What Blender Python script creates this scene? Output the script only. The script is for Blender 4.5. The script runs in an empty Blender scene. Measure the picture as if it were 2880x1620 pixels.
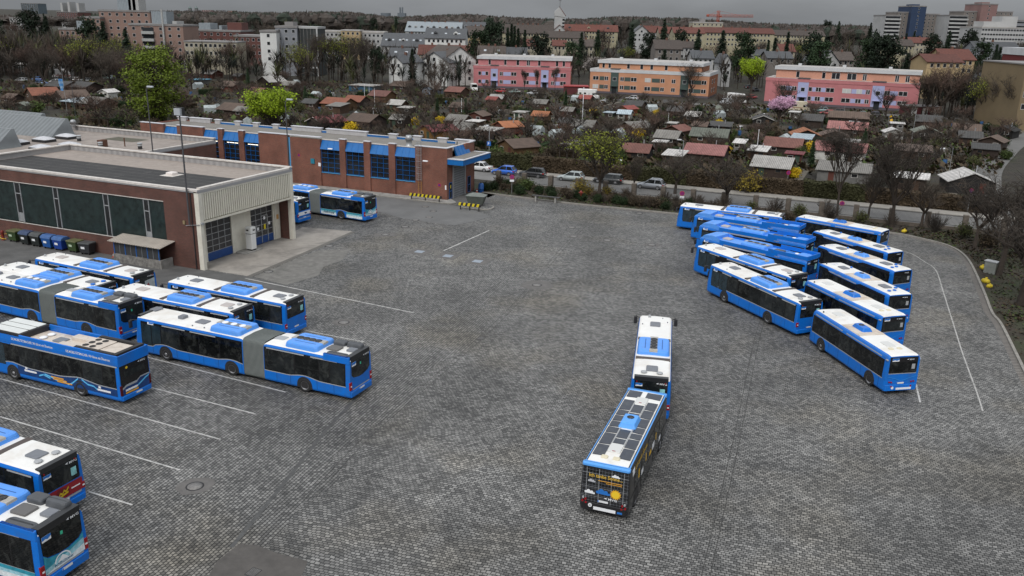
import bpy, bmesh, math, random
from math import sin, cos, pi, radians, sqrt, atan2
from mathutils import Vector, Matrix, noise
random.seed(11)
R = random.Random(5)
SC = bpy.context.scene
COL = SC.collection
# ---------------------------------------------------------------- camera model (solved from known vehicle sizes)
FPX, PITCH, ROLL, CH = 2403.69, 0.303909, 0.0229762, 23.3834
_cp, _sp, _cr, _sr = cos(PITCH), sin(PITCH), cos(ROLL), sin(ROLL)
_r0, _d0, FW = Vector((1, 0, 0)), Vector((0, -_sp, -_cp)), Vector((0, _cp, -_sp))
RT = _cr * _r0 - _sr * _d0
DN = _sr * _r0 + _cr * _d0
def terrain(x, y):
    d = sqrt(x * x + y * y)
    if d < 330: return 0.0
    if d < 800: t = (d - 330) / 470; return 7.5 * t * t * (3 - 2 * t)
    return 7.5 + 6.0 * min(1, (d - 800) / 2200)
def G(px, py, z=0.0):
    "point at height z seen at photo pixel px,py (2880 x 1620)"
    v = FW + RT * ((px - 1440) / FPX) + DN * ((py - 810) / FPX)
    t = (z - CH) / v.z
    return Vector((v.x * t, v.y * t, z))
def AT(px, py, d):
    "ground-plan point in the column px at forward distance d, and height at row py"
    v = FW + RT * ((px - 1440) / FPX) + DN * ((py - 810) / FPX)
    t = d / v.y
    return Vector((v.x * t, v.y * t, CH + v.z * t))
def PXL(p):
    q = Vector(p) - Vector((0, 0, CH)); w = q.dot(FW)
    return 1440 + FPX * q.dot(RT) / w, 810 + FPX * q.dot(DN) / w
# depot frame: x runs right along the hall, y away from the camera
DA = radians(-23); DO = Vector((-29.4, 77.95, 0))
def D(x, y, z=0.0):
    c, s = cos(DA), sin(DA)
    return Vector((DO.x + c * x - s * y, DO.y + s * x + c * y, z))
# ---------------------------------------------------------------- materials
MATS = {}
def newmat(name):
    m = bpy.data.materials.new(name); m.use_nodes = True
    b = m.node_tree.nodes['Principled BSDF']
    return m, m.node_tree, b
def N(nt, t, **kw):
    n = nt.nodes.new(t)
    for k, v in kw.items(): setattr(n, k, v)
    return n
def mat(name, col, rough=.6, metal=0.0, var=0.0, vscale=2.0, spec=None, bump=0.0, bscale=30, coat=0, objvar=0.0, dirt=None):
    "painted / plain surface: base colour with uneven wear, optional bump, optional dirt streak colour (col, scale, amount)"
    if name in MATS: return MATS[name]
    m, nt, b = newmat(name); L = nt.links.new
    b.inputs['Roughness'].default_value = rough; b.inputs['Metallic'].default_value = metal
    b.inputs['Base Color'].default_value = (*col, 1)
    if spec is not None: b.inputs['Specular IOR Level'].default_value = spec
    if coat: b.inputs['Coat Weight'].default_value = coat; b.inputs['Coat Roughness'].default_value = .1
    out = None
    tc = N(nt, 'ShaderNodeTexCoord')
    if var or objvar or dirt:
        rgb = N(nt, 'ShaderNodeRGB'); rgb.outputs[0].default_value = (*col, 1); out = rgb.outputs[0]
    if var:
        nz = N(nt, 'ShaderNodeTexNoise'); nz.inputs['Scale'].default_value = vscale; nz.inputs['Detail'].default_value = 6; nz.inputs['Roughness'].default_value = .65
        L(tc.outputs['Object'], nz.inputs['Vector'])
        mr = N(nt, 'ShaderNodeMapRange'); mr.inputs['From Min'].default_value = .3; mr.inputs['From Max'].default_value = .7
        mr.inputs['To Min'].default_value = 1 - var; mr.inputs['To Max'].default_value = 1 + var
        L(nz.outputs['Fac'], mr.inputs['Value'])
        mx = N(nt, 'ShaderNodeMix', data_type='RGBA', blend_type='MULTIPLY'); mx.inputs[0].default_value = 1
        L(out, mx.inputs[6]); L(mr.outputs[0], mx.inputs[7]); out = mx.outputs[2]
    if objvar:
        oi = N(nt, 'ShaderNodeObjectInfo'); mr = N(nt, 'ShaderNodeMapRange')
        mr.inputs['To Min'].default_value = 1 - objvar; mr.inputs['To Max'].default_value = 1 + objvar
        L(oi.outputs['Random'], mr.inputs['Value'])
        mx = N(nt, 'ShaderNodeMix', data_type='RGBA', blend_type='MULTIPLY'); mx.inputs[0].default_value = 1
        L(out, mx.inputs[6]); L(mr.outputs[0], mx.inputs[7]); out = mx.outputs[2]
    if dirt:
        dc, ds, da = dirt
        nz = N(nt, 'ShaderNodeTexNoise'); nz.inputs['Scale'].default_value = ds; nz.inputs['Detail'].default_value = 8; nz.inputs['Roughness'].default_value = .7; nz.inputs['Distortion'].default_value = .6
        oi = N(nt, 'ShaderNodeObjectInfo'); va = N(nt, 'ShaderNodeVectorMath', operation='ADD'); sc = N(nt, 'ShaderNodeVectorMath', operation='SCALE'); sc.inputs['Scale'].default_value = 90
        cb = N(nt, 'ShaderNodeCombineXYZ'); L(oi.outputs['Random'], cb.inputs[0]); L(oi.outputs['Random'], cb.inputs[1]); L(cb.outputs[0], sc.inputs[0])
        L(tc.outputs['Object'], va.inputs[0]); L(sc.outputs[0], va.inputs[1]); L(va.outputs[0], nz.inputs['Vector'])
        mr = N(nt, 'ShaderNodeMapRange'); mr.inputs['From Min'].default_value = .48; mr.inputs['From Max'].default_value = .72; mr.inputs['To Max'].default_value = da
        L(nz.outputs['Fac'], mr.inputs['Value'])
        mx = N(nt, 'ShaderNodeMix', data_type='RGBA'); L(mr.outputs[0], mx.inputs[0]); L(out, mx.inputs[6]); mx.inputs[7].default_value = (*dc, 1); out = mx.outputs[2]
    if out is not None: L(out, b.inputs['Base Color'])
    if bump:
        nz = N(nt, 'ShaderNodeTexNoise'); nz.inputs['Scale'].default_value = bscale; nz.inputs['Detail'].default_value = 4
        L(tc.outputs['Object'], nz.inputs['Vector'])
        bp = N(nt, 'ShaderNodeBump'); bp.inputs['Strength'].default_value = bump; bp.inputs['Distance'].default_value = .05
        L(nz.outputs['Fac'], bp.inputs['Height']); L(bp.outputs[0], b.inputs['Normal'])
    MATS[name] = m
    return m
def brickmat(name, c1, c2, mortar, bw=.25, bh=.083, ms=.012, rough=.85):
    "brick courses on any upright wall (u = along the wall, v = height)"
    if name in MATS: return MATS[name]
    m, nt, b = newmat(name); L = nt.links.new
    tc = N(nt, 'ShaderNodeTexCoord'); sp = N(nt, 'ShaderNodeSeparateXYZ'); L(tc.outputs['Object'], sp.inputs[0])
    ad = N(nt, 'ShaderNodeMath', operation='ADD'); L(sp.outputs[0], ad.inputs[0]); L(sp.outputs[1], ad.inputs[1])
    cb = N(nt, 'ShaderNodeCombineXYZ'); L(ad.outputs[0], cb.inputs[0]); L(sp.outputs[2], cb.inputs[1])
    br = N(nt, 'ShaderNodeTexBrick'); br.inputs['Scale'].default_value = 1; br.inputs['Brick Width'].default_value = bw; br.inputs['Row Height'].default_value = bh
    br.inputs['Mortar Size'].default_value = ms; br.inputs['Color1'].default_value = (*c1, 1); br.inputs['Color2'].default_value = (*c2, 1); br.inputs['Mortar'].default_value = (*mortar, 1)
    L(cb.outputs[0], br.inputs['Vector'])
    nz = N(nt, 'ShaderNodeTexNoise'); nz.inputs['Scale'].default_value = .5; nz.inputs['Detail'].default_value = 7; L(tc.outputs['Object'], nz.inputs['Vector'])
    mr = N(nt, 'ShaderNodeMapRange'); mr.inputs['From Min'].default_value = .3; mr.inputs['From Max'].default_value = .7; mr.inputs['To Min'].default_value = .72; mr.inputs['To Max'].default_value = 1.2; L(nz.outputs['Fac'], mr.inputs['Value'])
    mx = N(nt, 'ShaderNodeMix', data_type='RGBA', blend_type='MULTIPLY'); mx.inputs[0].default_value = 1; L(br.outputs['Color'], mx.inputs[6]); L(mr.outputs[0], mx.inputs[7])
    L(mx.outputs[2], b.inputs['Base Color']); b.inputs['Roughness'].default_value = rough
    bp = N(nt, 'ShaderNodeBump'); bp.inputs['Strength'].default_value = .4; bp.inputs['Distance'].default_value = .02; bp.invert = True
    L(br.outputs['Fac'], bp.inputs['Height']); L(bp.outputs[0], b.inputs['Normal'])
    MATS[name] = m
    return m
def stripemat(name, c1, c2, axis=0, period=.2, rough=.7, duty=.5, var=.15, metal=0.0, objvar=0.0):
    "ribbed / corrugated / tiled surface running along one local axis"
    if name in MATS: return MATS[name]
    m, nt, b = newmat(name); L = nt.links.new
    tc = N(nt, 'ShaderNodeTexCoord'); sp = N(nt, 'ShaderNodeSeparateXYZ'); L(tc.outputs['Object'], sp.inputs[0])
    mu = N(nt, 'ShaderNodeMath', operation='MULTIPLY'); mu.inputs[1].default_value = 2 * pi / period; L(sp.outputs[axis], mu.inputs[0])
    sn = N(nt, 'ShaderNodeMath', operation='SINE'); L(mu.outputs[0], sn.inputs[0])
    mr = N(nt, 'ShaderNodeMapRange'); mr.inputs['From Min'].default_value = -1; L(sn.outputs[0], mr.inputs['Value'])
    mx = N(nt, 'ShaderNodeMix', data_type='RGBA'); L(mr.outputs[0], mx.inputs[0]); mx.inputs[6].default_value = (*c2, 1); mx.inputs[7].default_value = (*c1, 1)
    nz = N(nt, 'ShaderNodeTexNoise'); nz.inputs['Scale'].default_value = 1.1; nz.inputs['Detail'].default_value = 8; nz.inputs['Roughness'].default_value = .7; L(tc.outputs['Object'], nz.inputs['Vector'])
    m2 = N(nt, 'ShaderNodeMapRange'); m2.inputs['From Min'].default_value = .3; m2.inputs['From Max'].default_value = .7; m2.inputs['To Min'].default_value = 1 - var; m2.inputs['To Max'].default_value = 1 + var; L(nz.outputs['Fac'], m2.inputs['Value'])
    x2 = N(nt, 'ShaderNodeMix', data_type='RGBA', blend_type='MULTIPLY'); x2.inputs[0].default_value = 1; L(mx.outputs[2], x2.inputs[6]); L(m2.outputs[0], x2.inputs[7])
    out = x2.outputs[2]
    if objvar:
        oi = N(nt, 'ShaderNodeObjectInfo'); mr2 = N(nt, 'ShaderNodeMapRange'); mr2.inputs['To Min'].default_value = 1 - objvar; mr2.inputs['To Max'].default_value = 1 + objvar
        L(oi.outputs['Random'], mr2.inputs['Value']); x3 = N(nt, 'ShaderNodeMix', data_type='RGBA', blend_type='MULTIPLY'); x3.inputs[0].default_value = 1
        L(out, x3.inputs[6]); L(mr2.outputs[0], x3.inputs[7]); out = x3.outputs[2]
    L(out, b.inputs['Base Color']); b.inputs['Roughness'].default_value = rough; b.inputs['Metallic'].default_value = metal
    bp = N(nt, 'ShaderNodeBump'); bp.inputs['Strength'].default_value = .6; bp.inputs['Distance'].default_value = .04
    L(mr.outputs[0], bp.inputs['Height']); L(bp.outputs[0], b.inputs['Normal'])
    MATS[name] = m
    return m
def emitmat(name, col, st):
    if name in MATS: return MATS[name]
    m, nt, b = newmat(name); b.inputs['Base Color'].default_value = (*col, 1)
    b.inputs['Emission Color'].default_value = (*col, 1); b.inputs['Emission Strength'].default_value = st
    MATS[name] = m; return m
# ---------------------------------------------------------------- objects
KIDS = {}
def link(o, parent=None):
    COL.objects.link(o)
    if parent is not None:
        o.parent = parent; KIDS.setdefault(parent.name, []).append(o)
    return o
def tag(o, label=None, cat=None, group=None, kind=None):
    if label: o['label'] = label
    if cat: o['category'] = cat
    if group: o['group'] = group
    if kind: o['kind'] = kind
    return o
def thing(name, label, cat, loc=(0, 0, 0), rz=0.0, group=None, scale=None):
    o = bpy.data.objects.new(name, None); o.empty_display_size = .3
    o.location = loc; o.rotation_euler = (0, 0, rz)
    if scale: o.scale = scale if hasattr(scale, '__len__') else (scale,) * 3
    link(o); return tag(o, label, cat, group)
def dup(root, loc, rz=0.0, label=None, group=None, scale=None, rot=None):
    def cp(o, par):
        c = o.copy(); link(c, par)
        for k in KIDS.get(o.name, []): cp(k, c)
        return c
    c = cp(root, None); c.location = loc
    c.rotation_euler = rot if rot else (0, 0, rz)
    if scale: c.scale = scale if hasattr(scale, '__len__') else (scale,) * 3
    if label: c['label'] = label
    if group: c['group'] = group
    return c
class MB:
    def __init__(s): s.v, s.f, s.m, s.sm = [], [], [], []
    def add(s, vs, fs, m=0, smooth=False):
        n = len(s.v); s.v += [tuple(p) for p in vs]
        for f in fs: s.f.append([n + i for i in f]); s.m.append(m); s.sm.append(smooth)
        return s
    def quad(s, a, b, c, d, m=0): return s.add([a, b, c, d], [(0, 1, 2, 3)], m)
    def box(s, x0, x1, y0, y1, z0, z1, m=0):
        vs = [(x, y, z) for z in (z0, z1) for (x, y) in ((x0, y0), (x1, y0), (x1, y1), (x0, y1))]
        return s.add(vs, [(3, 2, 1, 0), (4, 5, 6, 7), (0, 1, 5, 4), (1, 2, 6, 5), (2, 3, 7, 6), (3, 0, 4, 7)], m)
    def rings(s, rings, m=0, cap0=True, cap1=True, smooth=False, closed=True):
        n = len(rings[0]); vs = [p for r in rings for p in r]; fs = []
        for i in range(len(rings) - 1):
            for j in range(n if closed else n - 1):
                a = i * n + j; b = i * n + (j + 1) % n
                fs.append((a, b, b + n, a + n))
        s.add(vs, fs, m, smooth)
        if cap0: s.add(rings[0], [tuple(reversed(range(n)))], m)
        if cap1: s.add(rings[-1], [tuple(range(n))], m)
        return s
    def prism(s, poly, z0, z1, m=0):
        return s.rings([[(x, y, z0) for x, y in poly], [(x, y, z1) for x, y in poly]], m)
    def cyl(s, p0, p1, r0, r1=None, n=10, m=0, cap=True, smooth=True):
        r1 = r0 if r1 is None else r1
        p0, p1 = Vector(p0), Vector(p1); d = (p1 - p0).normalized()
        u = d.orthogonal().normalized(); w = d.cross(u)
        rs = [[p + (u * cos(2 * pi * k / n) + w * sin(2 * pi * k / n)) * r for k in range(n)] for p, r in ((p0, r0), (p1, r1))]
        return s.rings(rs, m, cap, cap, smooth)
    def lathe(s, c, prof, n=12, m=0, smooth=True):
        rs = [[(c[0] + r * cos(2 * pi * k / n), c[1] + r * sin(2 * pi * k / n), c[2] + z) for k in range(n)] for r, z in prof]
        return s.rings(rs, m, True, True, smooth)
    def rbox(s, x0, x1, y0, y1, z0, z1, r=.06, e=.03, m=0, taper=0.0):
        "box with rounded plan corners and eased top edge"
        def ring(ins, z):
            X0, X1, Y0, Y1 = x0 + ins, x1 - ins, y0 + ins, y1 - ins; rr = max(.001, r)
            out = []
            for cx, cy, a0 in ((X1 - rr, Y1 - rr, 0), (X0 + rr, Y1 - rr, 90), (X0 + rr, Y0 + rr, 180), (X1 - rr, Y0 + rr, 270)):
                for k in range(4):
                    a = radians(a0 + 30 * k); out.append((cx + rr * cos(a), cy + rr * sin(a), z))
            return out
        return s.rings([ring(0, z0), ring(taper, z1 - e), ring(taper + e * .3, z1 - e * .3), ring(taper + e, z1)], m)
    def tri(s, a, b, c, m=0): return s.add([a, b, c], [(0, 1, 2)], m)
    def mesh(s, name, mats):
        me = bpy.data.meshes.new(name); me.from_pydata(s.v, [], s.f)
        for m in (mats if isinstance(mats, (list, tuple)) else [mats]): me.materials.append(m)
        if any(s.m): me.polygons.foreach_set('material_index', s.m)
        if any(s.sm): me.polygons.foreach_set('use_smooth', s.sm)
        me.update(); return me
    def build(s, name, mats, parent=None, loc=None, rz=None):
        o = bpy.data.objects.new(name, s.mesh(name, mats)); link(o, parent)
        if loc is not None: o.location = loc
        if rz is not None: o.rotation_euler = (0, 0, rz)
        return o
def sheet(name, pts, z, m, kind='structure'):
    "flat ground sheet from a polygon outline"
    me = bpy.data.meshes.new(name); bm = bmesh.new()
    bm.faces.new([bm.verts.new((p[0], p[1], z)) for p in pts]); bmesh.ops.triangulate(bm, faces=bm.faces[:])
    bmesh.ops.recalc_face_normals(bm, faces=bm.faces[:])
    if bm.faces and sum(f.normal.z for f in bm.faces) < 0: bmesh.ops.reverse_faces(bm, faces=bm.faces[:])
    bm.to_mesh(me); bm.free(); me.materials.append(m)
    o = bpy.data.objects.new(name, me); link(o); o['kind'] = kind
    return o
def ribbon(pts, w, z, mb, m=0):
    "flat strip of width w along a polyline"
    P = [Vector((p[0], p[1], 0)) for p in pts]; L, Rr = [], []
    for i, p in enumerate(P):
        t = (P[min(i + 1, len(P) - 1)] - P[max(i - 1, 0)]).normalized(); n = Vector((-t.y, t.x, 0)) * w / 2
        L.append((p.x + n.x, p.y + n.y, z)); Rr.append((p.x - n.x, p.y - n.y, z))
    for i in range(len(P) - 1): mb.quad(Rr[i], Rr[i + 1], L[i + 1], L[i], m)
    return mb
def smooth_line(pts, n=6):
    "Catmull-Rom through the points"
    P = [Vector((p[0], p[1], 0)) for p in pts]; out = []
    for i in range(len(P) - 1):
        a, b, c, d = P[max(i - 1, 0)], P[i], P[i + 1], P[min(i + 2, len(P) - 1)]
        for k in range(n):
            t = k / n
            out.append(.5 * ((2 * b) + (c - a) * t + (2 * a - 5 * b + 4 * c - d) * t * t + (3 * b - a - 3 * c + d) * t ** 3))
    out.append(P[-1]); return out
_TX = {}
def text(s, size, m, parent, name, origin, ux, uz, depth=.004, align='LEFT', sx=1.0):
    "raised lettering: ux = reading direction, uz = up direction"
    key = (s, align)
    if key not in _TX:
        cu = bpy.data.curves.new('lettering', 'FONT'); cu.body = s; cu.align_x = align; cu.resolution_u = 2; cu.offset = .012
        o = bpy.data.objects.new('lettering', cu); COL.objects.link(o); bpy.context.view_layer.update()
        dg = bpy.context.evaluated_depsgraph_get(); me = bpy.data.meshes.new_from_object(o.evaluated_get(dg)); bpy.data.objects.remove(o)
        _TX[key] = [tuple(v.co) for v in me.vertices], [tuple(p.vertices) for p in me.polygons]
    vs, fs = _TX[key]; mb = MB(); o_, a, b = Vector(origin), Vector(ux) * size * sx, Vector(uz) * size
    mb.add([o_ + a * x + b * y for x, y, z in vs], fs)
    return mb.build(name, m, parent)
# ---------------------------------------------------------------- vehicle materials
BLUE = mat('bus_blue_paint', (.005, .155, .60), .34, var=.07, vscale=.8, coat=.12, spec=.35, dirt=((.045, .10, .24), .8, .5))
BLUE2 = mat('roof_blue_skylit', (.085, .31, .84), .42, var=.08, vscale=1.5, dirt=((.2, .3, .45), 1.2, .35))  # paler copy of the bus blue: skylight on upward faces put into the colour
WHITE = mat('roof_white_paint', (.80, .79, .76), .5, var=.05, vscale=.6, dirt=((.55, .47, .38), .55, .55))
ROOFDIRT = mat('roof_stained_cream', (.62, .55, .47), .65, var=.16, vscale=1.4, dirt=((.34, .24, .17), 1.0, .7))
BLACK = mat('gloss_black', (.012, .012, .013), .22, spec=.5)
GLASS = mat('bus_glass', (.010, .012, .013), .05, spec=.35, var=.6, vscale=.9, objvar=.8, dirt=((.060, .064, .060), 1.5, .8))  # paler patches painted into the colour, imitating the interior seen through the glass
GLASSB = mat('bus_glass_cab', (.02, .035, .045), .06, spec=.6, var=.5, vscale=1.5)
MATTE = mat('matt_black', (.022, .021, .022), .65, var=.2)
DGREY = mat('housing_dark_grey', (.075, .08, .088), .55, var=.15, vscale=2)
MGREY = mat('hatch_grey', (.17, .18, .2), .5, var=.12)
LGREY = mat('trim_light_grey', (.36, .37, .38), .45)
SILV = mat('silver_stripe', (.42, .44, .47), .35, metal=.3)
BROWNSTR = mat('roof_brown_band', (.085, .068, .06), .7, var=.15)
TYRE = mat('tyre_rubber', (.018, .018, .018), .85, var=.2)
RIM = mat('rim_steel', (.30, .30, .31), .45, metal=.5, var=.2, vscale=5)
HUB = mat('hub_dark', (.09, .09, .09), .6)
REDL = mat('tail_light_red', (.28, .008, .012), .2)
WHT = mat('white_print', (.82, .83, .85), .4)
PLATE = mat('number_plate', (.72, .73, .74), .4)
STKB = mat('sticker_blue', (.02, .16, .52), .4)
BELL = stripemat('bellows_rubber', (.25, .27, .26), (.075, .085, .08), 0, .098, .75)
ALU = mat('aluminium', (.52, .50, .46), .4, metal=.4, var=.15)
YEL = mat('yellow_print', (.78, .46, .02), .45)
TEAL = mat('poster_teal', (.25, .55, .55), .4, var=.6, vscale=4)
SOLAR = mat('solar_cell', (.028, .034, .05), .28, spec=.5, var=.2, vscale=3, dirt=((.09, .1, .1), 1.5, .5))
ROOFCAP = mat('rear_cap_black', (.02, .021, .023), .4)

W2 = 1.25
def body_prof(Z):
    return [(1.20, .28), (1.25, .40), (1.25, 1.05), (1.24, 1.6), (1.21, 2.45), (1.185, Z - .24), (1.13, Z - .11), (1.02, Z - .035), (.5, Z - .008)]
def yside(z, Z=2.88):
    P = body_prof(Z)
    for (y0, z0), (y1, z1) in zip(P, P[1:]):
        if z0 <= z <= z1: return y0 + (y1 - y0) * (z - z0) / (z1 - z0)
    return P[0][0] if z < P[0][1] else P[-1][0]
def bus_shell(parent, L, Z, x0=0.0, rw=1.14, body=BLUE, roof=WHITE, rake=.28, roundr=.06, roundf=.1, bodyname='body', roofname='roof', ends=True):
    P = body_prof(Z); ring0 = P + [(0, Z)] + [(-y, z) for y, z in reversed(P)]
    secs = [(x0, 1 - roundr * .6, .07), (x0 + .08, 1 - roundr * .2, .03), (x0 + .3, 1, 0), (L - .6, 1, 0), (L - .16, 1 - roundf * .25, .03), (L, 1 - roundf * .8, .12)] if ends else [(x0, 1, 0), (L, 1, 0)]
    rs = []
    for i, (x, sy, dz) in enumerate(secs):
        r = []
        for y, z in ring0:
            zz = z - dz * max(0, (z - 2.2) / (Z - 2.2)) if z > 2.2 else z
            k = 1.0 if i >= len(secs) - 2 else 0
            r.append((x - (rake * max(0, (z - 1.1) / 1.8) ** 1.2 if (i == len(secs) - 1 and ends) else (rake * .4 * max(0, (z - 1.1) / 1.8) if k and ends else 0)), y * sy, zz))
        rs.append(r)
    n = len(ring0); rp = {i for i in range(n) if abs(ring0[i][0]) <= rw and ring0[i][1] > 2.6}
    b, t = MB(), MB()
    for i in range(len(rs) - 1):
        for j in range(n):
            q = [rs[i][j], rs[i][(j + 1) % n], rs[i + 1][(j + 1) % n], rs[i + 1][j]]
            (t if (j in rp and (j + 1) % n in rp) else b).add(q, [(0, 1, 2, 3)], 0, not (j in rp))
    b.add(rs[0], [tuple(range(n - 1, -1, -1))]); b.add(rs[-1], [tuple(range(n))])
    ob = b.build(bodyname, body, parent); ot = t.build(roofname, roof, parent)
    return ob, ot
def strip(cols, side=1, off=.006, Z=2.88, m=0, mb=None):
    "panel laid on a bus flank; cols = (x, zlo, zhi)"
    mb = mb or MB()
    brk = [z for z in (1.05, 1.6, 2.45, Z - .24) if max(c[1] for c in cols) + .02 < z < min(c[2] for c in cols) - .02]
    rows = []
    for x, a, h in cols: rows.append([(x, side * (yside(z, Z) + off), z) for z in [a] + brk + [h]])
    for A, B in zip(rows, rows[1:]):
        for k in range(len(A) - 1):
            q = (A[k], A[k + 1], B[k + 1], B[k])
            mb.quad(*(q if side < 0 else q[::-1]), m)
    return mb
def wheel(parent, x, side, r=.48, w=.3, rear=False):
    y = side * 1.262; a = MB()
    n = 14; pts = [(x + .60 * cos(pi * k / n), side * 1.256, max(.29, .50 + .60 * sin(pi * k / n) - .02)) for k in range(n + 1)]
    pts = [(x + .60, side * 1.253, .285)] + pts + [(x - .60, side * 1.253, .285)]
    a.add(pts, [tuple(range(len(pts)))] if side < 0 else [tuple(reversed(range(len(pts))))]); a.build('wheel_arch', MATTE, parent)
    t = MB(); rs = []
    for rr, yy in ((.30, y - side * .02), (.34, y + side * .012), (r - .05, y + side * .012), (r, y - side * .03), (r, y - side * w)):
        rs.append([(x + rr * cos(2 * pi * k / 20), yy, r + rr * sin(2 * pi * k / 20)) for k in range(20)])
    t.rings(rs, 0, False, True, True); to = t.build('wheel', TYRE, parent)
    rm = MB(); d = -.09 if rear else -.02; rs = []
    for rr, yy in ((.30, -.005), (.255, -.01), (.21, d - .03), (.12, d - .03), (.11, .03 + d), (.001, .035 + d)):
        rs.append([(x + rr * cos(2 * pi * k / 16), y + side * yy, r + rr * sin(2 * pi * k / 16)) for k in range(16)])
    rm.rings(rs, 0, False, False, True); rm.build('rim', RIM, to)
def end_panel(y0, y1, z0, z1, x=-.008, mb=None, chf=0.0):
    mb = mb or MB()
    if chf: pts = [(x, y0, z0 + chf), (x, y0 + chf, z0), (x, y1 - chf, z0), (x, y1, z0 + chf), (x, y1, z1), (x, y0, z1)]
    else: pts = [(x, y0, z0), (x, y1, z0), (x, y1, z1), (x, y0, z1)]
    return mb.add(pts, [tuple(reversed(range(len(pts))))])
def dome(parent, x, y, z, r=.2, m=None, name='roof_vent', h=.11):
    MB().lathe((x, y, z), [(r * .7, 0), (r * .8, h * .35), (r, h * .45), (r * .93, h * .75), (r * .6, h)], 14).build(name, m or LGREY, parent)
def hatch(parent, x0, x1, y0, y1, z, m=MGREY, h=.07, clear=True):
    o = MB().rbox(x0, x1, y0, y1, z - .02, z + h, .09, .03).build('roof_hatch', m, parent)
    return o
def aircon(parent, x0, x1, z, nf=4, fan_white=False, m=BLUE2, fx=None, hw=1.06, h=.29):
    "roof air-conditioning unit: two rounded blue covers with a fan trough between"
    o = MB().rbox(x0, x1, -hw, hw, z - .06, z + h, .22, .13, taper=.05).build('air_conditioner', m, parent)
    cx = (x0 + x1) / 2; zt = z + h
    MB().box(x0 + .3, x1 - .35, -.24, .24, zt - .05, zt + .012).build('fan_trough', mat('trough_grey', (.16, .16, .165), .5) if not fan_white else MGREY, o)
    g = MB(); g.box(x0 + .06, x0 + .42, -.26, .26, zt - .2, zt + .016); g.box(x1 - .3, x1 - .02, -.26, .26, zt - .12, zt + .016)
    for k in range(3): g.box(x0 + .1 + .1 * k, x0 + .14 + .1 * k, -.22, .22, zt + .016, zt + .03)
    g.build('grille', ALU, o)
    s = MB()
    for y in (-.55, .55): s.box(x0 + .45, x1 - .5, y - .025, y + .025, zt - .01, zt + .006)
    s.build('slot', mat('slot_blue', (.015, .09, .33), .6), o)
    f0, f1 = x0 + .62, x1 - .55
    for k in range(nf):
        xx = f0 + (f1 - f0) * k / (nf - 1)
        f = MB(); f.lathe((xx, 0, zt + .008), [(.23, 0), (.23, .03), (.19, .035), (.18, .015), (.07, .018), (.05, .03)], 14)
        f.build('fan', WHT if fan_white else BLACK, o)
    return o
def mirrors(parent, L, Z=2.7):
    for s in (1, -1):
        m = MB(); m.cyl((L - .25, s * 1.15, Z - .1), (L + .12, s * 1.45, Z - .05), .03, n=6); m.rbox(L - .02, L + .16, s * 1.47 - .12, s * 1.47 + .12, Z - .62, Z - .1, .05)
        m.build('mirror', MATTE, parent)
def sticker(parent, y, z, x=-.016, w=.42, h=.2):
    o = MB().box(x, x + .004, y - w / 2, y + w / 2, z - h / 2, z + h / 2).build('sticker', WHT, parent)
    s = MB(); s.add([(x - .004, y + w / 2, z + h / 2), (x - .004, y + w / 2, z - h * .2), (x - .004, y + .05, z - h * .05), (x - .004, y - .06, z - h * .25), (x - .004, y - w / 2, z + h * .1), (x - .004, y - w / 2, z + h / 2)], [(0, 1, 2, 3, 4, 5)]); s.build('sticker_print', STKB, o)
def side_sticker(parent, x, z, side=1, w=.55, h=.17, Z=2.88):
    o = strip([(x, z - h / 2, z + h / 2), (x + w, z - h / 2, z + h / 2)], side, .016, Z).build('sticker', WHT, parent)
    strip([(x + .02, z - h * .1, z + h * .45), (x + w - .12, z - h * .25, z + h * .45)], side, .02, Z).build('sticker_print', STKB, o)
def mvg(parent, y, z, x=-.016, size=.17, m=WHT):
    text('MVG', size, m, parent, 'logo_lettering', (x, y, z), (0, -1, 0), (0, 0, 1), sx=1.25)
    b = MB(); b.add([(x, y + .06, z + .02), (x, y + .22, z + size * .4), (x, y + .04, z + size * .8), (x, y + .1, z + size * .4)], [(0, 1, 2, 3), ]); b.build('logo_mark', m, parent)
def tails(parent, z0=.86, z1=1.2, y=1.13, w=.1):
    for s in (1, -1):
        o = MB().rbox(-.03, .16, s * y - w, s * y + w, z0, z1, .03, .02).build('tail_light', REDL, parent)
        MB().box(-.036, -.03, s * y - .06, s * y + .06, (z0 + z1) / 2 - .05, (z0 + z1) / 2 + .03).build('reflector', WHT, o)
def plate(parent, z=.62, y=0, x=-.06):
    o = MB().box(x - .012, x, y - .26, y + .26, z - .055, z + .055).build('number_plate', PLATE, parent)
    MB().box(x - .016, x - .012, y + .21, y + .26, z - .055, z + .055).build('plate_band', STKB, o)
def windows(parent, spans, zlo, zhi, side, Z=2.88, m=GLASS, zl=None):
    for a, b in spans:
        if zl:
            n = 6; cols = [(a + (b - a) * k / n, zl(a + (b - a) * k / n) + .05, zhi) for k in range(n + 1)]
        else: cols = [(a, zlo, zhi), (b, zlo, zhi)]
        strip(cols, side, .013, Z).build('window', m, parent)
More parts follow.
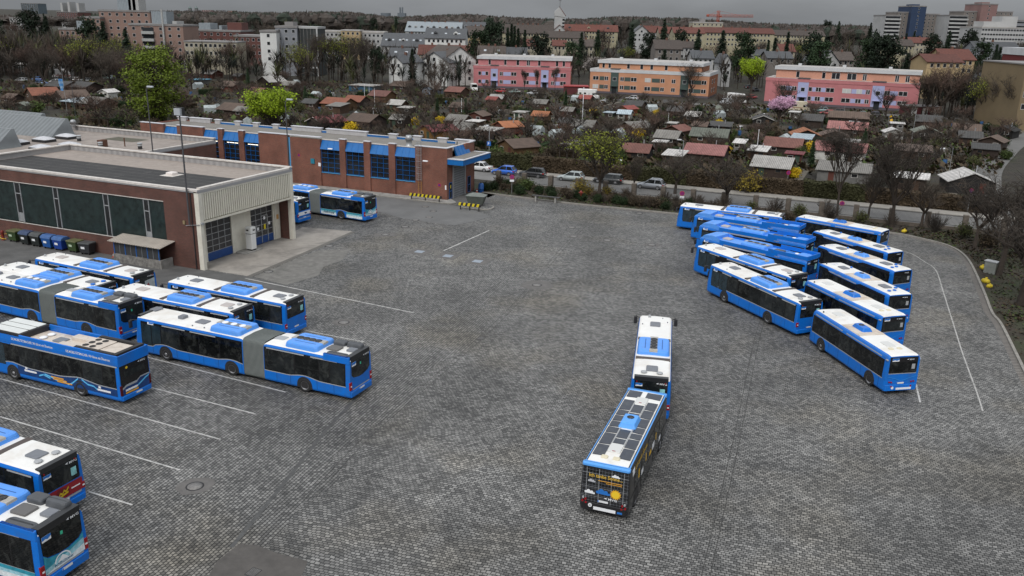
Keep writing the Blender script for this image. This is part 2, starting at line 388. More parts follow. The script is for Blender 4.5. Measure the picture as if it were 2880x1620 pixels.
def front_face(parent, L, Z=2.88, rake=.28):
    def fx(z): return L - rake * max(0, (z - 1.1) / 1.8) ** 1.2 + .012
    def panel(y, z0, z1, name, m, off=0):
        mb = MB(); zs = [z0 + (z1 - z0) * k / 3 for k in range(4)]
        for a, b in zip(zs, zs[1:]): mb.quad((fx(a) + off, -y, a), (fx(a) + off, y, a), (fx(b) + off, y * .985, b), (fx(b) + off, -y * .985, b))
        return mb.build(name, m, parent)
    panel(1.12, 1.15, 2.4, 'windscreen', GLASSB); panel(1.12, 2.4, 2.74, 'destination_display', BLACK)
    for s in (1, -1): MB().rbox(L - .1, L + .015, s * .92 - .16, s * .92 + .16, .66, .86, .04, .02).build('headlight', LGREY, parent)
    MB().rbox(L - .2, L + .03, -1.12, 1.12, .3, .58, .08, .03).build('bumper', BLUE, parent)
def towbar(parent, L):
    m = MB(); m.cyl((L - .1, .4, .55), (L + 1.45, .0, .5), .05, n=6); m.cyl((L - .1, -.4, .55), (L + 1.45, .0, .5), .05, n=6)
    m.build('drawbar', MATTE, parent)
    MB().box(L - .02, L + .5, .3, .5, .5, .62).build('warning_board', mat('warn_red', (.5, .03, .03), .5), parent)

def seams(t, xs, sides=(1, -1)):
    for s in sides:
        mb = MB()
        for x in xs: strip([(x, .42, 1.08), (x + .03, .42, 1.08)], s, .004, mb=mb)
        mb.build('seam', mat('seam_blue', (.004, .05, .2), .6), t)
GRP = 'blue city buses parked at the depot'
def make_solo(name, label, stained=False):
    L, Z = 11.98, 2.88; t = thing(name, label, 'bus', group=GRP)
    bus_shell(t, L, Z, roof=WHITE)
    for s in (1, -1):
        strip([(.28, 1.18, 2.6), (L - .62, 1.18, 2.6)], s, .007).build('window_band', BLACK, t)
        strip([(.28, 1.12, 1.175), (L - 1.6, 1.12, 1.175)], s, .009).build('trim_strip', LGREY, t)
        for a, b in ((.4, 2.0), (2.6, 4.9), (5.3, 7.6), (8.6, 9.9)): strip([(a, 2.5, 2.585), (b, 2.5, 2.585)], s, .014).build('vent_strip', LGREY, t)
        text('mvg.de', .13, LGREY, t, 'side_lettering', ((5.28, yside(2.5) + .014, 2.5) if s > 0 else (4.9, -yside(2.5) - .014, 2.5)), (-s, 0, 0), (0, 0, 1))
        side_sticker(t, 10.6, 2.5, s)
        wheel(t, 9.28, s); wheel(t, 3.4, s, rear=True)
    windows(t, ((.36, 1.45), (1.52, 2.95), (3.02, 4.5), (4.57, 6.0), (6.07, 7.55), (7.62, 8.95)), 1.24, 2.46, 1)
    windows(t, ((9.05, 10.2), (10.27, 11.3)), 1.0, 2.42, 1, m=GLASSB)
    windows(t, ((.36, 1.45), (1.52, 2.95), (4.57, 5.2), (6.6, 7.6), (7.67, 8.9)), 1.24, 2.46, -1)
    for a in (3.1, 5.3, 10.05): strip([(a, .4, 2.45), (a + 1.2, .4, 2.45)], -1, .016).build('door', GLASS, t)
    seams(t, (1.3, 2.5, 4.4, 5.8, 7.2, 8.4)); front_face(t, L); mirrors(t, L)
    end_panel(-1.02, 1.0, 1.55, 2.78, chf=.05).build('rear_window', GLASS, t)
    MB().box(-.012, .30, -1.03, 1.03, 2.64, 2.905).build('rear_cap', ROOFCAP, t)
    sticker(t, .72, 2.38); mvg(t, -.52, 2.46)
    MB().box(-.018, -.012, -.86, -.56, 1.78, 2.2).build('poster', TEAL, t)
    tails(t); MB().rbox(-.06, .1, -1.16, 1.16, .3, .6, .06, .03).build('bumper', BLUE, t); plate(t, .72, x=-.012)
    for y, z in ((.86, 2.58), (-.86, 2.58)): MB().cyl((-.03, y, z), (0, y, z), .045, n=10).build('rear_lamp', REDL, t)
    for x0, x1 in ((6.62, 6.98), (3.02, 3.4)): MB().box(x0, x1, -1.09, 1.09, Z - .06, Z + .006).build('roof_band', BROWNSTR, t)
    aircon(t, 3.75, 6.45, Z)
    hatch(t, 9.3, 10.2, -.36, .36, Z, MGREY if not stained else mat('hatch_beige', (.46, .42, .40), .5))
    hatch(t, 1.0, 1.85, -.36, .36, Z, MGREY if not stained else mat('hatch_beige', (.46, .42, .40), .5))
    dome(t, .74, .48, Z); dome(t, .74, -.48, Z)
    MB().cyl((11.3, .45, Z - .04), (11.3, .45, Z + .16), .11, .09).build('antenna', LGREY, t)
    for x, y in ((9.7, .9), (10.4, -.85), (11.2, -.5)): MB().cyl((x, y, Z - .06), (x, y, Z + .05), .05, .03, 8).build('antenna', MGREY, t)
    return t
def bumps(x, axles):
    return sum(.17 * max(0, cos(min(1, abs(x - a) / 1.25) * pi / 2)) ** 1.5 for a in axles)
def make_artic(name, label, ad=False):
    L, Z = 18.12, 2.9; t = thing(name, label, 'articulated bus', group=GRP); ax = (3.5, 9.48, 15.35)
    zl = lambda x: 1.02 + bumps(x, ax) - (.12 if x > 16.4 else 0)
    bus_shell(t, 6.72, Z, bodyname='rear_body', roofname='rear_roof', ends=True, rake=0, roundf=0)
    bus_shell(t, L, Z, x0=8.45, bodyname='front_body', roofname='front_roof', roundr=0)
    P = body_prof(Z - .02); r0 = [(y * .97, z) for y, z in P] + [(0, Z)] + [(-y * .97, z) for y, z in reversed(P)]
    bl = MB(); bl.rings([[(x, y * (1 + (.022 if k % 2 else 0)), .3 + (z - .3) * (1.012 if k % 2 else 1)) for y, z in r0] for k, x in enumerate([6.7 + 1.77 * i / 36 for i in range(37)])], 0, False, False); bl.build('bellows', BELL, t)
    for s in (1, -1):
        for a, b in ((.3, 6.68), (8.5, L - .62)):
            n = int((b - a) / .25); xs = [a + (b - a) * k / n for k in range(n + 1)]
            strip([(x, zl(x), 2.62) for x in xs], s, .007, Z).build('window_band', BLACK, t)
            strip([(x, zl(x) - .055, zl(x)) for x in xs], s, .009, Z).build('trim_strip', LGREY, t)
            for u, v in ((.25, .5), (.55, .78)) if a > 8 else ((.1, .42), (.5, .97)):
                strip([(a + (b - a) * u, 2.52, 2.6), (a + (b - a) * v, 2.52, 2.6)], s, .014, Z).build('vent_strip', LGREY, t)
        side_sticker(t, 16.3, 2.56, s, Z=Z)
        text('mvg.de', .13, LGREY, t, 'side_lettering', ((2.9, yside(2.5) + .02, 2.5) if s > 0 else (2.5, -yside(2.5) - .02, 2.5)), (-s, 0, 0), (0, 0, 1))
        for a, rr in zip(ax, (1, 1, 0)): wheel(t, a, s, rear=bool(rr))
    windows(t, ((.4, 1.5), (1.57, 2.3), (2.37, 4.2), (4.3, 6.6), (8.6, 10.4), (10.48, 12.2), (12.28, 13.9), (13.97, 15.6)), 0, 2.47, 1, Z, zl=zl)
    windows(t, ((15.7, 16.5), (16.58, 17.45)), 0, 2.47, 1, Z, GLASSB, zl=zl)
    windows(t, ((.4, 1.5), (2.9, 4.2), (8.6, 10.4), (11.8, 13.6), (14.6, 16.0)), 0, 2.47, -1, Z, zl=zl)
    for a in (1.55, 4.8, 10.5, 16.2): strip([(a, .4, 2.45), (a + 1.2, .4, 2.45)], -1, .016, Z).build('door', GLASS, t)
    seams(t, (1.2, 2.5, 4.6, 5.7, 8.6, 10.6, 11.9, 13.2, 14.3, 16.5)); front_face(t, L, Z); mirrors(t, L)
    mb = MB(); mb.add([(-.008, -1.04, 2.8), (-.008, 1.04, 2.8), (-.008, 1.02, 1.75), (-.008, .8, 1.55), (-.008, .2, 1.42), (-.008, -.2, 1.42), (-.008, -.8, 1.55), (-.008, -1.02, 1.75)], [tuple(range(8))]); mb.build('rear_window', GLASS, t)
    MB().box(-.012, .34, -1.05, 1.05, 2.70, 3.02).build('rear_cap', ROOFCAP, t)
    sticker(t, .74, 2.45, w=.46, h=.26); mvg(t, -.52, 2.62)
    MB().box(-.018, -.012, -.06, .06, 2.2, 2.36).build('sign_panel', mat('sign_green', (.05, .5, .3), .4), t)
    tails(t, .78, 1.32, 1.12, .11); MB().rbox(-.07, .1, -1.16, 1.16, .3, .66, .06, .03).build('bumper', BLUE, t); plate(t, .62, x=-.07)
    end_panel(-.95, .95, .72, .80, x=-.012).build('trim_strip', LGREY, t)
    aircon(t, 8.78, 11.45, Z, 3, fan_white=True); aircon(t, 2.55, 5.15, Z, 4)
    hatch(t, 12.45, 13.35, -.34, .36, Z); MB().rbox(14.45, 14.95, -.28, .28, Z - .03, Z + .2, .08, .06).build('roof_box', MGREY, t); hatch(t, 17.35, 18.0, -.85, -.1, Z, MGREY, .1); hatch(t, 5.75, 6.55, -.3, .34, Z, LGREY, .03)
    MB().box(17.62, 17.86, -1.04, 1.04, Z - .1, Z + .07).build('front_rail', BLACK, t)
    MB().rbox(.25, 1.95, .55, 1.17, 2.72, Z + .14, .2, .1, taper=.06).build('engine_cover', DGREY, t)
    c = MB(); c.rbox(.28, 1.5, -1.12, -.55, 2.8, Z + .3, .16, .1, taper=.05); c.build('cooling_box', DGREY, t)
    MB().rbox(1.55, 2.45, -1.12, -.5, 2.8, Z + .24, .14, .08).build('cooling_box', DGREY, t)
    hatch(t, 1.45, 2.35, -.35, .4, Z, mat('hatch_rim', (.12, .115, .11), .5), .1); MB().rbox(.4, 1.0, -.45, .1, 2.8, Z + .12, .06).build('roof_box', MGREY, t)
    MB().rbox(.0, 2.05, 1.02, 1.23, 2.56, Z + .1, .09, .06, taper=.03).build('shoulder', BLUE, t)
    for x, y in ((13.0, .9), (12.0, .85)): MB().cyl((x, y, Z - .05), (x, y, Z + .05), .06, .04, 8).build('antenna', MGREY, t)
    return t
def make_gas(name, label):
    "all-blue tractor bus with raised front dome, roof recess and rear parapet"
    L, Z = 11.98, 2.88; t = thing(name, label, 'bus', group=GRP)
    bus_shell(t, L, Z, roof=BLUE2, rake=.35)
    d = MB(); P = [(11.75, 2.7, 1.08), (11.3, 3.12, 1.1), (10.4, 3.22, 1.12), (9.9, 3.2, 1.14)]
    for (xa, za, ya), (xb, zb, yb) in zip(P, P[1:]): d.quad((xa, -ya, za), (xa, ya, za), (xb, yb, zb), (xb, -yb, zb))
    for s in (1, -1):
        q = [(11.75, s * 1.1, 2.62)] + [(x, s * y, z) for x, z, y in P] + [(9.3, s * 1.17, 3.0), (8.6, s * 1.18, 2.66)]
        d.add(q, [tuple(range(len(q)))] if s < 0 else [tuple(reversed(range(len(q))))])
    d.quad((9.9, 1.14, 3.2), (9.9, 1.14, 2.85), (9.9, -1.14, 2.85), (9.9, -1.14, 3.2)); d.build('roof_dome', BLUE2, t)
    for s in (1, -1):
        w = MB(); w.box(3.0, 9.4, s * 1.17 - .03, s * 1.17 + .03, 2.64, 2.98); w.build('roof_rail', BLUE, t)
        strip([(4.2, 2.5, 2.62), (8.9, 2.5, 2.62)], s, .012).build('silver_stripe', SILV, t)
        q = MB(); q.box(-.02, 4.0, s * 1.17 - .035, s * 1.17 + .035, 2.9, 3.25); q.build('roof_rail', BLUE, t)
        strip([(.1, 2.28, 2.9), (3.4, 2.28, 2.9), (4.4, 2.28, 2.5)], s, .012).build('upper_panel', BLACK, t)
        strip([(.28, 1.15, 2.48), (L - .62, 1.15, 2.48)], s, .007).build('window_band', BLACK, t)
        strip([(9.2, 2.3, 2.5), (10.3, 2.3, 2.8), (11.3, 2.3, 2.74)], s, .012).build('upper_panel', BLACK, t)
        side_sticker(t, 10.7, 2.55, s, .5, .2); wheel(t, 9.25, s); wheel(t, 3.35, s, rear=True)
    text('mvg.de', .2, LGREY, t, 'side_lettering', (3.3, yside(2.6) + .02, 2.6), (-1, 0, 0), (0, 0, 1))
    MB().box(-.05, .03, -1.2, 1.2, 2.86, 3.25).build('rear_parapet', BLUE, t)
    windows(t, ((.4, 1.9), (1.97, 3.4), (3.47, 5.0), (5.07, 6.6), (6.67, 8.2), (8.27, 9.3)), 1.22, 2.3, 1)
    windows(t, ((9.4, 10.3), (10.37, 11.3)), 1.0, 2.26, 1, m=GLASSB); windows(t, ((.4, 1.9), (3.47, 5.0), (6.67, 8.2)), 1.22, 2.3, -1)
    for a in (2.0, 5.2, 10.0): strip([(a, .4, 2.3), (a + 1.2, .4, 2.3)], -1, .016).build('door', GLASS, t)
    front_face(t, L, rake=.35); mirrors(t, L)
    end_panel(-1.0, 1.0, 1.4, 2.8).build('rear_window', GLASS, t); sticker(t, .7, 2.6); MB().box(-.018, -.012, -.8, -.45, 1.8, 2.3).build('poster', TEAL, t)
    mvg(t, -.4, 2.5); tails(t); MB().rbox(-.06, .1, -1.16, 1.16, .3, .6, .06, .03).build('bumper', BLUE, t); plate(t, .72, x=-.012)
    aircon(t, 4.6, 7.25, Z, 3, hw=1.0, h=.3)
    hatch(t, 8.85, 9.7, -.5, .3, Z, mat('hatch_beige', (.46, .42, .40), .5), .12); hatch(t, 3.0, 4.0, -.45, .3, Z, DGREY, .1)
    dome(t, 1.8, -.3, Z, .22, WHT); dome(t, 2.6, .55, Z, .16, mat('vent_yellow', (.75, .68, .4), .5))
    MB().rbox(.4, 1.6, -.9, .95, Z - .05, Z + .16, .2, .08, taper=.05).build('engine_cover', BLUE2, t)
    return t
def make_trailer(name, label, kind=0):
    "passenger trailer: 0 rounded blue, 1 dark-fronted with blue roof vents, 2 black solar trailer"
    L, Z = 9.7, 2.82; t = thing(name, label, 'bus trailer', group='passenger trailers coupled behind the buses' if kind < 2 else None)
    body = BLUE if kind < 2 else mat('wrap_black', (.012, .012, .014), .28, coat=.3)
    bus_shell(t, L, Z, rw=1.03, roof=WHITE, rake=.06, roundf=.06, body=body)
    top = 2.42
    for s in (1, -1):
        if kind == 0:
            strip([(.3, 1.16, top), (L - .25, 1.16, top)], s, .007, Z).build('window_band', BLACK, t)
            for a, b in ((.7, 5.0), (5.5, 9.2)): strip([(a, 2.5, 2.58), (b, 2.5, 2.58)], s, .012, Z).build('silver_stripe', SILV, t)
            MB().rbox(-.02, .22, s * 1.2 - .05, s * 1.2 + .05, 2.44, 2.52, .03, .02).build('corner_guard', SILV, t)
        elif kind == 1:
            strip([(.3, 1.16, 2.4), (L - .25, 1.16, 2.4)], s, .007, Z).build('window_band', BLACK, t)
            strip([(.35, 2.38, 2.62), (3.6, 2.38, 2.62), (4.2, 2.38, 2.42)], s, .011, Z).build('upper_panel', BLACK, t)
            strip([(7.9, 2.38, 2.42), (8.3, 2.38, 2.62), (9.5, 2.38, 2.62)], s, .011, Z).build('upper_panel', BLACK, t)
            strip([(4.1, 2.45, 2.53), (8.0, 2.45, 2.53)], s, .012, Z).build('silver_stripe', SILV, t)
            for x in (5.0, 6.2, 7.2): strip([(x, 2.53, 2.56), (x + .5, 2.53, 2.56)], s, .014, Z).build('trim_strip', LGREY, t)
        wheel(t, 7.93, s, .46); wheel(t, 1.62, s, .46, rear=True)
        strip([(.25, 1.10, 1.155), (L - .3, 1.10, 1.155)], s, .009, Z).build('trim_strip', LGREY if kind < 2 else MATTE, t)
    sp = ((.4, 1.05), (1.12, 2.6), (2.67, 4.15), (4.22, 5.7), (5.77, 7.25), (7.32, 8.5), (8.57, 9.3))
    windows(t, sp, 1.22, top - .05, 1, Z); windows(t, (sp[1], sp[3], sp[5]), 1.22, top - .05, -1, Z)
    for a in (2.7, 5.8): strip([(a, .4, top - .05), (a + 1.3, .4, top - .05)], -1, .016, Z).build('door', GLASS, t)
    MB().box(L - .06, L + .012, -1.0, 1.0, 1.2, 2.5).build('front_window', GLASS, t)
    towbar(t, L); kind < 2 and seams(t, (.6, 2.7, 4.2, 5.6, 6.9, 8.9))
    MB().rbox(-.07, .1, -1.16, 1.16, .3, .72, .08, .04).build('bumper', body, t)
    if kind < 2:
        end_panel(-1.03, 1.03, 1.52, 2.66, chf=.05).build('rear_window', BLACK, t)
        end_panel(-.96, .96, 1.6, 2.3, x=-.014).build('window', GLASS, t)
        end_panel(-1.02, 1.02, 1.47, 1.52, x=-.012).build('trim_strip', SILV, t)
        if kind == 0: sticker(t, .62, 2.48, x=-.02, w=.5, h=.22)
        mvg(t, -.4, 2.44, x=-.02, size=.12)
        MB().box(-.02, -.014, -.86, -.62, 1.8, 2.15).build('poster', LGREY, t)
        v = MB(); v.add([(-.022, 1.05, 1.3), (-.022, .5, 1.18), (-.022, .1, 1.02), (-.022, -.2, 1.05), (-.022, -.6, 1.2), (-.022, -1.05, 1.3), (-.03, -1.05, 1.26), (-.03, -.6, 1.15), (-.03, -.2, .99), (-.03, .1, .96), (-.03, .5, 1.13), (-.03, 1.05, 1.26)], [(0, 1, 10, 11), (1, 2, 9, 10), (2, 3, 8, 9), (3, 4, 7, 8), (4, 5, 6, 7)]); v.build('body_crease', mat('crease_blue', (.02, .2, .6), .3), t)
        plate(t, .82, y=.05, x=-.02)
        o = MB().box(-.082, -.07, -.78, .35, .36, .50).build('rear_sign', WHT, t)
        MB().cyl((-.08, .62, .5), (-.07, .62, .5), .1, n=14).build('speed_disc', WHT, t)
        for s in (1, -1):
            for y, z, r in ((.9, .92, .05), (.74, .9, .05), (.72, .6, .06)): MB().cyl((-.09, s * y, z), (-.02, s * y, z), r, n=10).build('tail_light', REDL, t)
        MB().box(3.7, 6.1, -.99, .99, Z - .06, Z + .006).build('roof_stain', ROOFDIRT, t)
        o = MB().rbox(4.3, 5.75, -.42, .42, Z - .03, Z + .25, .1, .08, taper=.1).build('air_conditioner', BLUE2 if kind else BLUE, t)
        MB().lathe((5.15, 0, Z + .25), [(.2, -.01), (.2, .02), (.15, .025), (.14, .005)], 14).build('fan', BLACK, o)
        if kind == 0:
            hatch(t, 7.7, 8.6, -.33, .33, Z, mat('hatch_white', (.62, .62, .6), .5), .05); hatch(t, 1.45, 2.4, -.33, .33, Z, mat('hatch_white', (.62, .62, .6), .5), .05)
            for y in (.32, -.32): MB().rbox(.95, 1.25, y - .16, y + .16, Z - .03, Z + .06, .06, .03).build('roof_vent', mat('vent_cream', (.66, .60, .44), .6), t)
            MB().cyl((8.8, .85, Z - .05), (8.8, .85, Z + .08), .07, .05, 8).build('antenna', DGREY, t)
        else:
            hatch(t, 7.2, 8.1, -.35, .35, Z, MGREY, .08); hatch(t, 1.5, 2.5, -.36, .36, Z, MGREY, .08)
            for x, y in ((.8, .5), (.85, -.05), (1.45, -.62)): dome(t, x, y, Z, .16, BLUE, h=.1)
            dome(t, 7.6, -.75, Z, .12, BLUE); MB().cyl((9.2, .7, Z - .05), (9.2, .7, Z + .1), .06, .05, 8).build('antenna', DGREY, t)
            for dx, y in ((0, .2), (.15, -.2)):
                b = MB(); X = 9.0 + dx
                for a in range(3): b.add([(X - .1 * a, y, Z + .006), (X + .2 - .12 * a, y + .24, Z + .002), (X + .08 - .12 * a, y + .05, Z + .004)], [(0, 1, 2)]); b.add([(X - .1 * a, y, Z + .006), (X - .18 - .1 * a, y - .1, Z + .005), (X + .02 - .1 * a, y - .03, Z + .006)], [(0, 1, 2)])
                b.build('bird_emblem', BLUE, t)
    return t
LBL = mat('rim_light_blue', (.10, .36, .85), .4, var=.05)
NAVY = mat('wrap_navy', (.008, .045, .17), .3, var=.35, vscale=2)
BOLT = mat('wrap_cyan', (.12, .5, .85), .35)
ORNG = mat('print_orange', (.75, .36, .03), .45)
ADTEAL = mat('ad_teal', (.03, .28, .38), .35, var=.3, vscale=3)
ADLIGHT = mat('ad_pale_blue', (.30, .55, .63), .4, var=.35, vscale=4)
ADWHITE = mat('ad_white', (.72, .78, .80), .4, var=.2, vscale=5)
def poly_end(pts, x, name, m, parent):
    return MB().add([(x, y, z) for y, z in pts], [tuple(range(len(pts)))]).build(name, m, parent)
def cloud(parent, y, z, s, m, x=-.02):
    pts = []
    for cy, cz, r, a0, a1 in ((-.7, .12, .22, 250, 80), (-.2, .32, .34, 170, 10), (.38, .2, .3, 150, -20), (.8, .05, .18, 90, -90)):
        for k in range(7):
            a = radians(a0 + (a1 - a0) * k / 6 if a1 < a0 else a0 + (a1 + 360 - a0) * k / 6); pts.append((y - s * (cy + r * cos(a)), z + s * (cz + r * sin(a))))
    return poly_end(pts, x, 'cloud_print', m, parent)
def make_solar():
    t = make_trailer('bus_trailer', 'black wrapped trailer with solar panels on its roof and a yellow sun on the rear', 2)
    Z = 2.82; r = MB()
    for s in (1, -1):
        for (ya, za), (yb, zb) in (((1.13, Z - .08), (1.07, Z - .045)),):
            q = [(.05, s * ya, za), (9.62, s * ya, za), (9.62, s * yb, zb), (.05, s * yb, zb)]; r.quad(*(q if s > 0 else q[::-1]))
    r.rbox(-.03, .3, -1.2, 1.2, Z - .15, Z + .004, .12, .06); r.rbox(9.45, 9.7, -1.17, 1.17, Z - .2, Z + .004, .1, .05)
    r.build('roof_rim', LBL, t)
    def pan(x0, x1, y0, y1): MB().box(x0 + .03, x1 - .03, max(y0, -.96), min(y1, .96), Z - .02, Z + .022).build('solar_panel', SOLAR, t)
    c = [.95, 2.2, 3.55, 4.3, 5.05, 5.8, 6.55, 8.0]
    for a, b in zip(c, c[1:]): pan(a, b - .06, .36, 1.02)
    pan(8.35, 9.3, .2, 1.02)
    c = [.95, 2.15, 3.25, 3.95, 4.7, 5.85, 6.95, 8.05]
    for a, b in zip(c, c[1:]): pan(a, b - .06, -1.02, -.38)
    pan(8.5, 9.3, -1.02, -.1)
    for a, b in ((2.45, 3.05), (3.1, 4.15), (5.8, 6.3), (6.36, 7.45)): pan(a, b, -.28, .28)
    for y in (.31, -.33): MB().box(2.3, 7.6, y - .025, y + .025, Z - .02, Z + .03).build('cable_duct', LGREY, t)
    for a, b in ((1.45, 2.38), (7.6, 8.45)):
        h = hatch(t, a, b, -.33, .33, Z, mat('hatch_white', (.62, .62, .6), .5), .06); MB().box(a + .04, a + .1, -.08, .08, Z + .06, Z + .07).build('handle', REDL, h)
    for y in (.3, -.3): MB().rbox(.72, 1.0, y - .17, y + .17, Z - .03, Z + .07, .06, .03).build('roof_vent', mat('vent_cream', (.66, .60, .44), .6), t)
    o = MB().rbox(4.3, 5.75, -.5, .5, Z - .03, Z + .27, .1, .08, taper=.1).build('air_conditioner', LBL, t)
    MB().lathe((5.2, 0, Z + .27), [(.2, -.01), (.2, .02), (.15, .025), (.14, .005)], 14).build('fan', BLACK, o)
    end_panel(-.98, .98, 1.7, 2.5, x=-.008).build('rear_window', GLASS, t)
    g = MB(); h = MB()
    for k in range(13): z = .45 + .17 * k; g.box(-.014, -.011, -1.18, 1.18, z - .004, z + .004)
    for k in range(15): y = -1.12 + .16 * k; g.box(-.016, -.013, y - .0035, y + .0035, .4, 2.6)
    for y in (-.93, -.32, .3, .93): h.box(-.019, -.016, y - .009, y + .009, .4, 2.6)
    for z in (1.05, 1.55, 2.3): h.box(-.019, -.016, -1.18, 1.18, z - .006, z + .006)
    g.build('grid_print', mat('grid_grey', (.2, .215, .24), .4), t); h.build('grid_line', LGREY, t)
    text('Ich tanke Sonne...', .27, mat('sun_yellow', (.72, .45, .05), .45), t, 'rear_lettering', (-.024, .82, 2.12), (0, -1, 0), (0, 0, 1), sx=.88)
    for k in range(2): MB().box(-.024, -.02, -.85, .35 - .4 * k, 1.95 - .09 * k, 1.98 - .09 * k).build('small_print', ORNG, t)
    cloud(t, .75, 1.2, .28, WHT); cloud(t, -.52, 2.3, .22, WHT); cloud(t, .68, 1.85, .2, mat('cloud_grey', (.5, .5, .53), .5)); cloud(t, .08, 1.28, .38, STKB)
    sy, sz = -.56, 1.36
    pts = [(sy + (.29 if k % 2 else .21) * cos(pi * k / 14), sz + (.29 if k % 2 else .21) * sin(pi * k / 14)) for k in range(28)]
    poly_end(pts[::-1], -.022, 'sun_print', mat('sun_orange', (.80, .42, .02), .45), t); poly_end([(sy + .19 * cos(-pi * k / 10), sz + .19 * sin(-pi * k / 10)) for k in range(20)], -.026, 'sun_print', mat('sun_bright', (.85, .56, .03), .45), t)
    mvg(t, -.2, .98, x=-.026, size=.17)
    plate(t, .84, y=.05, x=-.024); MB().box(-.09, -.07, -.62, .5, .36, .52).build('rear_sign', WHT, t); MB().box(-.088, -.07, -.95, -.7, .38, .48).build('sticker', STKB, t)
    c = MB().cyl((-.095, .68, .56), (-.07, .68, .56), .1, n=14).build('speed_disc', WHT, t); text('80', .11, MATTE, c, 'disc_lettering', (-.1, .68, .52), (0, -1, 0), (0, 0, 1), align='CENTER')
    for s in (1, -1):
        for y, z, m in ((1.05, .92, LGREY), (.93, .84, REDL), (.9, .66, REDL), (1.08, .72, REDL)): MB().cyl((-.085, s * y, z), (-.01, s * y, z), .055, n=10).build('tail_light', m, t)
    text('Ich tanke Sonne...', .5, mat('sun_yellow', (.72, .45, .05), .45), t, 'side_lettering', (1.1, -yside(2.3) - .02, 2.25), (1, 0, 0), (0, 0, 1), sx=.85)
    for x, z, w, h_ in ((1.9, 1.4, .25, .5), (3.6, 1.5, .2, .45), (4.6, 1.3, .5, .25), (6.2, 1.5, .2, .4)): strip([(x, z, z + h_), (x + w, z, z + h_)], -1, .02, Z).build('sun_print', YEL, t)
    for x, z, w, h_ in ((.5, 2.2, .5, .35), (2.6, 1.2, .5, .3), (5.3, 1.3, .6, .35), (7.2, .9, .5, .3)): strip([(x, z, z + h_), (x + w, z, z + h_)], -1, .02, Z).build('cloud_print', WHT, t)
    return t
def make_electric():
    L, Z = 12.15, 2.9; t = thing('bus', 'electric bus with beige roof boxes, lightning artwork and white slogan on its roof rim', 'bus', group=GRP)
    bus_shell(t, L, Z, roof=ROOFDIRT)
    for s in (1, -1):
        w = MB(); pr = [(1.215, 2.6), (1.225, 2.8), (1.20, 3.24), (1.15, 3.28), (1.11, 3.24), (1.11, 2.8)]
        w.rings([[(x, s * y, z) for y, z in (pr if s > 0 else pr[::-1])] for x in (-.03, 8.45)], 0); w.rings([[(x, s * y, min(z, 3.1)) for y, z in (pr if s > 0 else pr[::-1])] for x in (8.45, 11.6)], 0); w.build('roof_rim', BLUE, t)
        strip([(.1, 2.5, 2.58), (9.3, 2.5, 2.58)], s, .012, Z).build('trim_strip', LGREY, t)
        zl = lambda x: 1.12 + .22 * max(0, 1 - abs(x - 3.4) / 1.6) + .2 * max(0, 1 - abs(x - 9.4) / 1.5)
        xs = [.25 + (L - .85) * k / 30 for k in range(31)]
        strip([(x, zl(x), 2.5) for x in xs], s, .007, Z).build('window_band', BLACK, t)
        strip([(x, zl(x) - .07, zl(x)) for x in xs], s, .012, Z).build('trim_strip', SILV, t)
        windows(t, ((.35, 1.3), (1.38, 3.0), (3.08, 4.9), (4.98, 6.8), (6.88, 8.6), (8.7, 9.9)), 0, 2.44, s, Z, zl=zl)
        strip([(x, .56, zl(x) - .07) for x in xs if x < 9.2], s, .008, Z).build('wrap_panel', NAVY, t)
        b = MB()
        for pl in (((7.0, .75), (6.4, .95), (5.9, .85), (5.3, .7)), ((4.9, .75), (4.4, .62), (4.1, .75), (3.9, .9), (3.5, 1.2)), ((3.2, 1.2), (2.7, .95), (2.2, .92), (1.9, .75)), ((6.6, .9), (6.0, .74))):
            for (xa, za), (xb, zb) in zip(pl, pl[1:]): strip([(xa, za - .05, za + .05), (xb, zb - .05, zb + .05)], s, .014, Z, mb=b)
        b.build('lightning_print', BOLT, t)
        for x, z, w_ in ((5.9, .9, 1.1), (5.75, .78, 1.2), (5.4, .67, 1.3)): strip([(x - w_, z - .045, z + .045), (x, z - .045, z + .045)], s, .016, Z).build('orange_print', ORNG, t)
        for x, z in ((8.3, .9), (1.9, .78)): strip([(x - 1.1, z - .07, z + .06), (x, z - .07, z + .06)], s, .016, Z).build('white_label', WHT, t); strip([(x - .3, z + .1, z + .24), (x - .1, z + .1, z + .24)], s, .016, Z).build('white_label', WHT, t)
        wheel(t, 9.4, s); wheel(t, 3.4, s, rear=True)
    windows(t, ((10.0, 11.4),), 1.0, 2.42, 1, Z, GLASSB); front_face(t, L, Z); mirrors(t, L)
    txt = 'DIE MOBILITÄTSMACHER: Wir fahren mit Ökostrom.'
    for x in (9.15, 4.3): text(txt, .23, WHT, t, 'slogan_lettering', (x, 1.234, 2.86), (-1, 0, 0), (0, -.02, 1), sx=.72)
    MB().box(-.05, .02, -1.2, 1.2, 2.58, 3.26).build('rear_parapet', BLUE, t)
    b = MB(); b.rbox(8.42, 11.5, -1.09, 1.09, 2.8, 3.3, .12, .05); b.build('battery_box', MATTE, t)
    for y0, y1 in ((.33, 1.03), (-.3, .25), (-1.03, -.38)): MB().rbox(8.6, 11.4, y0, y1, 3.2, 3.325, .05, .02).build('battery_lid', mat('battery_lid_white', (.66, .68, .66), .45, var=.06), t)
    for x, y in ((7.45, .22), (7.45, -.4)): dome(t, x, y, Z, .26, WHT, h=.12)
    hatch(t, 5.7, 6.55, -.36, .36, Z, MGREY, .07)
    BE = mat('roof_box_beige', (.60, .53, .46), .55, var=.1, dirt=((.3, .22, .17), 1.5, .5))
    MB().rbox(3.9, 5.5, .35, .95, 2.85, 3.1, .04, .02).build('roof_box', BE, t); MB().rbox(3.9, 5.6, -.95, -.35, 2.85, 3.12, .04, .02).build('roof_box', BE, t)
    tr = MB()
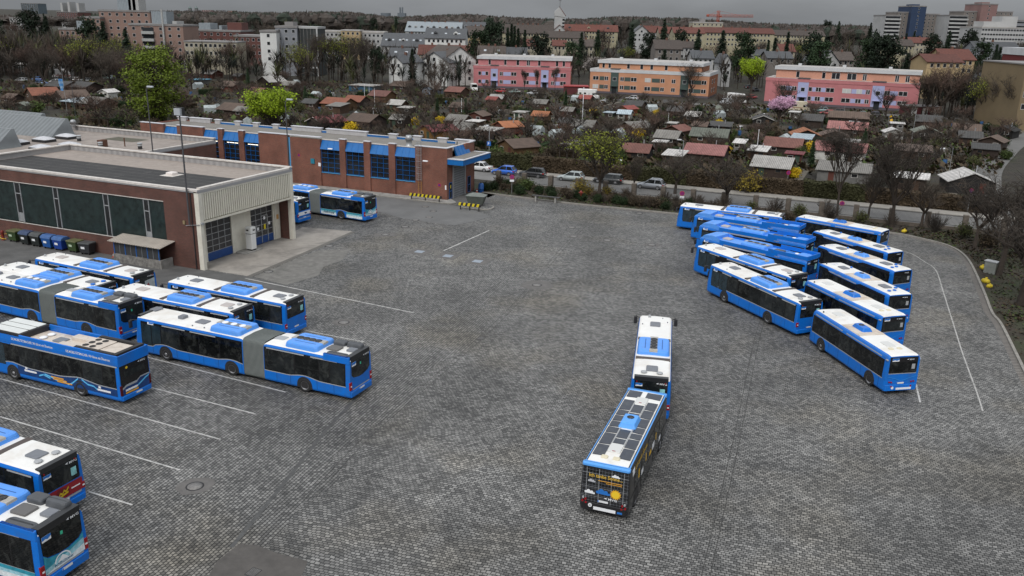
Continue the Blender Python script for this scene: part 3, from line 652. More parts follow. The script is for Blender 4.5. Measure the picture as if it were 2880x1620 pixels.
    for s in (1, -1): tr.rings([[(x, s * y, z) for y, z in ((1.1, 2.85), (1.1, zt), (.98, zt + .05), (.86, zt), (.86, 2.85))] for x, zt in ((4.2, 2.95), (3.6, 3.3), (.5, 3.32), (.25, 3.2))], 0)
    tr.box(.15, .45, -1.1, 1.1, 2.85, 3.34); tr.build('unit_tray', MATTE, t)
    u = MB().rbox(2.05, 3.75, -.8, .8, 2.9, 3.24, .05, .02).build('cooling_unit', BE, t); MB().rbox(.55, 2.0, -.8, .8, 2.9, 3.2, .05, .02).build('cooling_unit', BE, t)
    for x in (2.75, 3.35):
        for y in (-.5, 0, .5): MB().lathe((x, y, 3.235), [(.2, 0), (.2, .025), (.16, .03), (.15, .01)], 14).build('fan', MATTE, u)
    end_panel(-1.14, 1.14, .95, 2.6, x=-.01).build('rear_window', BLACK, t)
    end_panel(-.8, .85, 1.75, 2.15, x=-.016).build('window', GLASS, t)
    o = MB(); o.add([(-.02, .0, 2.1), (-.02, .8, 2.1), (-.02, .8, 2.05), (-.02, 0, 2.05)], [(3, 2, 1, 0)])
    p = MB(); p.add([(-.022, .72, 2.36), (-.022, .6, 2.46), (-.022, .48, 2.36), (-.022, .6, 2.26)], [(3, 2, 1, 0)]); p.build('warning_print', mat('warn_yellow', (.75, .5, .02), .4), t)
    mvg(t, -.5, 2.36, x=-.02, size=.15)
    poly_end([(1.14, .55), (1.14, .95), (.75, 1.12), (-.05, 1.12), (-.35, 1.35), (-1.14, 1.35), (-1.14, .55)], -.02, 'wrap_panel', NAVY, t)
    q = MB(); q.add([(-.024, 1.14, .95), (-.024, .75, 1.12), (-.024, -.05, 1.12), (-.024, -.35, 1.35), (-.024, -1.14, 1.35), (-.024, -1.14, 1.43), (-.024, -.4, 1.43), (-.024, -.1, 1.26), (-.024, .75, 1.26), (-.024, 1.14, 1.08)], [(0, 1, 8, 9), (1, 2, 7, 8), (2, 3, 6, 7), (3, 4, 5, 6)]); q.build('trim_strip', SILV, t)
    b = MB(); pl = ((.1, .8), (-.4, 1.02), (-.8, 1.2), (-1.1, 1.28))
    for (ya, za), (yb, zb) in zip(pl, pl[1:]): b.add([(-.026, ya, za - .05), (-.026, ya, za + .05), (-.026, yb, zb + .05), (-.026, yb, zb - .05)], [(0, 1, 2, 3)])
    b.build('lightning_print', BOLT, t); MB().box(-.03, -.02, -.1, .85, .82, .94).build('white_label', WHT, t); MB().box(-.03, -.02, -.15, .85, .66, .76).build('orange_print', ORNG, t)
    for s in (1, -1): MB().rbox(-.03, .12, s * 1.13 - .09, s * 1.13 + .09, .65, 1.3, .03, .02).build('tail_light', mat('tail_dark_red', (.08, .005, .01), .2), t)
    MB().rbox(-.08, .1, -1.17, 1.17, .3, .6, .08, .05).build('bumper', BLUE, t); plate(t, .5, y=-.1, x=-.08)
    return t
def water_ad_rear(t):
    x = -.02
    poly_end([(1.02, .82), (1.02, 1.72), (.8, 1.52), (.2, 1.39), (-.2, 1.39), (-.8, 1.52), (-1.02, 1.72), (-1.02, .82)], x, 'advert', ADTEAL, t)
    poly_end([(1.02, .82), (1.02, 1.05), (.6, 1.12), (.2, 1.3), (0, 1.22), (-.3, 1.25), (-.7, 1.36), (-1.02, 1.42), (-1.02, .82)], x - .004, 'advert', ADLIGHT, t)
    poly_end([(1.0, .82), (.5, .95), (.05, 1.02), (-.4, 1.03), (-1.02, 1.15), (-1.02, .82)], x - .008, 'advert', ADWHITE, t)
    a = MB(); c = [(.12 + .42 * cos(pi * k / 16), 1.05 + .36 * sin(pi * k / 16)) for k in range(17)]; d = [(.12 + .36 * cos(pi * k / 16), 1.05 + .30 * sin(pi * k / 16)) for k in range(17)]
    for k in range(16): a.add([(x - .012, *c[k]), (x - .012, *c[k + 1]), (x - .012, *d[k + 1]), (x - .012, *d[k])], [(0, 1, 2, 3)])
    a.add([(x - .012, .4, 1.03), (x - .012, .12, 1.3), (x - .012, .02, 1.22), (x - .012, -.16, 1.03)], [(0, 1, 2, 3)]); a.build('advert_emblem', WHT, t)
    text('Adelholzener', .2, mat('script_blue', (.02, .12, .25), .4), t, 'advert_lettering', (x - .016, .55, .9), (0, -1, 0), (0, .25, 1), sx=.9)
def water_ad_side(t):
    for s in (1, -1):
        ax = (3.5,)
        xs = [.3 + 6.3 * k / 24 for k in range(25)]
        for z0, z1, m in ((.80, 1.0, ADTEAL), (.62, .82, ADLIGHT), (.38, .66, ADWHITE)):
            for seg in ([x for x in xs if x < 2.85], [x for x in xs if x > 4.1]): strip([(x, z0 + .02 * sin(x * 5), z1) for x in seg], s, .012 + (.002 if m is ADLIGHT else .004 if m is ADWHITE else 0), 2.9).build('advert', m, t)
        text('Adelholzener', .5, mat('script_dark', (.01, .035, .06), .4), t, 'advert_lettering', ((6.2, 1.272, .55) if s > 0 else (4.2, -1.272, .55)), (-s, 0, 0), (-s * .2, 0, 1), sx=.62)
def red_ad(t):
    poly_end([(1.1, .86), (1.1, 1.5), (-1.1, 1.5), (-1.1, .86)], -.02, 'advert', mat('ad_red', (.28, .012, .02), .35), t)
    poly_end([(.02 + .36 * cos(-2 * pi * k / 20) + .12 * sin(-2 * pi * k / 20), 1.18 + .24 * sin(-2 * pi * k / 20)) for k in range(20)], -.024, 'advert_emblem', mat('ad_red_dark', (.16, .01, .015), .4), t)
    b = MB()
    for y0, y1, z0, z1 in ((.3, .18, 1.02, 1.22), (.2, .05, 1.2, 1.12), (.08, -.04, 1.1, 1.28), (-.02, -.16, 1.27, 1.16), (-.14, -.3, 1.17, 1.34), (.32, -.26, 1.0, 1.1)):
        b.add([(-.028, y0, z0 - .05), (-.028, y0, z0 + .05), (-.028, y1, z1 + .05), (-.028, y1, z1 - .05)], [(0, 1, 2, 3)])
    b.build('advert_emblem', mat('ad_gold', (.62, .45, .02), .4), t)
    for y0, y1 in ((.95, .5), (-.45, -.95)): MB().box(-.026, -.02, y1, y0, 1.14, 1.2).build('advert_lettering', WHT, t)
    end_panel(-1.0, 1.0, .74, .84, x=-.014).build('trim_strip', LGREY, t)
def photo_ad(t):
    poly_end([(-.02, 1.3), (-.02, 2.2), (-1.02, 2.3), (-1.02, 1.3)], -.02, 'advert', mat('ad_grey', (.42, .46, .46), .35, var=.3), t)
    poly_end([(.05, 1.2), (-.1, 1.75), (-.35, 2.0), (-.55, 1.6), (-.6, 1.2)], -.026, 'advert', mat('ad_red', (.28, .012, .02), .35), t)
    poly_end([(.6, .8), (.6, 1.25), (-1.02, 1.25), (-1.02, .8)], -.03, 'advert', mat('ad_green', (.08, .26, .1), .35), t)
def white_ad(t):
    poly_end([(1.1, 1.0), (1.1, 1.42), (-1.1, 1.42), (-1.1, 1.0)], -.02, 'advert', WHT, t)
    poly_end([(-.1, 1.1), (.0, 1.28), (-.3, 1.3), (-.5, 1.22), (-.4, 1.12)], -.026, 'advert_emblem', NAVY, t)
    end_panel(-1.1, 1.1, .62, .72, x=-.014).build('trim_strip', LGREY, t)
# ---------------------------------------------------------------- parked cars
def carpaint(name, c): return mat('car_' + name, c, .25, coat=.5, var=.05)
def make_car(name, label, paint, kind='hatch', L=4.2, group='cars parked along the street', cat='car', Wd=1.76, Hh=1.48, loc=(0, 0, 0), rz=0.0, rails=False):
    "x forward, origin at the centre of the car on the ground"
    t = thing(name, label, cat, loc, rz, group); h = L / 2; w = Wd / 2
    st = {'hatch': (.0, .30, .52, .93), 'wagon': (.0, .30, .55, .98), 'sedan': (.0, .30, .50, .84), 'suv': (.0, .27, .5, .97)}[kind]
    zb = .92 if kind != 'suv' else 1.02
    secs = [(-h, .55, zb - .1, .78 * w), (-h + .08, .32, zb - .02, .93 * w), (-h + .5, .2, zb, w), (-.2 * h, .2, zb - .02, w), (.38 * h, .2, zb - .04, w), (.62 * h, .22, zb - .12, .98 * w), (h - .14, .26, zb - .26, .9 * w), (h, .42, zb - .36, .72 * w)]
    b = MB(); rs = []
    for x, z0, z1, y in secs:
        rs.append([(x, -y * .94, z0), (x, -y, z0 + (z1 - z0) * .35), (x, -y * .97, z0 + (z1 - z0) * .75), (x, -y * .84, z1), (x, y * .84, z1), (x, y * .97, z0 + (z1 - z0) * .75), (x, y, z0 + (z1 - z0) * .35), (x, y * .94, z0)])
    b.rings([r[::-1] for r in rs], 0, smooth=True); b.build('body', paint, t)
    xr = -h + (.12 if kind != 'sedan' else .75); xrt = -h + {'hatch': .55, 'wagon': .42, 'suv': .4, 'sedan': 1.35}[kind]
    xf, xft = .42 * h, .06 * h
    g = MB(); g.rings([[(xr, -w * .86, zb - .04), (xr, w * .86, zb - .04), (xf, w * .84, zb - .06), (xf, -w * .84, zb - .06)][::-1], [(xrt, -w * .68, Hh - .06), (xrt, w * .68, Hh - .06), (xft, w * .68, Hh - .05), (xft, -w * .68, Hh - .05)][::-1]][::1], 0)
    for i, f in enumerate(g.f): pass
    g.build('windows', GLASS, t)
    r = MB(); r.rings([[(xrt - .06, -w * .69, Hh - .07), (xft + .05, -w * .69, Hh - .07), (xft + .05, w * .69, Hh - .07), (xrt - .06, w * .69, Hh - .07)], [(xrt + .05, -w * .6, Hh), (xft - .12, -w * .6, Hh), (xft - .12, w * .6, Hh), (xrt + .05, w * .6, Hh)]], 0)
    xm = (xrt + xft) / 2 - .05
    for s in (1, -1):
        for (xa, xb) in ((xr + .02, xrt), (xm, xm), (xf - .05, xft)):
            r.add([(xa - .05, s * (w * .86 + .012), zb - .05), (xa + .07, s * (w * .86 + .012), zb - .05), (xb + .05, s * (w * .69 + .006), Hh - .06), (xb - .06, s * (w * .69 + .006), Hh - .06)], [(0, 1, 2, 3) if s < 0 else (3, 2, 1, 0)])
    r.build('roof', paint, t)
    if rails:
        for s in (1, -1): MB().cyl((xrt + .1, s * w * .62, Hh + .05), (xft - .1, s * w * .62, Hh + .04), .025, n=6).build('roof_rail', SILV, t)
        for x in (xrt + .35, xft - .35): MB().box(x - .04, x + .04, -w * .62, w * .62, Hh + .06, Hh + .1).build('roof_bar', SILV, t)
    for x in (-.60 * h, .62 * h):
        for s in (1, -1):
            o = MB().cyl((x, s * (w - .2), .31), (x, s * (w + .01), .31), .32, n=16).build('wheel', TYRE, t)
            MB().cyl((x, s * (w - .05), .31), (x, s * (w + .022), .31), .2, n=10).build('rim', RIM, o)
    for s in (1, -1):
        MB().rbox(-h - .01, -h + .22, s * w * .8 - .12, s * w * .8 + .12, zb - .28, zb - .1, .03, .02).build('tail_light', REDL, t)
        MB().rbox(h - .3, h - .02, s * w * .72 - .16, s * w * .72 + .16, zb - .44, zb - .3, .04, .02).build('headlight', LGREY, t)
        MB().rbox(xf - .25, xf - .1, s * (w + .07) - .09, s * (w + .07) + .09, zb - .02, zb + .13, .03, .03).build('mirror', paint, t)
    MB().box(-h - .015, -h + .02, -.26, .26, zb - .42, zb - .31).build('number_plate', PLATE, t)
    return t
def make_van(name, label, cat, body, L=5.4, Wd=2.0, Hh=2.4, group=None, loc=(0, 0, 0), rz=0, camper=False, alcove=False, stripe=None):
    t = thing(name, label, cat, loc, rz, group); h = L / 2; w = Wd / 2
    xs = h * (.42 if camper else .62)
    b = MB()
    b.rings([[(x, y, z) for y, z in ((-w, .35), (-w, Hh - .15), (-w + .12, Hh), (w - .12, Hh), (w, Hh - .15), (w, .35))][::-1] for x in (-h, xs)], 0)
    cw = w * (.9 if camper else 1); ch = 2.0 if camper else Hh - .1
    prof = [(xs, .35), (xs, ch), (xs + .25, ch), (h - .75, 1.25), (h - .08, 1.0), (h, .7), (h, .35)]
    b.rings([[(x, y, z) for x, z in prof] for y in (-cw, cw)][::-1], 0)
    if alcove: b.rings([[(x, y, z) for x, z in ((xs, 1.95), (xs, Hh), (xs + .9, Hh - .05), (xs + 1.15, Hh - .3), (xs + 1.0, 2.0))] for y in (-w + .03, w - .03)][::-1], 0)
    b.build('body', body, t)
    g = MB(); g.quad((xs + .3, -cw * .86, ch - .06), (h - .72, -cw * .9, 1.3), (h - .72, cw * .9, 1.3), (xs + .3, cw * .86, ch - .06))
    for v in range(len(g.v)): x, y, z = g.v[v]; g.v[v] = (x + .03, y, z + .03)
    g.build('windscreen', GLASS, t)
    for s in (1, -1):
        q = [(xs + .05, s * (cw + .008), 1.25), (h - .85, s * (cw + .008), 1.25), (xs + .35, s * (cw + .008), ch - .15), (xs + .05, s * (cw + .008), ch - .15)]
        MB().add(q, [(0, 1, 2, 3) if s < 0 else (3, 2, 1, 0)]).build('side_window', GLASS, t)
        if camper:
            for a, c in ((-h + .5, -h + 1.2), (-h + 1.8, -h + 2.7)): MB().box(a, c, s * w - .01, s * w + .015, 1.45, 1.95).build('side_window', GLASS, t)
        if stripe: MB().box(-h, xs, s * w - .008, s * w + .01, .95, 1.15).build('stripe', stripe, t)
        for x in (-h * .55, h * .62):
            o = MB().cyl((x, s * (cw - .22), .34), (x, s * (cw + .015), .34), .34, n=14).build('wheel', TYRE, t); MB().cyl((x, s * (cw - .1), .34), (x, s * (cw + .03), .34), .2, n=10).build('rim', RIM, o)
        MB().box(-h - .02, -h + .02, s * w * .86 - .08, s * w * .86 + .08, .8, 1.2).build('tail_light', REDL, t)
        MB().rbox(h - .18, h + .01, s * cw * .75 - .14, s * cw * .75 + .14, .72, .9, .03, .02).build('headlight', LGREY, t)
    if camper:
        MB().rbox(-h + 1.0, -h + 1.5, -.3, .3, Hh - .02, Hh + .1, .05, .03).build('roof_hatch', LGREY, t); MB().rbox(-h + 2.2, -h + 2.6, -.25, .25, Hh - .02, Hh + .08, .05, .03).build('roof_hatch', LGREY, t)
    return t
# ---------------------------------------------------------------- put the buses where they stand
def place(o, x, y, deg, label=None):
    o.location = (x, y, 0); o.rotation_euler = (0, 0, radians(deg))
    if label: o['label'] = label
    return o
solo = make_solo('bus', 'white roofed solo bus with a picture advert on its rear beside the smoking shelter', True)
soloB = make_solo('bus', 'white roofed solo bus', False)
def solo_at(x, y, d, lb, src=None): return dup(src or soloB, (x, y, 0), radians(d), lb)
solo_b = solo_at(-31.94, 63.84, 154.3, 'white roofed solo bus with two blue roof vents, cut by the left photo edge')
for k in list(KIDS[solo_b.name]):
    if k.name.startswith('roof_vent') and not k.name.startswith('roof_band'): k.data = k.data.copy(); k.data.materials[0] = BLUE
solo_d = solo_at(-19.60, 58.99, 156.5, 'solo bus with beige stained roof between two articulated buses and a solo bus', solo)
place(soloB, -16.41, 61.37, 155.5, 'solo bus with clean white roof standing nearest the white gated workshop front')
solo_h = solo_at(-21.40, 36.22, 157.8, 'solo bus with a red advert and yellow emblem across its rear')
solo_j = solo_at(-24.61, 98.30, 156, 'bus behind the workshop with a white advert band across its blue rear')
solo_m = solo_at(8.57, 47.84, 79.9, 'white roofed bus driving away with a black solar trailer in tow')
solo_t1 = solo_at(30.80, 95.69, 154.4, 'farthest white roofed tractor bus, standing along the street fence')
solo_t5 = solo_at(24.89, 71.13, 120.6, 'tractor bus with stained white roof beside an all blue bus', solo)
solo_t6 = solo_at(23.51, 63.76, 113.2, 'front tractor bus of the fan, its whole blue flank in view')
place(solo, -30.27, 67.11, 154.7); photo_ad(solo); red_ad(solo_h); white_ad(solo_j)
art = make_artic('articulated_bus', 'long articulated bus with grey bellows in the foreground, clean blue flank in view')
art_c = dup(art, (-28.11, 59.67, 0), radians(155.2), 'articulated bus parked behind the electric bus, cut by the left edge of the photo')
art_i = dup(art, (-18.84, 31.29, 0), radians(160.2), 'articulated bus in the bottom left corner with a mineral water advert on its rear')
art_j = dup(art, (-17.09, 100.05, 0), radians(151.5), 'articulated bus between the brick buildings with a mineral water advert along its flank')
place(art, -9.58, 50.63, 156.4); water_ad_rear(art_i); water_ad_rear(art_j); water_ad_side(art_j); water_ad_side(art_i)
place(make_electric(), -23.52, 49.36, 157.4)
gas = make_gas('bus', 'all blue tractor bus with roof dome, first behind the stained white roofed tractor bus')
place(gas, 27.83, 76.55, 133.3)
dup(gas, (29.68, 82.95, 0), radians(140.2), 'all blue tractor bus with roof dome standing between two other all blue buses')
dup(gas, (30.72, 88.87, 0), radians(145.7), 'all blue tractor bus with roof dome, next to the farthest white roofed tractor bus')
tr0 = make_trailer('bus_trailer', 'front trailer of the fan with rounded blue body and its whole flank in view', 0)
place(tr0, 26.11, 52.80, 101)
dup(tr0, (28.87, 60.99, 0), radians(106.8), 'trailer with cream roof vents and brown roof stain, directly behind the front trailer')
dup(tr0, (39.77, 89.29, 0), radians(136.2), 'farthest trailer with rounded blue roof edge, beside the curved kerb')
tr1 = make_trailer('bus_trailer', 'dark fronted trailer with blue bird emblems, nearest of its kind to the camera', 1)
place(tr1, 31.65, 66.44, 104.9)
dup(tr1, (35.01, 73.79, 0), radians(113.1), 'dark fronted trailer with blue bird emblems standing between two trailers of its kind')
dup(tr1, (37.08, 80.32, 0), radians(116.8), 'dark fronted trailer with blue bird emblems, next to the farthest rounded trailer')
place(make_solar(), 4.77, 37.04, 69.9)
# ---------------------------------------------------------------- ground materials
def cobble_mat():
    m, nt, b = newmat('granite_setts'); L = nt.links.new
    tc = N(nt, 'ShaderNodeTexCoord'); obj = tc.outputs['Object']
    nz = N(nt, 'ShaderNodeTexNoise'); nz.inputs['Scale'].default_value = .55; nz.inputs['Detail'].default_value = 3; L(obj, nz.inputs['Vector'])
    sb = N(nt, 'ShaderNodeVectorMath', operation='SUBTRACT'); sb.inputs[1].default_value = (.5, .5, .5); L(nz.outputs['Color'], sb.inputs[0])
    outs = []
    for ang, warp, bw, rh in ((-72, .10, .21, .19), (18, .6, .24, .175)):
        sc = N(nt, 'ShaderNodeVectorMath', operation='SCALE'); sc.inputs['Scale'].default_value = warp; L(sb.outputs[0], sc.inputs[0])
        ad = N(nt, 'ShaderNodeVectorMath', operation='ADD'); L(obj, ad.inputs[0]); L(sc.outputs[0], ad.inputs[1])
        mp = N(nt, 'ShaderNodeMapping'); mp.inputs['Rotation'].default_value = (0, 0, radians(ang)); L(ad.outputs[0], mp.inputs['Vector'])
        br = N(nt, 'ShaderNodeTexBrick'); br.inputs['Scale'].default_value = 1; br.inputs['Brick Width'].default_value = bw; br.inputs['Row Height'].default_value = rh
        br.inputs['Mortar Size'].default_value = .021; br.inputs['Mortar Smooth'].default_value = .3; br.inputs['Bias'].default_value = -.1
        br.inputs['Color1'].default_value = (.262, .256, .244, 1); br.inputs['Color2'].default_value = (.078, .077, .075, 1); br.inputs['Mortar'].default_value = (.026, .026, .025, 1)
        L(mp.outputs[0], br.inputs['Vector'])
        sy = N(nt, 'ShaderNodeSeparateXYZ'); L(mp.outputs[0], sy.inputs[0]); dv = N(nt, 'ShaderNodeMath', operation='DIVIDE'); dv.inputs[1].default_value = rh; L(sy.outputs[1], dv.inputs[0])
        pg = N(nt, 'ShaderNodeMath', operation='PINGPONG'); pg.inputs[1].default_value = .5; L(dv.outputs[0], pg.inputs[0]); mr = N(nt, 'ShaderNodeMapRange'); mr.inputs['From Max'].default_value = .2; mr.inputs['To Min'].default_value = .32 if ang < 0 else .6; L(pg.outputs[0], mr.inputs['Value'])
        rx = N(nt, 'ShaderNodeMix', data_type='RGBA', blend_type='MULTIPLY'); rx.inputs[0].default_value = 1; L(br.outputs['Color'], rx.inputs[6]); L(mr.outputs[0], rx.inputs[7]); outs.append((rx.outputs[2], br.outputs['Fac']))
    sp = N(nt, 'ShaderNodeSeparateXYZ'); L(obj, sp.inputs[0])
    # zone boundary: the drain line from (-7.5,50) to (11,110)
    mu = N(nt, 'ShaderNodeMath', operation='MULTIPLY'); mu.inputs[1].default_value = -.262; L(sp.outputs[1], mu.inputs[0])
    a2 = N(nt, 'ShaderNodeMath', operation='ADD'); L(sp.outputs[0], a2.inputs[0]); L(mu.outputs[0], a2.inputs[1])
    n2 = N(nt, 'ShaderNodeTexNoise'); n2.inputs['Scale'].default_value = .09; L(obj, n2.inputs['Vector'])
    m3 = N(nt, 'ShaderNodeMath', operation='MULTIPLY_ADD'); m3.inputs[1].default_value = 9; m3.inputs[2].default_value = -4.5; L(n2.outputs['Fac'], m3.inputs[0])
    a3 = N(nt, 'ShaderNodeMath', operation='ADD'); L(a2.outputs[0], a3.inputs[0]); L(m3.outputs[0], a3.inputs[1])
    gt = N(nt, 'ShaderNodeMath', operation='GREATER_THAN'); gt.inputs[1].default_value = -20.0; L(a3.outputs[0], gt.inputs[0])
    mx = N(nt, 'ShaderNodeMix', data_type='RGBA'); L(gt.outputs[0], mx.inputs[0]); L(outs[0][0], mx.inputs[6]); L(outs[1][0], mx.inputs[7])
    fm = N(nt, 'ShaderNodeMix', data_type='FLOAT'); L(gt.outputs[0], fm.inputs[0]); L(outs[0][1], fm.inputs[2]); L(outs[1][1], fm.inputs[3])
    col = mx.outputs[2]
    for sc_, lo, hi, a, bb in ((.16, .35, .68, .72, 1.22), (.9, .3, .7, .8, 1.17), (.045, .35, .65, .8, 1.16), (3.2, .3, .7, .85, 1.15)):
        n = N(nt, 'ShaderNodeTexNoise'); n.inputs['Scale'].default_value = sc_; n.inputs['Detail'].default_value = 5; n.inputs['Roughness'].default_value = .6; L(obj, n.inputs['Vector'])
        mr = N(nt, 'ShaderNodeMapRange'); mr.inputs['From Min'].default_value = lo; mr.inputs['From Max'].default_value = hi; mr.inputs['To Min'].default_value = a; mr.inputs['To Max'].default_value = bb; L(n.outputs['Fac'], mr.inputs['Value'])
        x = N(nt, 'ShaderNodeMix', data_type='RGBA', blend_type='MULTIPLY'); x.inputs[0].default_value = 1; L(col, x.inputs[6]); L(mr.outputs[0], x.inputs[7]); col = x.outputs[2]
    # warm / mossy tint patches
    n = N(nt, 'ShaderNodeTexNoise'); n.inputs['Scale'].default_value = .11; n.inputs['Detail'].default_value = 6; L(obj, n.inputs['Vector'])
    mr = N(nt, 'ShaderNodeMapRange'); mr.inputs['From Min'].default_value = .5; mr.inputs['From Max'].default_value = .68; mr.inputs['To Max'].default_value = .8; L(n.outputs['Fac'], mr.inputs['Value'])
    x = N(nt, 'ShaderNodeMix', data_type='RGBA', blend_type='MULTIPLY'); L(mr.outputs[0], x.inputs[0]); L(col, x.inputs[6]); x.inputs[7].default_value = (1.1, 1.02, .88, 1); col = x.outputs[2]
    # oil and tyre stains
    n = N(nt, 'ShaderNodeTexNoise'); n.inputs['Scale'].default_value = .32; n.inputs['Detail'].default_value = 8; n.inputs['Roughness'].default_value = .7; n.inputs['Distortion'].default_value = 1.2; L(obj, n.inputs['Vector'])
    mr = N(nt, 'ShaderNodeMapRange'); mr.inputs['From Min'].default_value = .58; mr.inputs['From Max'].default_value = .74; mr.inputs['To Max'].default_value = .55; L(n.outputs['Fac'], mr.inputs['Value'])
    x = N(nt, 'ShaderNodeMix', data_type='RGBA'); L(mr.outputs[0], x.inputs[0]); L(col, x.inputs[6]); x.inputs[7].default_value = (.05, .049, .047, 1); col = x.outputs[2]
    L(col, b.inputs['Base Color']); b.inputs['Roughness'].default_value = .62; b.inputs['Specular IOR Level'].default_value = .35
    bp = N(nt, 'ShaderNodeBump'); bp.inputs['Strength'].default_value = .55; bp.inputs['Distance'].default_value = .03; bp.invert = True; L(fm.outputs[0], bp.inputs['Height']); L(bp.outputs[0], b.inputs['Normal'])
    return m
def ground_mat(name, cols, scales, rough=.95, bump=.6):
    m, nt, b = newmat(name); L = nt.links.new; tc = N(nt, 'ShaderNodeTexCoord'); col = None
    for (c, s) in zip(cols[1:], scales):
        n = N(nt, 'ShaderNodeTexNoise'); n.inputs['Scale'].default_value = s; n.inputs['Detail'].default_value = 8; n.inputs['Roughness'].default_value = .7; L(tc.outputs['Object'], n.inputs['Vector'])
        mr = N(nt, 'ShaderNodeMapRange'); mr.inputs['From Min'].default_value = .45; mr.inputs['From Max'].default_value = .6; L(n.outputs['Fac'], mr.inputs['Value'])
        x = N(nt, 'ShaderNodeMix', data_type='RGBA'); L(mr.outputs[0], x.inputs[0])
        if col is None: x.inputs[6].default_value = (*cols[0], 1)
        else: L(col, x.inputs[6])
        x.inputs[7].default_value = (*c, 1); col = x.outputs[2]
    L(col, b.inputs['Base Color']); b.inputs['Roughness'].default_value = rough
    if bump:
        n = N(nt, 'ShaderNodeTexNoise'); n.inputs['Scale'].default_value = 6; n.inputs['Detail'].default_value = 6; L(tc.outputs['Object'], n.inputs['Vector'])
        bp = N(nt, 'ShaderNodeBump'); bp.inputs['Strength'].default_value = bump; bp.inputs['Distance'].default_value = .1; L(n.outputs['Fac'], bp.inputs['Height']); L(bp.outputs[0], b.inputs['Normal'])
    return m
COB = cobble_mat()
ASPH = mat('asphalt', (.105, .103, .10), .85, var=.22, vscale=.5, bump=.25, bscale=60, dirt=((.05, .05, .05), .35, .6))
ASPHL = mat('asphalt_light', (.135, .134, .132), .85, var=.16, vscale=.4, bump=.2, bscale=60, dirt=((.1, .1, .1), .3, .5))
CONC = mat('concrete_pad', (.30, .275, .245), .8, var=.2, vscale=.5, bump=.15, bscale=20, dirt=((.12, .11, .10), .35, .75))
CONC2 = mat('concrete_grey', (.30, .29, .27), .85, var=.25, vscale=1.5, dirt=((.1, .1, .09), .8, .7))
KERB = mat('kerb_stone', (.25, .235, .21), .85, var=.25, vscale=2.5)
PAINTL = mat('road_paint_white', (.50, .49, .47), .7, var=.25, vscale=8, dirt=((.13, .13, .125), 2.2, 1.0))
EARTH = ground_mat('bare_earth', [(.032, .024, .017), (.05, .038, .026), (.035, .042, .018)], [.5, .22])
GARDEN = ground_mat('garden_soil_grass', [(.019, .014, .009), (.028, .035, .012), (.014, .011, .008), (.034, .027, .018)], [.10, .25, .6])
GRASS = ground_mat('lawn', [(.05, .085, .02), (.075, .10, .028), (.05, .055, .022)], [.5, 1.5])
GRAVEL = mat('roof_gravel', (.21, .195, .175), .95, var=.3, vscale=9, bump=.5, bscale=40, dirt=((.12, .11, .1), .5, .6))
SIDEW = mat('pavement_light', (.30, .28, .25), .85, var=.18, vscale=1.2, dirt=((.18, .16, .14), .6, .6))
# ---------------------------------------------------------------- terrain: one radial sheet to the horizon
def make_terrain():
    rad = [2, 30, 60, 100, 150, 200, 260, 330, 380, 430, 480, 540, 600, 660, 730, 800, 950, 1200, 1600, 2200, 3000, 4500, 7000, 12000]; n = 72; vs = [(0, 0, -.03)]; fs = []
    for r in rad:
        for k in range(n): a = 2 * pi * k / n; vs.append((r * cos(a), r * sin(a), terrain(r, 0) - .03))
    for k in range(n): fs.append((0, 1 + k, 1 + (k + 1) % n))
    for i in range(len(rad) - 1):
        for k in range(n):
            a = 1 + i * n + k; b = 1 + i * n + (k + 1) % n; fs.append((a, a + n, b + n, b))
    me = bpy.data.meshes.new('terrain'); me.from_pydata(vs, [], fs); me.materials.append(GARDEN); me.update()
    o = bpy.data.objects.new('terrain', me); link(o); o['kind'] = 'structure'
make_terrain()
kp = [(-5, 119.5), (2.4, 115.6), (8.3, 112.8), (14, 110.6), (20.9, 108.0), (30, 104.6), (38, 102.6), (45.3, 100.0), (48, 97.0), (49.3, 94.4), (49.3, 91.2), (48, 86.5), (44.4, 77.1), (41.7, 70.4), (40.8, 67.2), (37.2, 57.6), (31, 41), (22, 17)]
KL = smooth_line(kp, 5)
back = [D(-14, 50), D(-130, 50), D(-130, -120), Vector((22, -10, 0))]
sheet('yard_paving', [(p.x, p.y) for p in KL] + [(p.x, p.y) for p in back[::-1]][0:1] + [(p.x, p.y) for p in (D(-130, -120), D(-130, 50), D(-14, 50))], 0.0, COB)
kb = MB()
for i in range(len(KL) - 1):
    a, b = KL[i], KL[i + 1]; t = (b - a).normalized(); nn = Vector((-t.y, t.x, 0)) * .11
    kb.rings([[(p.x - nn.x, p.y - nn.y, -.02), (p.x + nn.x, p.y + nn.y, -.02), (p.x + nn.x, p.y + nn.y, .13), (p.x - nn.x, p.y - nn.y, .13)] for p in (a, b)], 0)
kb.build('kerb', KERB)['kind'] = 'structure'
gut = MB(); off = [Vector((KL[max(i - 1, 0)].y - KL[min(i + 1, len(KL) - 1)].y, KL[min(i + 1, len(KL) - 1)].x - KL[max(i - 1, 0)].x, 0)).normalized() * -.34 + p for i, p in enumerate(KL)]
ribbon(off, .45, .004, gut); gut.build('gutter', stripemat('gutter_setts', (.22, .2, .18), (.07, .065, .06), 1, .3, .8))['kind'] = 'structure'
sheet('planting_bed', [(p.x + .0, p.y + .0) for p in KL] + [(p.x, p.y) for p in (Vector((60, 20, 0)), Vector((74, 92, 0)), D(78, 54.6), D(6, 54.6), D(-10, 54.6))], .05, EARTH)
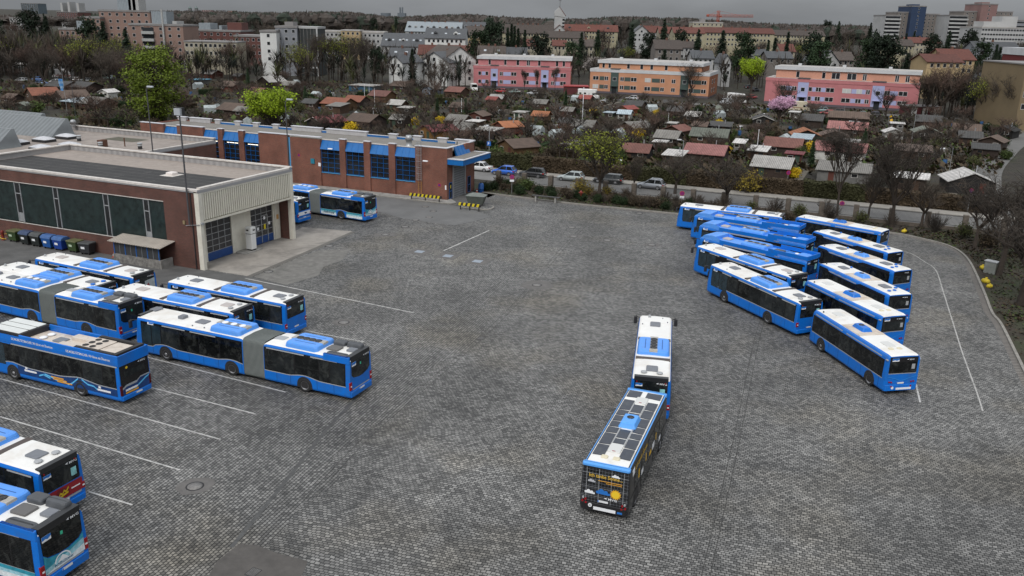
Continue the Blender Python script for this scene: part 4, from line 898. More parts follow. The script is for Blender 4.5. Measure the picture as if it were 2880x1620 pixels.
# asphalt lane, aprons and pads
px = lambda l, z=0: [(G(*p).x, G(*p).y) for p in l]
dd = lambda l: [(D(*p).x, D(*p).y) for p in l]
sheet('asphalt_lane', dd([(-90, 29.5), (-20, 31.5), (-3, 31.5)]) + px([(1130, 614), (1200, 624), (1280, 634), (1330, 624), (1384, 609), (1330, 590), (1290, 580), (1240, 573)]) + dd([(6.6, 38.1), (1, 38.2), (-90, 38.3)]), .004, ASPHL)
sheet('asphalt_bay', px([(1290, 579), (1385, 574), (1372, 556), (1352, 536)]) + dd([(9, 48), (5.1, 47), (5.1, 41.6), (6.8, 39.6)]), .005, ASPH)
sheet('pavement', dd([(-90, 38.35), (5.2, 38.35), (6.5, 38.7), (6.9, 39.4), (6.4, 40.0), (5.1, 41.3), (5.1, 40.3), (-90, 40.3)]), .12, CONC2)
pk = MB(); P_ = dd([(-90, 38.35), (5.2, 38.35), (6.5, 38.7), (6.9, 39.4), (6.4, 40.0), (5.1, 41.3)])
for a, b in zip(P_, P_[1:]): pk.quad((*a, 0), (*b, 0), (*b, .12), (*a, .12))
pk.build('kerb', KERB)['kind'] = 'structure'
sheet('apron', dd([(-110, -9.2), (-30, -9.0), (4.9, -7.8), (11.5, -6.8), (12.2, -2.0), (11.8, -.4), (5.0, .3), (-.4, .1), (-110, .1)]), .004, ASPH)
sheet('concrete_pad', dd([(-1.6, .3), (4.95, .35), (4.3, 10.5), (3.6, 19.8), (-2.5, 18.8), (-1.6, 14.0)]), .006, CONC)
sheet('concrete_strip', dd([(5.6, .4), (9.8, -.2), (10.6, 3.5), (9.3, 6.2), (9.5, 9.0), (7.9, 13.2), (5.2, 11.0), (5.3, 6.0)]), .007, mat('concrete_worn', (.165, .158, .146), .85, var=.3, vscale=1.5, dirt=((.1, .1, .09), .8, .7)))
dg = MB(); ribbon(dd([(5.15, .3), (4.6, 10.5), (3.9, 19.6)]), .55, .010, dg); dg.build('drain_channel', stripemat('drain_setts', (.2, .19, .17), (.06, .055, .05), 1, .28, .8))['kind'] = 'structure'
def groove(name, pts, w, z, m):
    mb = MB(); ribbon(pts, w, z, mb); o = mb.build(name, m); o['kind'] = 'structure'; return o
JD = mat('joint_dark', (.042, .041, .039), .85, var=.3)
j1 = smooth_line(px([(1692, 588), (1590, 690), (1465, 838), (1352, 950), (1180, 1100), (1040, 1222), (870, 1400)]), 4)
for s in (-1, 1): groove('joint', [Vector((p.x + .19 * s, p.y, 0)) for p in j1], .035, .006, JD)
j2 = px([(650, 1540), (790, 1370), (913, 1214), (1010, 1110)]); groove('joint', j2, .22, .005, mat('joint_fill', (.075, .075, .074), .8, var=.3))
j3 = smooth_line(px([(1985, 1620), (2030, 1420), (2075, 1220), (2130, 950), (2160, 860)]), 4)
for s in (-1, 1): groove('joint', [Vector((p.x + .19 * s, p.y, 0)) for p in j3], .035, .006, JD)
# painted lines
LN = [(((0, 1172), (506, 1322)), .11), (((0, 1065), (300, 1147), (620, 1236)), .11), (((425, 1090), (720, 1165)), .11), (((415, 1005), (803, 1103)), .11), (((250, 1383), (372, 1420)), .11), (((690, 783), (900, 826), (1165, 880)), .13), (((1248, 705), (1376, 648)), .16), (((860, 930), (1024, 962)), .1), (((2576, 1080), (2588, 1132)), .12)]
for pts, w in LN: groove('road_marking', px(pts), w, .009, PAINTL)
wl = smooth_line(px([(2440, 692), (2547, 708), (2600, 736), (2632, 760), (2652, 818), (2684, 920), (2708, 996), (2746, 1100), (2764, 1156)]), 4)
groove('road_marking', wl, .1, .009, mat('road_paint_worn', (.42, .41, .39), .7, var=.25, vscale=8, dirt=((.13, .13, .125), 2.0, 1.0)))
groove('lane_marking', px([(1384, 609), (1330, 624), (1281, 634)]), .05, .009, JD)
def manhole(px_, py_, pad=1.1, square=False, label='', r=.38, padm=None):
    p = G(px_, py_); t = thing('manhole_cover', label, 'manhole cover', (p.x, p.y, 0), .3, 'manhole covers in the yard paving')
    if pad:
        pts = [(pad * (.85 + .25 * R.random()) * cos(2 * pi * k / 14), pad * .9 * (.85 + .25 * R.random()) * sin(2 * pi * k / 14)) for k in range(14)] if not square else [(-pad, -pad * .7), (pad, -pad * .7), (pad, pad * .7), (-pad, pad * .7)]
        MB().add([(x, y, .008) for x, y in pts], [tuple(range(len(pts)))]).build('surround', padm or mat('manhole_pad', (.125, .118, .112), .85, var=.2, vscale=2), t)
    MB().lathe((0, 0, 0), [(r + .08, .0), (r + .08, .018), (r + .02, .02)], 20).build('frame', MATTE, t)
    MB().lathe((0, 0, 0), [(r, .0), (r, .024), (.02, .026)], 20).build('lid', mat('iron_lid', (.22, .21, .2), .6, metal=.3, var=.3, vscale=6), t)
    return t
MH = [(548, 1368, 1.0, 'manhole cover in a square grey patch left of the dark joint in the setts'), (967, 907, .95, 'manhole cover behind the long articulated bus, in a pale patch'), (1084, 660, 1.2, 'manhole cover in a reddish concrete patch beside the workshop pad'), (1196, 582, 0, 'manhole cover in the asphalt lane nearest the striped barriers'), (1219, 594, 0, 'middle manhole cover of the asphalt lane'), (1207, 611, 0, 'manhole cover at the lower edge of the asphalt lane'), (1169, 619, 0, 'manhole cover in setts just below the asphalt lane'), (1139, 638, 0, 'manhole cover in setts between the workshop pad and asphalt lane'), (1684, 590, 0, 'manhole cover beside the kerb at the top of the drain line'), (1798, 600, 0, 'manhole cover beside the kerb near the farthest tractor bus'), (1608, 640, 0, 'manhole cover in open setts below the kerb, without a patch'), (1613, 665, .9, 'manhole cover in a small pale patch at the drain line'), (1708, 676, .9, 'manhole cover in a pale patch right of the drain line'), (1833, 689, .9, 'manhole cover in a grey patch in front of the all blue buses'), (755, 764, 0, 'manhole cover in the concrete strip before the workshop'), (1510, 802, 1.6, 'manhole cover in the widest dark round patch at the yard centre'), (926, 692, 0, 'manhole cover at the end of the drain channel by the workshop pad')]
for x, y, p, lb in MH: manhole(x, y, p, lb and p == 1.2, lb)
for (x, y), lb in zip(((1180, 708), (1260, 720), (1343, 735)), ('left of three pale blue access covers', 'middle of three pale blue access covers, largest dark surround', 'right of three pale blue access covers')):
    p = G(x, y); t = thing('access_cover', lb, 'access cover', (p.x, p.y, 0), radians(-20), 'pale blue access covers in the setts')
    MB().box(-1.1, 1.1, -1.1, 1.1, 0, .008).build('surround', mat('manhole_pad', (.125, .118, .112), .85, var=.2, vscale=2), t); MB().box(-.45, .45, -.45, .45, 0, .02).build('lid', mat('lid_pale_blue', (.25, .29, .34), .35, var=.15), t)
def grate(x, y, lb, pad=None):
    p = G(x, y); t = thing('drain_grate', lb, 'drain grate', (p.x, p.y, 0), radians(65))
    MB().box(-.3, .3, -.25, .25, 0, .012).build('frame', MATTE, t); g = MB()
    for k in range(6): g.box(-.26, .26, -.21 + .075 * k, -.18 + .075 * k, .012, .022)
    g.build('bars', mat('iron_lid', (.22, .21, .2), .6), t)
grate(1352, 952, 'iron drain grate on the drain line in mid yard'); grate(712, 1610, 'iron drain grate in the asphalt patch at the bottom edge')
sheet('asphalt_patch', px([(575, 1640), (610, 1580), (672, 1530), (720, 1533), (780, 1556), (865, 1578), (858, 1600), (838, 1640)]), .006, mat('asphalt_patch', (.085, .078, .072), .85, var=.25, vscale=1.2, bump=.3, bscale=40))
# street beyond the fence
sheet('street', dd([(-140, 57.0), (160, 57.0), (160, 64.6), (-140, 64.6)]), .004, mat('street_asphalt', (.17, .165, .158), .85, var=.14, vscale=.4, dirt=((.1, .1, .1), .2, .5)))
sheet('footpath', dd([(-140, 64.8), (95, 64.8), (95, 67.4), (-140, 67.4)]), .1, SIDEW)
st = MB(); st.rings([[tuple(D(x, y)) [:2] + (z,) for y, z in ((64.6, -.02), (64.8, -.02), (64.8, .12), (64.6, .12))] for x in (-140, 95)], 0); st.build('kerb', KERB)['kind'] = 'structure'
groove('road', smooth_line([(46, 62), (55.5, 91.7), (63, 110), (71.5, 128), (82, 148), (95, 168), (112, 192), (150, 240)], 5), 4.4, .03, mat('road_grey', (.13, .127, .12), .9, var=.15, vscale=.5))
# lane between the pink blocks and the gardens
groove('road', dd([(-40, 206), (20, 207.5), (120, 209), (230, 211)]), 6, .03, mat('road_grey', (.13, .127, .12), .9))
groove('road', [D(88, 205), D(92, 222), D(98, 250), D(108, 290)], 7, .035, mat('road_grey', (.13, .127, .12), .9))
BRK = brickmat('brick_dark_red', (.135, .043, .03), (.09, .029, .021), (.11, .085, .07))
BRK2 = brickmat('brick_orange_red', (.23, .068, .04), (.165, .047, .03), (.17, .13, .10))
CREAM = mat('cream_render', (.68, .65, .56), .75, var=.08, vscale=1.2, dirt=((.35, .31, .25), .6, .35))
CRIB = mat('cream_ribbed_sheet', (.70, .67, .57), .6, var=.08, vscale=1.0)
CAPW = mat('parapet_cap', (.60, .56, .52), .7, var=.15, vscale=2, dirt=((.34, .31, .28), 1.2, .6))
SLATE = mat('parapet_panel', (.30, .29, .29), .7, var=.2, vscale=2.5)
GGREEN = stripemat('ribbed_green_glass', (.022, .038, .036), (.010, .018, .018), 0, .16, .22, var=.5)
BITU = mat('roof_bitumen', (.028, .027, .027), .8, var=.25, vscale=.8, dirt=((.07, .065, .06), .5, .5))
RGRAV = mat('roof_beige_gravel', (.31, .265, .232), .9, var=.14, vscale=1.5, bump=.3, bscale=40, dirt=((.22, .19, .17), .3, .5))
METB = mat('blue_sheet_metal', (.006, .13, .40), .4, var=.08, dirt=((.02, .08, .2), 1.0, .3))
FRB = mat('blue_window_frame', (.006, .11, .36), .4)
SILLB = mat('blue_sill', (.09, .34, .62), .4)
DARKP = mat('dark_pane', (.018, .019, .021), .08, spec=.6, var=.6, vscale=.8)
GATEP = mat('gate_pane', (.040, .040, .044), .15, spec=.5, var=.35, vscale=1.2)
GATEB = mat('gate_blue', (.012, .055, .20), .5, var=.15)
STEEL = mat('galvanised_steel', (.38, .39, .40), .45, metal=.5, var=.15)
POSTG = mat('pole_dark_grey', (.085, .085, .09), .5, metal=.3)
GREYD = stripemat('roller_slats', (.24, .25, .26), (.13, .135, .14), 2, .32, .55)
ROOFG2 = mat('roof_grey_felt', (.29, .25, .222), .9, var=.18, vscale=1.0, bump=.3, bscale=30, dirt=((.16, .14, .125), .4, .7))
# ---------------------------------------------------------------- workshop hall with the white gated front
def hall():
    t = thing('workshop_hall', 'brick workshop hall with cream ribbed front and two glazed gates', 'workshop', DO, DA)
    X0, X1, Y1 = -32.5, -.36, 14.0
    w = MB(); w.box(X0, X1, 0, .3, 0, 2.0); w.box(X0, X1, 0, .3, 6.2, 7.45); w.box(-4.2, X1, 0, .3, 2.0, 6.2); w.box(X0, X0 + .3, 0, .3, 2.0, 6.2)
    w.build('wall', BRK, t)
    MB().box(X0, X1 + 0, Y1 - .3, Y1, 0, 7.2).build('wall', BRK, t); MB().box(X0, X0 + .3, .3, Y1 - .3, 0, 7.2).build('wall', BRK, t)
    MB().box(X0 + .3, -4.2, -.06, .3, 1.93, 2.0).build('sill', CAPW, t); MB().box(X0 + .3, -4.2, -.02, .3, 6.2, 6.27).build('lintel', CAPW, t)
    xs = [(-32.2, -24.6), (-23.75, -19.0), (-18.3, -12.1), (-11.4, -6.85), (-6.15, -4.2)]
    for i, (a, b) in enumerate(xs): MB().box(a, b, .14, .2, 2.0, 6.2).build('window', GGREEN, t)
    for a, b in zip(xs, xs[1:]):
        x0, x1 = a[1], b[0]
        o = MB().box(x0 + .06, x1 - .06, .13, .19, 2.0, 6.2).build('vent_window', DARKP, t)
        f = MB()
        for x in (x0, x1 - .06): f.box(x, x + .06, .05, .2, 2.0, 6.2)
        for z in (5.0, 6.12): f.box(x0 + .06, x1 - .06, .06, .125, z, z + .07)
        f.build('frame', LGREY, o)
        if a[1] in (-24.6, -6.85): MB().box(x0 + .08, x1 - .08, .08, .12, 2.05, 3.0).build('louvre', STEEL, o)
    MB().box(X0 + .25, X1 + .1, .25, Y1 - .25, 7.0, 7.25).build('roof', RGRAV, t)
    MB().box(X0 + .5, -.5, .6, 8.3, 7.25, 7.262).build('roof_membrane', BITU, t)
    seam = MB()
    for y in (1.9, 3.2, 4.5, 5.8, 7.1): seam.box(X0 + .6, -.6, y - .02, y + .02, 7.262, 7.268)
    for x, y in ((-28.5, 6.6), (-24.5, 3.2), (-22, 7.0), (-18.5, 3.1), (-13.5, 3.0), (-12.6, 5.8), (-8.6, 2.3), (-6.0, 2.5)): seam.box(x - .04, x + .04, y, y + 1.2, 7.262, 7.272)
    seam.build('roof_seam', mat('seam_grey', (.13, .125, .12), .8), t)
    p = MB(); p.box(X0, .02, Y1 - .35, Y1 - .05, 7.2, 7.82); p.box(X0 + .05, X0 + .35, .3, Y1 - .35, 7.2, 7.82); p.build('parapet', stripemat('parapet_slabs', (.33, .32, .315), (.26, .25, .25), 0, .9, .75), t)
    c = MB(); c.box(X0 - .08, .16, Y1 - .45, Y1 + .05, 7.82, 7.95); c.box(X0 - .08, X0 + .45, -.1, Y1 - .45, 7.82, 7.95); c.box(X0 + .45, .16, -.12, .32, 7.55, 7.75); c.build('roof_cap', CAPW, t)
    MB().box(X0, X1, -.07, 0, 7.42, 7.55).build('roof_edge', mat('edge_grey', (.33, .325, .33), .6), t)
    f = MB(); f.box(-.3, .16, .32, Y1 - .45, 7.6, 7.86); f.build('roof_cap', CAPW, t)
    MB().box(.162, .175, -.1, Y1, 7.42, 7.68).build('roof_edge', mat('edge_grey', (.33, .325, .33), .6), t)
    for y in (0, Y1 - .36):
        co = MB(); co.box(-.36, .16, y - .02, y + .36, 0, 7.42); co.build('column', CREAM, t)
    fs = MB(); fs.box(-.2, .02, .34, Y1 - .36, 4.66, 7.42); fs.build('fascia', mat('fascia_recess', (.30, .27, .21), .7), t)
    rb = MB(); n = 44; pitch = (Y1 - 1.0) / n
    for k in range(n): y = .5 + pitch * k; rb.box(.02, .12, y + pitch * .22, y + pitch * .78, 4.78, 7.25)
    rb.build('fascia_ribs', CRIB, t)
    fr = MB(); fr.box(.02, .135, .34, Y1 - .36, 4.5, 4.68); fr.box(.02, .135, .34, Y1 - .36, 7.25, 7.42); fr.box(.02, .13, .34, .5, 4.68, 7.25); fr.box(.02, .13, Y1 - .5, Y1 - .36, 4.68, 7.25); fr.build('fascia_frame', CREAM, t)
    MB().box(-1.8, -.2, .34, Y1 - .36, 4.5, 4.6).build('soffit', CREAM, t)
    [MB().box(-1.85, -1.6, a, b, 0, 4.5).build('recess_wall', CREAM, t) for a, b in ((.3, 2.45), (6.05, 9.0), (12.55, Y1 - .3))]
    MB().box(-1.6, -.36, .3, .42, 0, 4.5).build('side_wall', CREAM, t); MB().box(-1.3, -.36, Y1 - .42, Y1 - .3, 0, 4.5).build('side_wall', BRK, t)
    for y0, y1, dr in ((2.45, 6.05, False), (9.0, 12.55, True)):
        g = MB().box(-1.82, -1.74, y0, y1, .8, 4.5).build('gate', GATEP, t)
        MB().box(-1.76, -1.68, y0, y1, .02, .82).build('gate_panel', GATEB, g)
        b = MB()
        for k in range(1, 6): z = .8 + 3.7 * k / 6; b.box(-1.745, -1.70, y0, y1, z - .03, z + .03)
        for k in range(1, 4): y = y0 + (y1 - y0) * k / 4; b.box(-1.74, -1.705, y - .03, y + .03, .82, 4.5)
        b.box(-1.745, -1.69, y0, y1, .82, .87); b.build('glazing_bars', STEEL, g)
        if dr:
            d = MB(); y = y0 + (y1 - y0) * .62
            for yy in (y - .5, y + .5): d.box(-1.70, -1.66, yy - .05, yy + .05, .1, 3.0)
            d.box(-1.70, -1.66, y - .5, y + .5, 2.92, 3.02); d.build('wicket_door', STEEL, g)
            for yy, z, m in ((y, 1.75, mat('sign_yellow', (.75, .6, .02), .4)), (y + .75, 2.0, WHT), (y - 1.1, 1.7, WHT), (y, 2.7, WHT)): MB().box(-1.68, -1.655, yy - .14, yy + .14, z - (.26 if m is not WHT else .16), z + (.26 if m is not WHT else .16)).build('notice', m, g)
    MB().box(-1.62, -1.5, 12.75, 13.5, .02, 4.3).build('door', CREAM, t)
    MB().box(-1.5, -1.48, 13.0, 13.35, 2.2, 2.7).build('notice', mat('notice_orange', (.55, .30, .10), .6), t)
    o = MB().rbox(-9.9, -9.0, 6.2, 7.1, 7.25, 7.6, .12, .1).build('roof_light', mat('roof_light_white', (.72, .66, .62), .4), t); MB().box(-10.3, -8.6, 5.8, 7.5, 7.262, 7.29).build('roof_light_base', CAPW, o)
    fl = MB(); fl.cyl((.2, .1, 4.55), (.45, .0, 4.55), .14, n=10); fl.cyl((-1.6, -.1, 4.2), (.1, -.1, 4.45), .03, n=6); fl.build('wall_lamp', STEEL, t)
    MB().box(-1.9, -1.65, -.14, 0, 4.3, 4.65).build('wall_box', mat('box_ochre', (.25, .19, .1), .6), t); MB().cyl((-.75, -.08, 0), (-.75, -.08, 7.4), .05, n=8).build('downpipe', MATTE, t)
    return t
hall()
def hall_low():
    t = thing('low_hall', 'low flat roofed brick hall with domed rooflights behind the workshop', 'hall', DO, DA)
    X0, X1, Y0, Y1, H = -75, -30.0, 14.06, 36.0, 6.25
    MB().box(X0, X1, Y0, Y1, 0, 5.5).build('wall', BRK, t); MB().box(X0 + .2, X1 - .2, Y0 + .1, Y1 - .2, 5.5, 5.62).build('roof', ROOFG2, t)
    p = MB(); p.box(X0, X1, Y1 - .3, Y1, 5.5, H); p.box(X1 - .25, X1 - .02, Y0, Y1 - .3, 5.5, 5.95); p.build('parapet', stripemat('parapet_slabs', (.33, .32, .315), (.26, .25, .25), 0, .9, .75), t)
    c = MB(); c.box(X0, X1 + .06, Y1 - .42, Y1 + .06, H, H + .12); c.box(X1 - .32, X1 + .06, Y0, Y1 - .42, 5.95, 6.07); c.build('roof_cap', CAPW, t); MB().box(X1 + .0, X1 + .05, Y0, Y1, 5.62, 5.95).build('roof_edge', mat('edge_lead', (.36, .36, .37), .6), t)
    GL = mat('dome_white', (.52, .52, .54), .35, var=.12, vscale=2)
    for x, y in ((-51.1, 21.0), (-50.4, 24.6), (-50.5, 28.4), (-43.3, 22.8), (-44.2, 19.2)):
        o = MB().rbox(x - 1.35, x + 1.35, y - .95, y + .95, 5.6, 5.98, .1, .05).build('roof_light_base', MATTE, t)
        rs = [[(x + 1.3 * k * cc, y + .9 * k * ss, 6.0 + .38 * (1 - k * k)) for cc, ss in ((1, 1), (-1, 1), (-1, -1), (1, -1))] for k in (1, .8, .5, .15)]
        MB().rings(rs, 0, True, True, True).build('roof_light', GL, o)
    SH = stripemat('wired_glass', (.165, .18, .185), (.12, .13, .135), 0, .8, .3)
    for (xa, xb, y0) in ((-66, -53.5, 27.5), (-72, -62, 30.5), (-62, -49.5, 15.6)):
        m = MB(); n = 1.9
        m.rings([[(x + o_, y0, 5.6), (x + o_, y0 + 4.2, 5.6), (x + o_ * 0, y0 + 4.0, 8.0), (x, y0 + 3.6, 8.0)] for x, o_ in ((xa, 0), (xb, .8))], 0); m.build('shed_rooflight', SH, t)
    for x, y in ((-47, 27.5), (-39.2, 24.2), (-34.3, 26.3)):
        v = MB(); v.lathe((x, y, 5.6), [(.28, 0), (.28, .45)], 10, 0); v.build('vent_pipe', MATTE, t); MB().lathe((x, y, 6.05), [(.3, 0), (.3, .3), (.34, .3), (.34, .38)], 10).build('vent_cap', mat('vent_white', (.5, .53, .55), .5), t)
    MB().box(-40.2, -39.4, 24.6, 25.6, 5.6, 6.6).build('chimney', mat('rust', (.11, .05, .03), .8), t); MB().cyl((-37.8, 27, 5.6), (-37.8, 27, 6.8), .08, n=8).build('vent_pipe', mat('rust', (.11, .05, .03), .8), t)
    MB().lathe((-57, 35.2, 6.3), [(.35, 0), (.35, .5), (.55, .55), (.3, .95), (.05, 1.0)], 10).build('vent_cowl', STEEL, t)
    MB().box(-46, -40, 30.5, 33.5, 5.62, 5.63).build('roof_stain', mat('stain_dark', (.09, .085, .06), .9, var=.3), t)
    return t
hall_low()
def brick_block():
    t = thing('brick_bus_hall', 'long orange brick bus hall with blue framed windows and gravel roof', 'bus hall', DO, DA)
    X0, X1, Y0, Y1, H = -48.7, 5.0, 40.4, 48.8, 6.95
    bays = [(-44.03, -41.35), (-36.3, -33.5), (-32.6, -29.64), (-28.7, -25.95), (-15.2, -11.96), (-11.0, -7.98), (-6.99, -3.99), (-2.99, .17)]
    edges = [X0] + [v for b in bays for v in b] + [X1]; w = MB()
    for i in range(0, len(edges), 2):
        a, b = edges[i], edges[i + 1]
        if a < -20.5 < b: w.box(a, -20.75, Y0, Y0 + .5, 0, H - .08); w.box(-20.35, b, Y0, Y0 + .5, 0, H - .22)
        else: w.box(a, b, Y0, Y0 + .5, 0, H)
    w.build('wall', BRK2, t)
    for a, b in bays: MB().box(a, b, Y0 + .22, Y0 + .5, 0, 2.1).build('bay_wall', BRK2, t)
    for a, b in bays:
        o = MB().box(a, b, Y0 + .34, Y0 + .44, 2.1, 5.6).build('window', DARKP, t); f = MB()
        for k in range(4): x = a + .04 + (b - a - .08) * k / 3; f.box(x - .019, x + .019, Y0 + .26, Y0 + .35, 2.1, 5.5)
        for k in range(6): z = 2.16 + 3.3 * k / 5; f.box(a, b, Y0 + .265, Y0 + .345, z - .017, z + .017)
        f.build('frame', FRB, o); MB().box(a, b, Y0 + .1, Y0 + .3, 2.02, 2.1).build('sill', SILLB, o)
        c = MB(); c.rings([[(x, Y0 - .02, 5.36), (x, Y0 + .6, 6.62), (x, Y0 + .6, 6.5), (x, Y0 + .1, 5.36)][::-1] for x in (a, b)], 0)
        for k in range(1, 3): x = a + (b - a) * k / 3; c.rings([[(x_, Y0 - .06, 5.36), (x_, Y0 + .58, 6.66), (x_, Y0 + .58, 6.6), (x_, Y0, 5.36)][::-1] for x_ in (x - .02, x + .02)], 0, True, True)
        c.build('metal_hood', METB, t); MB().box(a, b, Y0 + .5, Y0 + .75, 6.62, 6.72).build('roof_edge', CAPW, t)
    for i in range(0, len(edges), 2): MB().box(edges[i] - .05, edges[i + 1] + .05, Y0 - .06, Y0 + .55, H, H + .09).build('roof_cap', mat('cap_white', (.55, .55, .58), .6, var=.1), t)
    MB().box(-20.75, -20.35, Y0 + .2, Y0 + .4, 0, 6.6).build('downpipe', SILLB, t)
    bk = MB(); bk.box(X0, X1, Y1 - .3, Y1, 0, 6.62); bk.box(X0, X0 + .3, Y0 + .5, Y1 - .3, 0, 6.62); bk.build('wall', BRK2, t)
    e = MB(); e.box(X1 - .3, X1, Y0 + .5, 42.0, 0, H); e.box(X1 - .3, X1, 45.9, Y1, 0, H); e.box(X1 - .3, X1, 42.0, 45.9, 4.5, 5.6); e.build('wall', BRK2, t)
    ec = MB(); ec.box(X1 - .4, X1 + .06, Y0 + .55, 43.1, H, H + .09); ec.box(X1 - .4, X1 + .06, 47.0, Y1 + .05, H, H + .09); ec.build('roof_cap', mat('cap_white', (.55, .55, .58), .6, var=.1), t)
    MB().box(X0 + .3, X1 - .35, Y0 + .6, Y1 - .3, 6.3, 6.45).build('roof', GRAVEL, t)
    for a, b in ((-48.7, -47), (-46.2, -42), (-41, -40), (-37, -36), (-33.4, -32.4), (-29.6, -28.6), (-26, -20.6), (-19.6, -12.5), (-8.7, -7.4), (-4.6, -3.4), (-.6, .8), (2.2, 5.0)): MB().box(a, b, Y1 - .5, Y1 - .02, 6.45, 7.05).build('parapet', mat('parapet_grey', (.42, .41, .41), .8, var=.12), t)
    [MB().box(a - .1, b + .1, Y1 - .6, Y1 + .1, 7.05, 7.15).build('roof_cap', mat('cap_white', (.55, .55, .58), .6, var=.1), t) for a, b in ((-48.7, -47), (-46.2, -42), (-41, -40), (-37, -36), (-33.4, -32.4), (-29.6, -28.6), (-26, -20.6), (-19.6, -12.5), (-8.7, -7.4), (-4.6, -3.4), (-.6, .8), (2.2, 5.0))]
    MB().box(-41, 2.2, Y1 - .32, Y1 - .1, 6.45, 6.72).build('roof_edge', METB, t); MB().box(-41, 2.2, Y1 - .36, Y1 - .06, 6.72, 6.78).build('roof_edge', mat('cap_white', (.55, .55, .58), .6, var=.1), t)
    g = MB().box(X1 - .22, X1 - .1, 42.0, 45.9, 0, 4.5).build('roller_gate', GREYD, t); fr = MB(); fr.box(X1 - .1, X1 + .1, 42.0, 42.3, 0, 4.6); fr.box(X1 - .1, X1 + .1, 45.6, 45.9, 0, 4.6); fr.box(X1 - .1, X1 + .1, 42.3, 45.6, 4.35, 4.6); fr.build('gate_frame', STEEL, g)
    cn = MB(); cn.rings([[(x, y, z) for x, y in ((X1 + .002, Y0 + .1), (7.35, Y0 + .1), (7.45, Y1 + .05), (X1 + .002, Y1 + .05))] for z in (4.85, 5.55)], 0); cn.build('canopy', METB, t)
    ct = MB(); ct.prism([(X1 + .002, Y0 + .05), (7.42, Y0 + .05), (7.52, Y1 + .1), (X1 + .002, Y1 + .1)], 5.55, 5.63); ct.build('canopy_cap', mat('cap_white', (.55, .55, .58), .6, var=.1), t)
    MB().box(X1 + .1, 7.1, 41.2, 48.2, 5.63, 5.66).build('canopy_roof', GRAVEL, t)
    h = MB(); h.rings([[(X1 + .25, y, 5.63), (X1 - .35, y, 6.85), (X1 - .45, y, 6.85), (X1 - .1, y, 5.63)] for y in (43.1, 47.0)], 0)
    for k in range(1, 4): y = 43.1 + 3.9 * k / 4; h.rings([[(X1 + .29, yy, 5.63), (X1 - .33, yy, 6.89), (X1 - .40, yy, 6.85), (X1 + .2, yy, 5.63)] for yy in (y - .02, y + .02)], 0)
    h.build('metal_hood', METB, t); MB().box(X1 - .6, X1 - .34, 43.1, 47.0, 6.83, 6.92).build('roof_edge', CAPW, t)
    for y0 in (40.95, 46.6):
        d = MB().box(X1 - .02, X1 + .03, y0, y0 + .85, .1, 2.3).build('door', DARKP, t); f = MB()
        for y in (y0, y0 + .79): f.box(X1 + .03, X1 + .06, y, y + .07, .1, 2.3)
        for z in (.1, 1.1, 2.25): f.box(X1 + .03, X1 + .06, y0, y0 + .85, z, z + .07)
        f.build('frame', FRB, d)
    for x, y, z, m in ((X1 + .06, 41.35, 1.75, mat('sign_yellow', (.75, .6, .02), .4)),): MB().box(x, x + .01, y - .1, y + .1, z - .22, z + .22).build('notice', m, t)
    MB().box(X1 - .3, X1 - .1, Y0 - .012, Y0, 1.45, 2.05).build('notice', WHT, t)
    s = MB().cyl((3.85, Y0 - .02, 2.0), (3.85, Y0, 2.0), .24, n=18).build('prohibition_sign', mat('sign_red', (.45, .02, .04), .4), t); MB().cyl((3.85, Y0 - .03, 2.0), (3.85, Y0 - .015, 2.0), .17, n=18).build('sign_face', mat('sign_face_purple', (.11, .03, .18), .4), s)
    s = MB().cyl((-18.9, Y0 - .02, 4.2), (-18.9, Y0, 4.2), .22, n=18).build('prohibition_sign', mat('sign_red', (.45, .02, .04), .4), t); MB().cyl((-18.9, Y0 - .03, 4.2), (-18.9, Y0 - .015, 4.2), .16, n=18).build('sign_face', mat('sign_face_purple', (.11, .03, .18), .4), s)
    MB().box(-16.8, -16.2, Y0 - .16, Y0, 3.2, 3.9).build('wall_box', mat('box_turquoise', (.02, .2, .28), .5), t); MB().box(-15.6, -15.2, Y0 - .02, Y0, 2.9, 3.4).build('notice', WHT, t)
    for x, z in ((-13.2, 5.6), (1.9, 5.15)):
        l = MB(); l.cyl((x - .5, Y0 - .05, z), (x, Y0 - .6, z + .05), .03, n=6); l.rbox(x - .1, x + .65, Y0 - .95, Y0 - .65, z, z + .14, .1, .06); l.build('wall_lamp', WHT, t)
    lad = MB(); x = 1.0
    for dx in (-.25, .25): lad.cyl((x + dx, Y0 - .25, 2.3), (x + dx, Y0 - .25, 7.9), .025, n=6)
    for k in range(18): lad.cyl((x - .25, Y0 - .25, 2.5 + .28 * k), (x + .25, Y0 - .25, 2.5 + .28 * k), .015, n=5)
    for k in range(7):
        z = 2.6 + .82 * k; pts = [(x + .38 * cos(pi + pi * j / 6), Y0 - .3 - .6 * sin(pi * j / 6) , z) for j in range(7)]
        for a, b in zip(pts, pts[1:]): lad.cyl(a, b, .022, n=5)
    for j in range(1, 6): a = pi + pi * j / 6; lad.cyl((x + .38 * cos(a), Y0 - .3 - .6 * sin(pi * j / 6), 2.6), (x + .38 * cos(a), Y0 - .3 - .6 * sin(pi * j / 6), 7.6), .014, n=5)
    for dx in (-.35, .35): lad.cyl((x + dx, Y0 - .2, 7.5), (x + dx, Y0 + 1.0, 7.5), .025, n=5)
    lad.build('cage_ladder', STEEL, t)
    l2 = MB()
    for dx in (-.25, .25): l2.cyl((x + dx, Y0 - .25, .25), (x + dx, Y0 - .25, 2.3), .03, n=6)
    for k in range(7): l2.cyl((x - .25, Y0 - .25, .4 + .28 * k), (x + .25, Y0 - .25, .4 + .28 * k), .02, n=5)
    l2.build('lower_ladder', mat('ladder_ochre', (.42, .22, .06), .6), t)
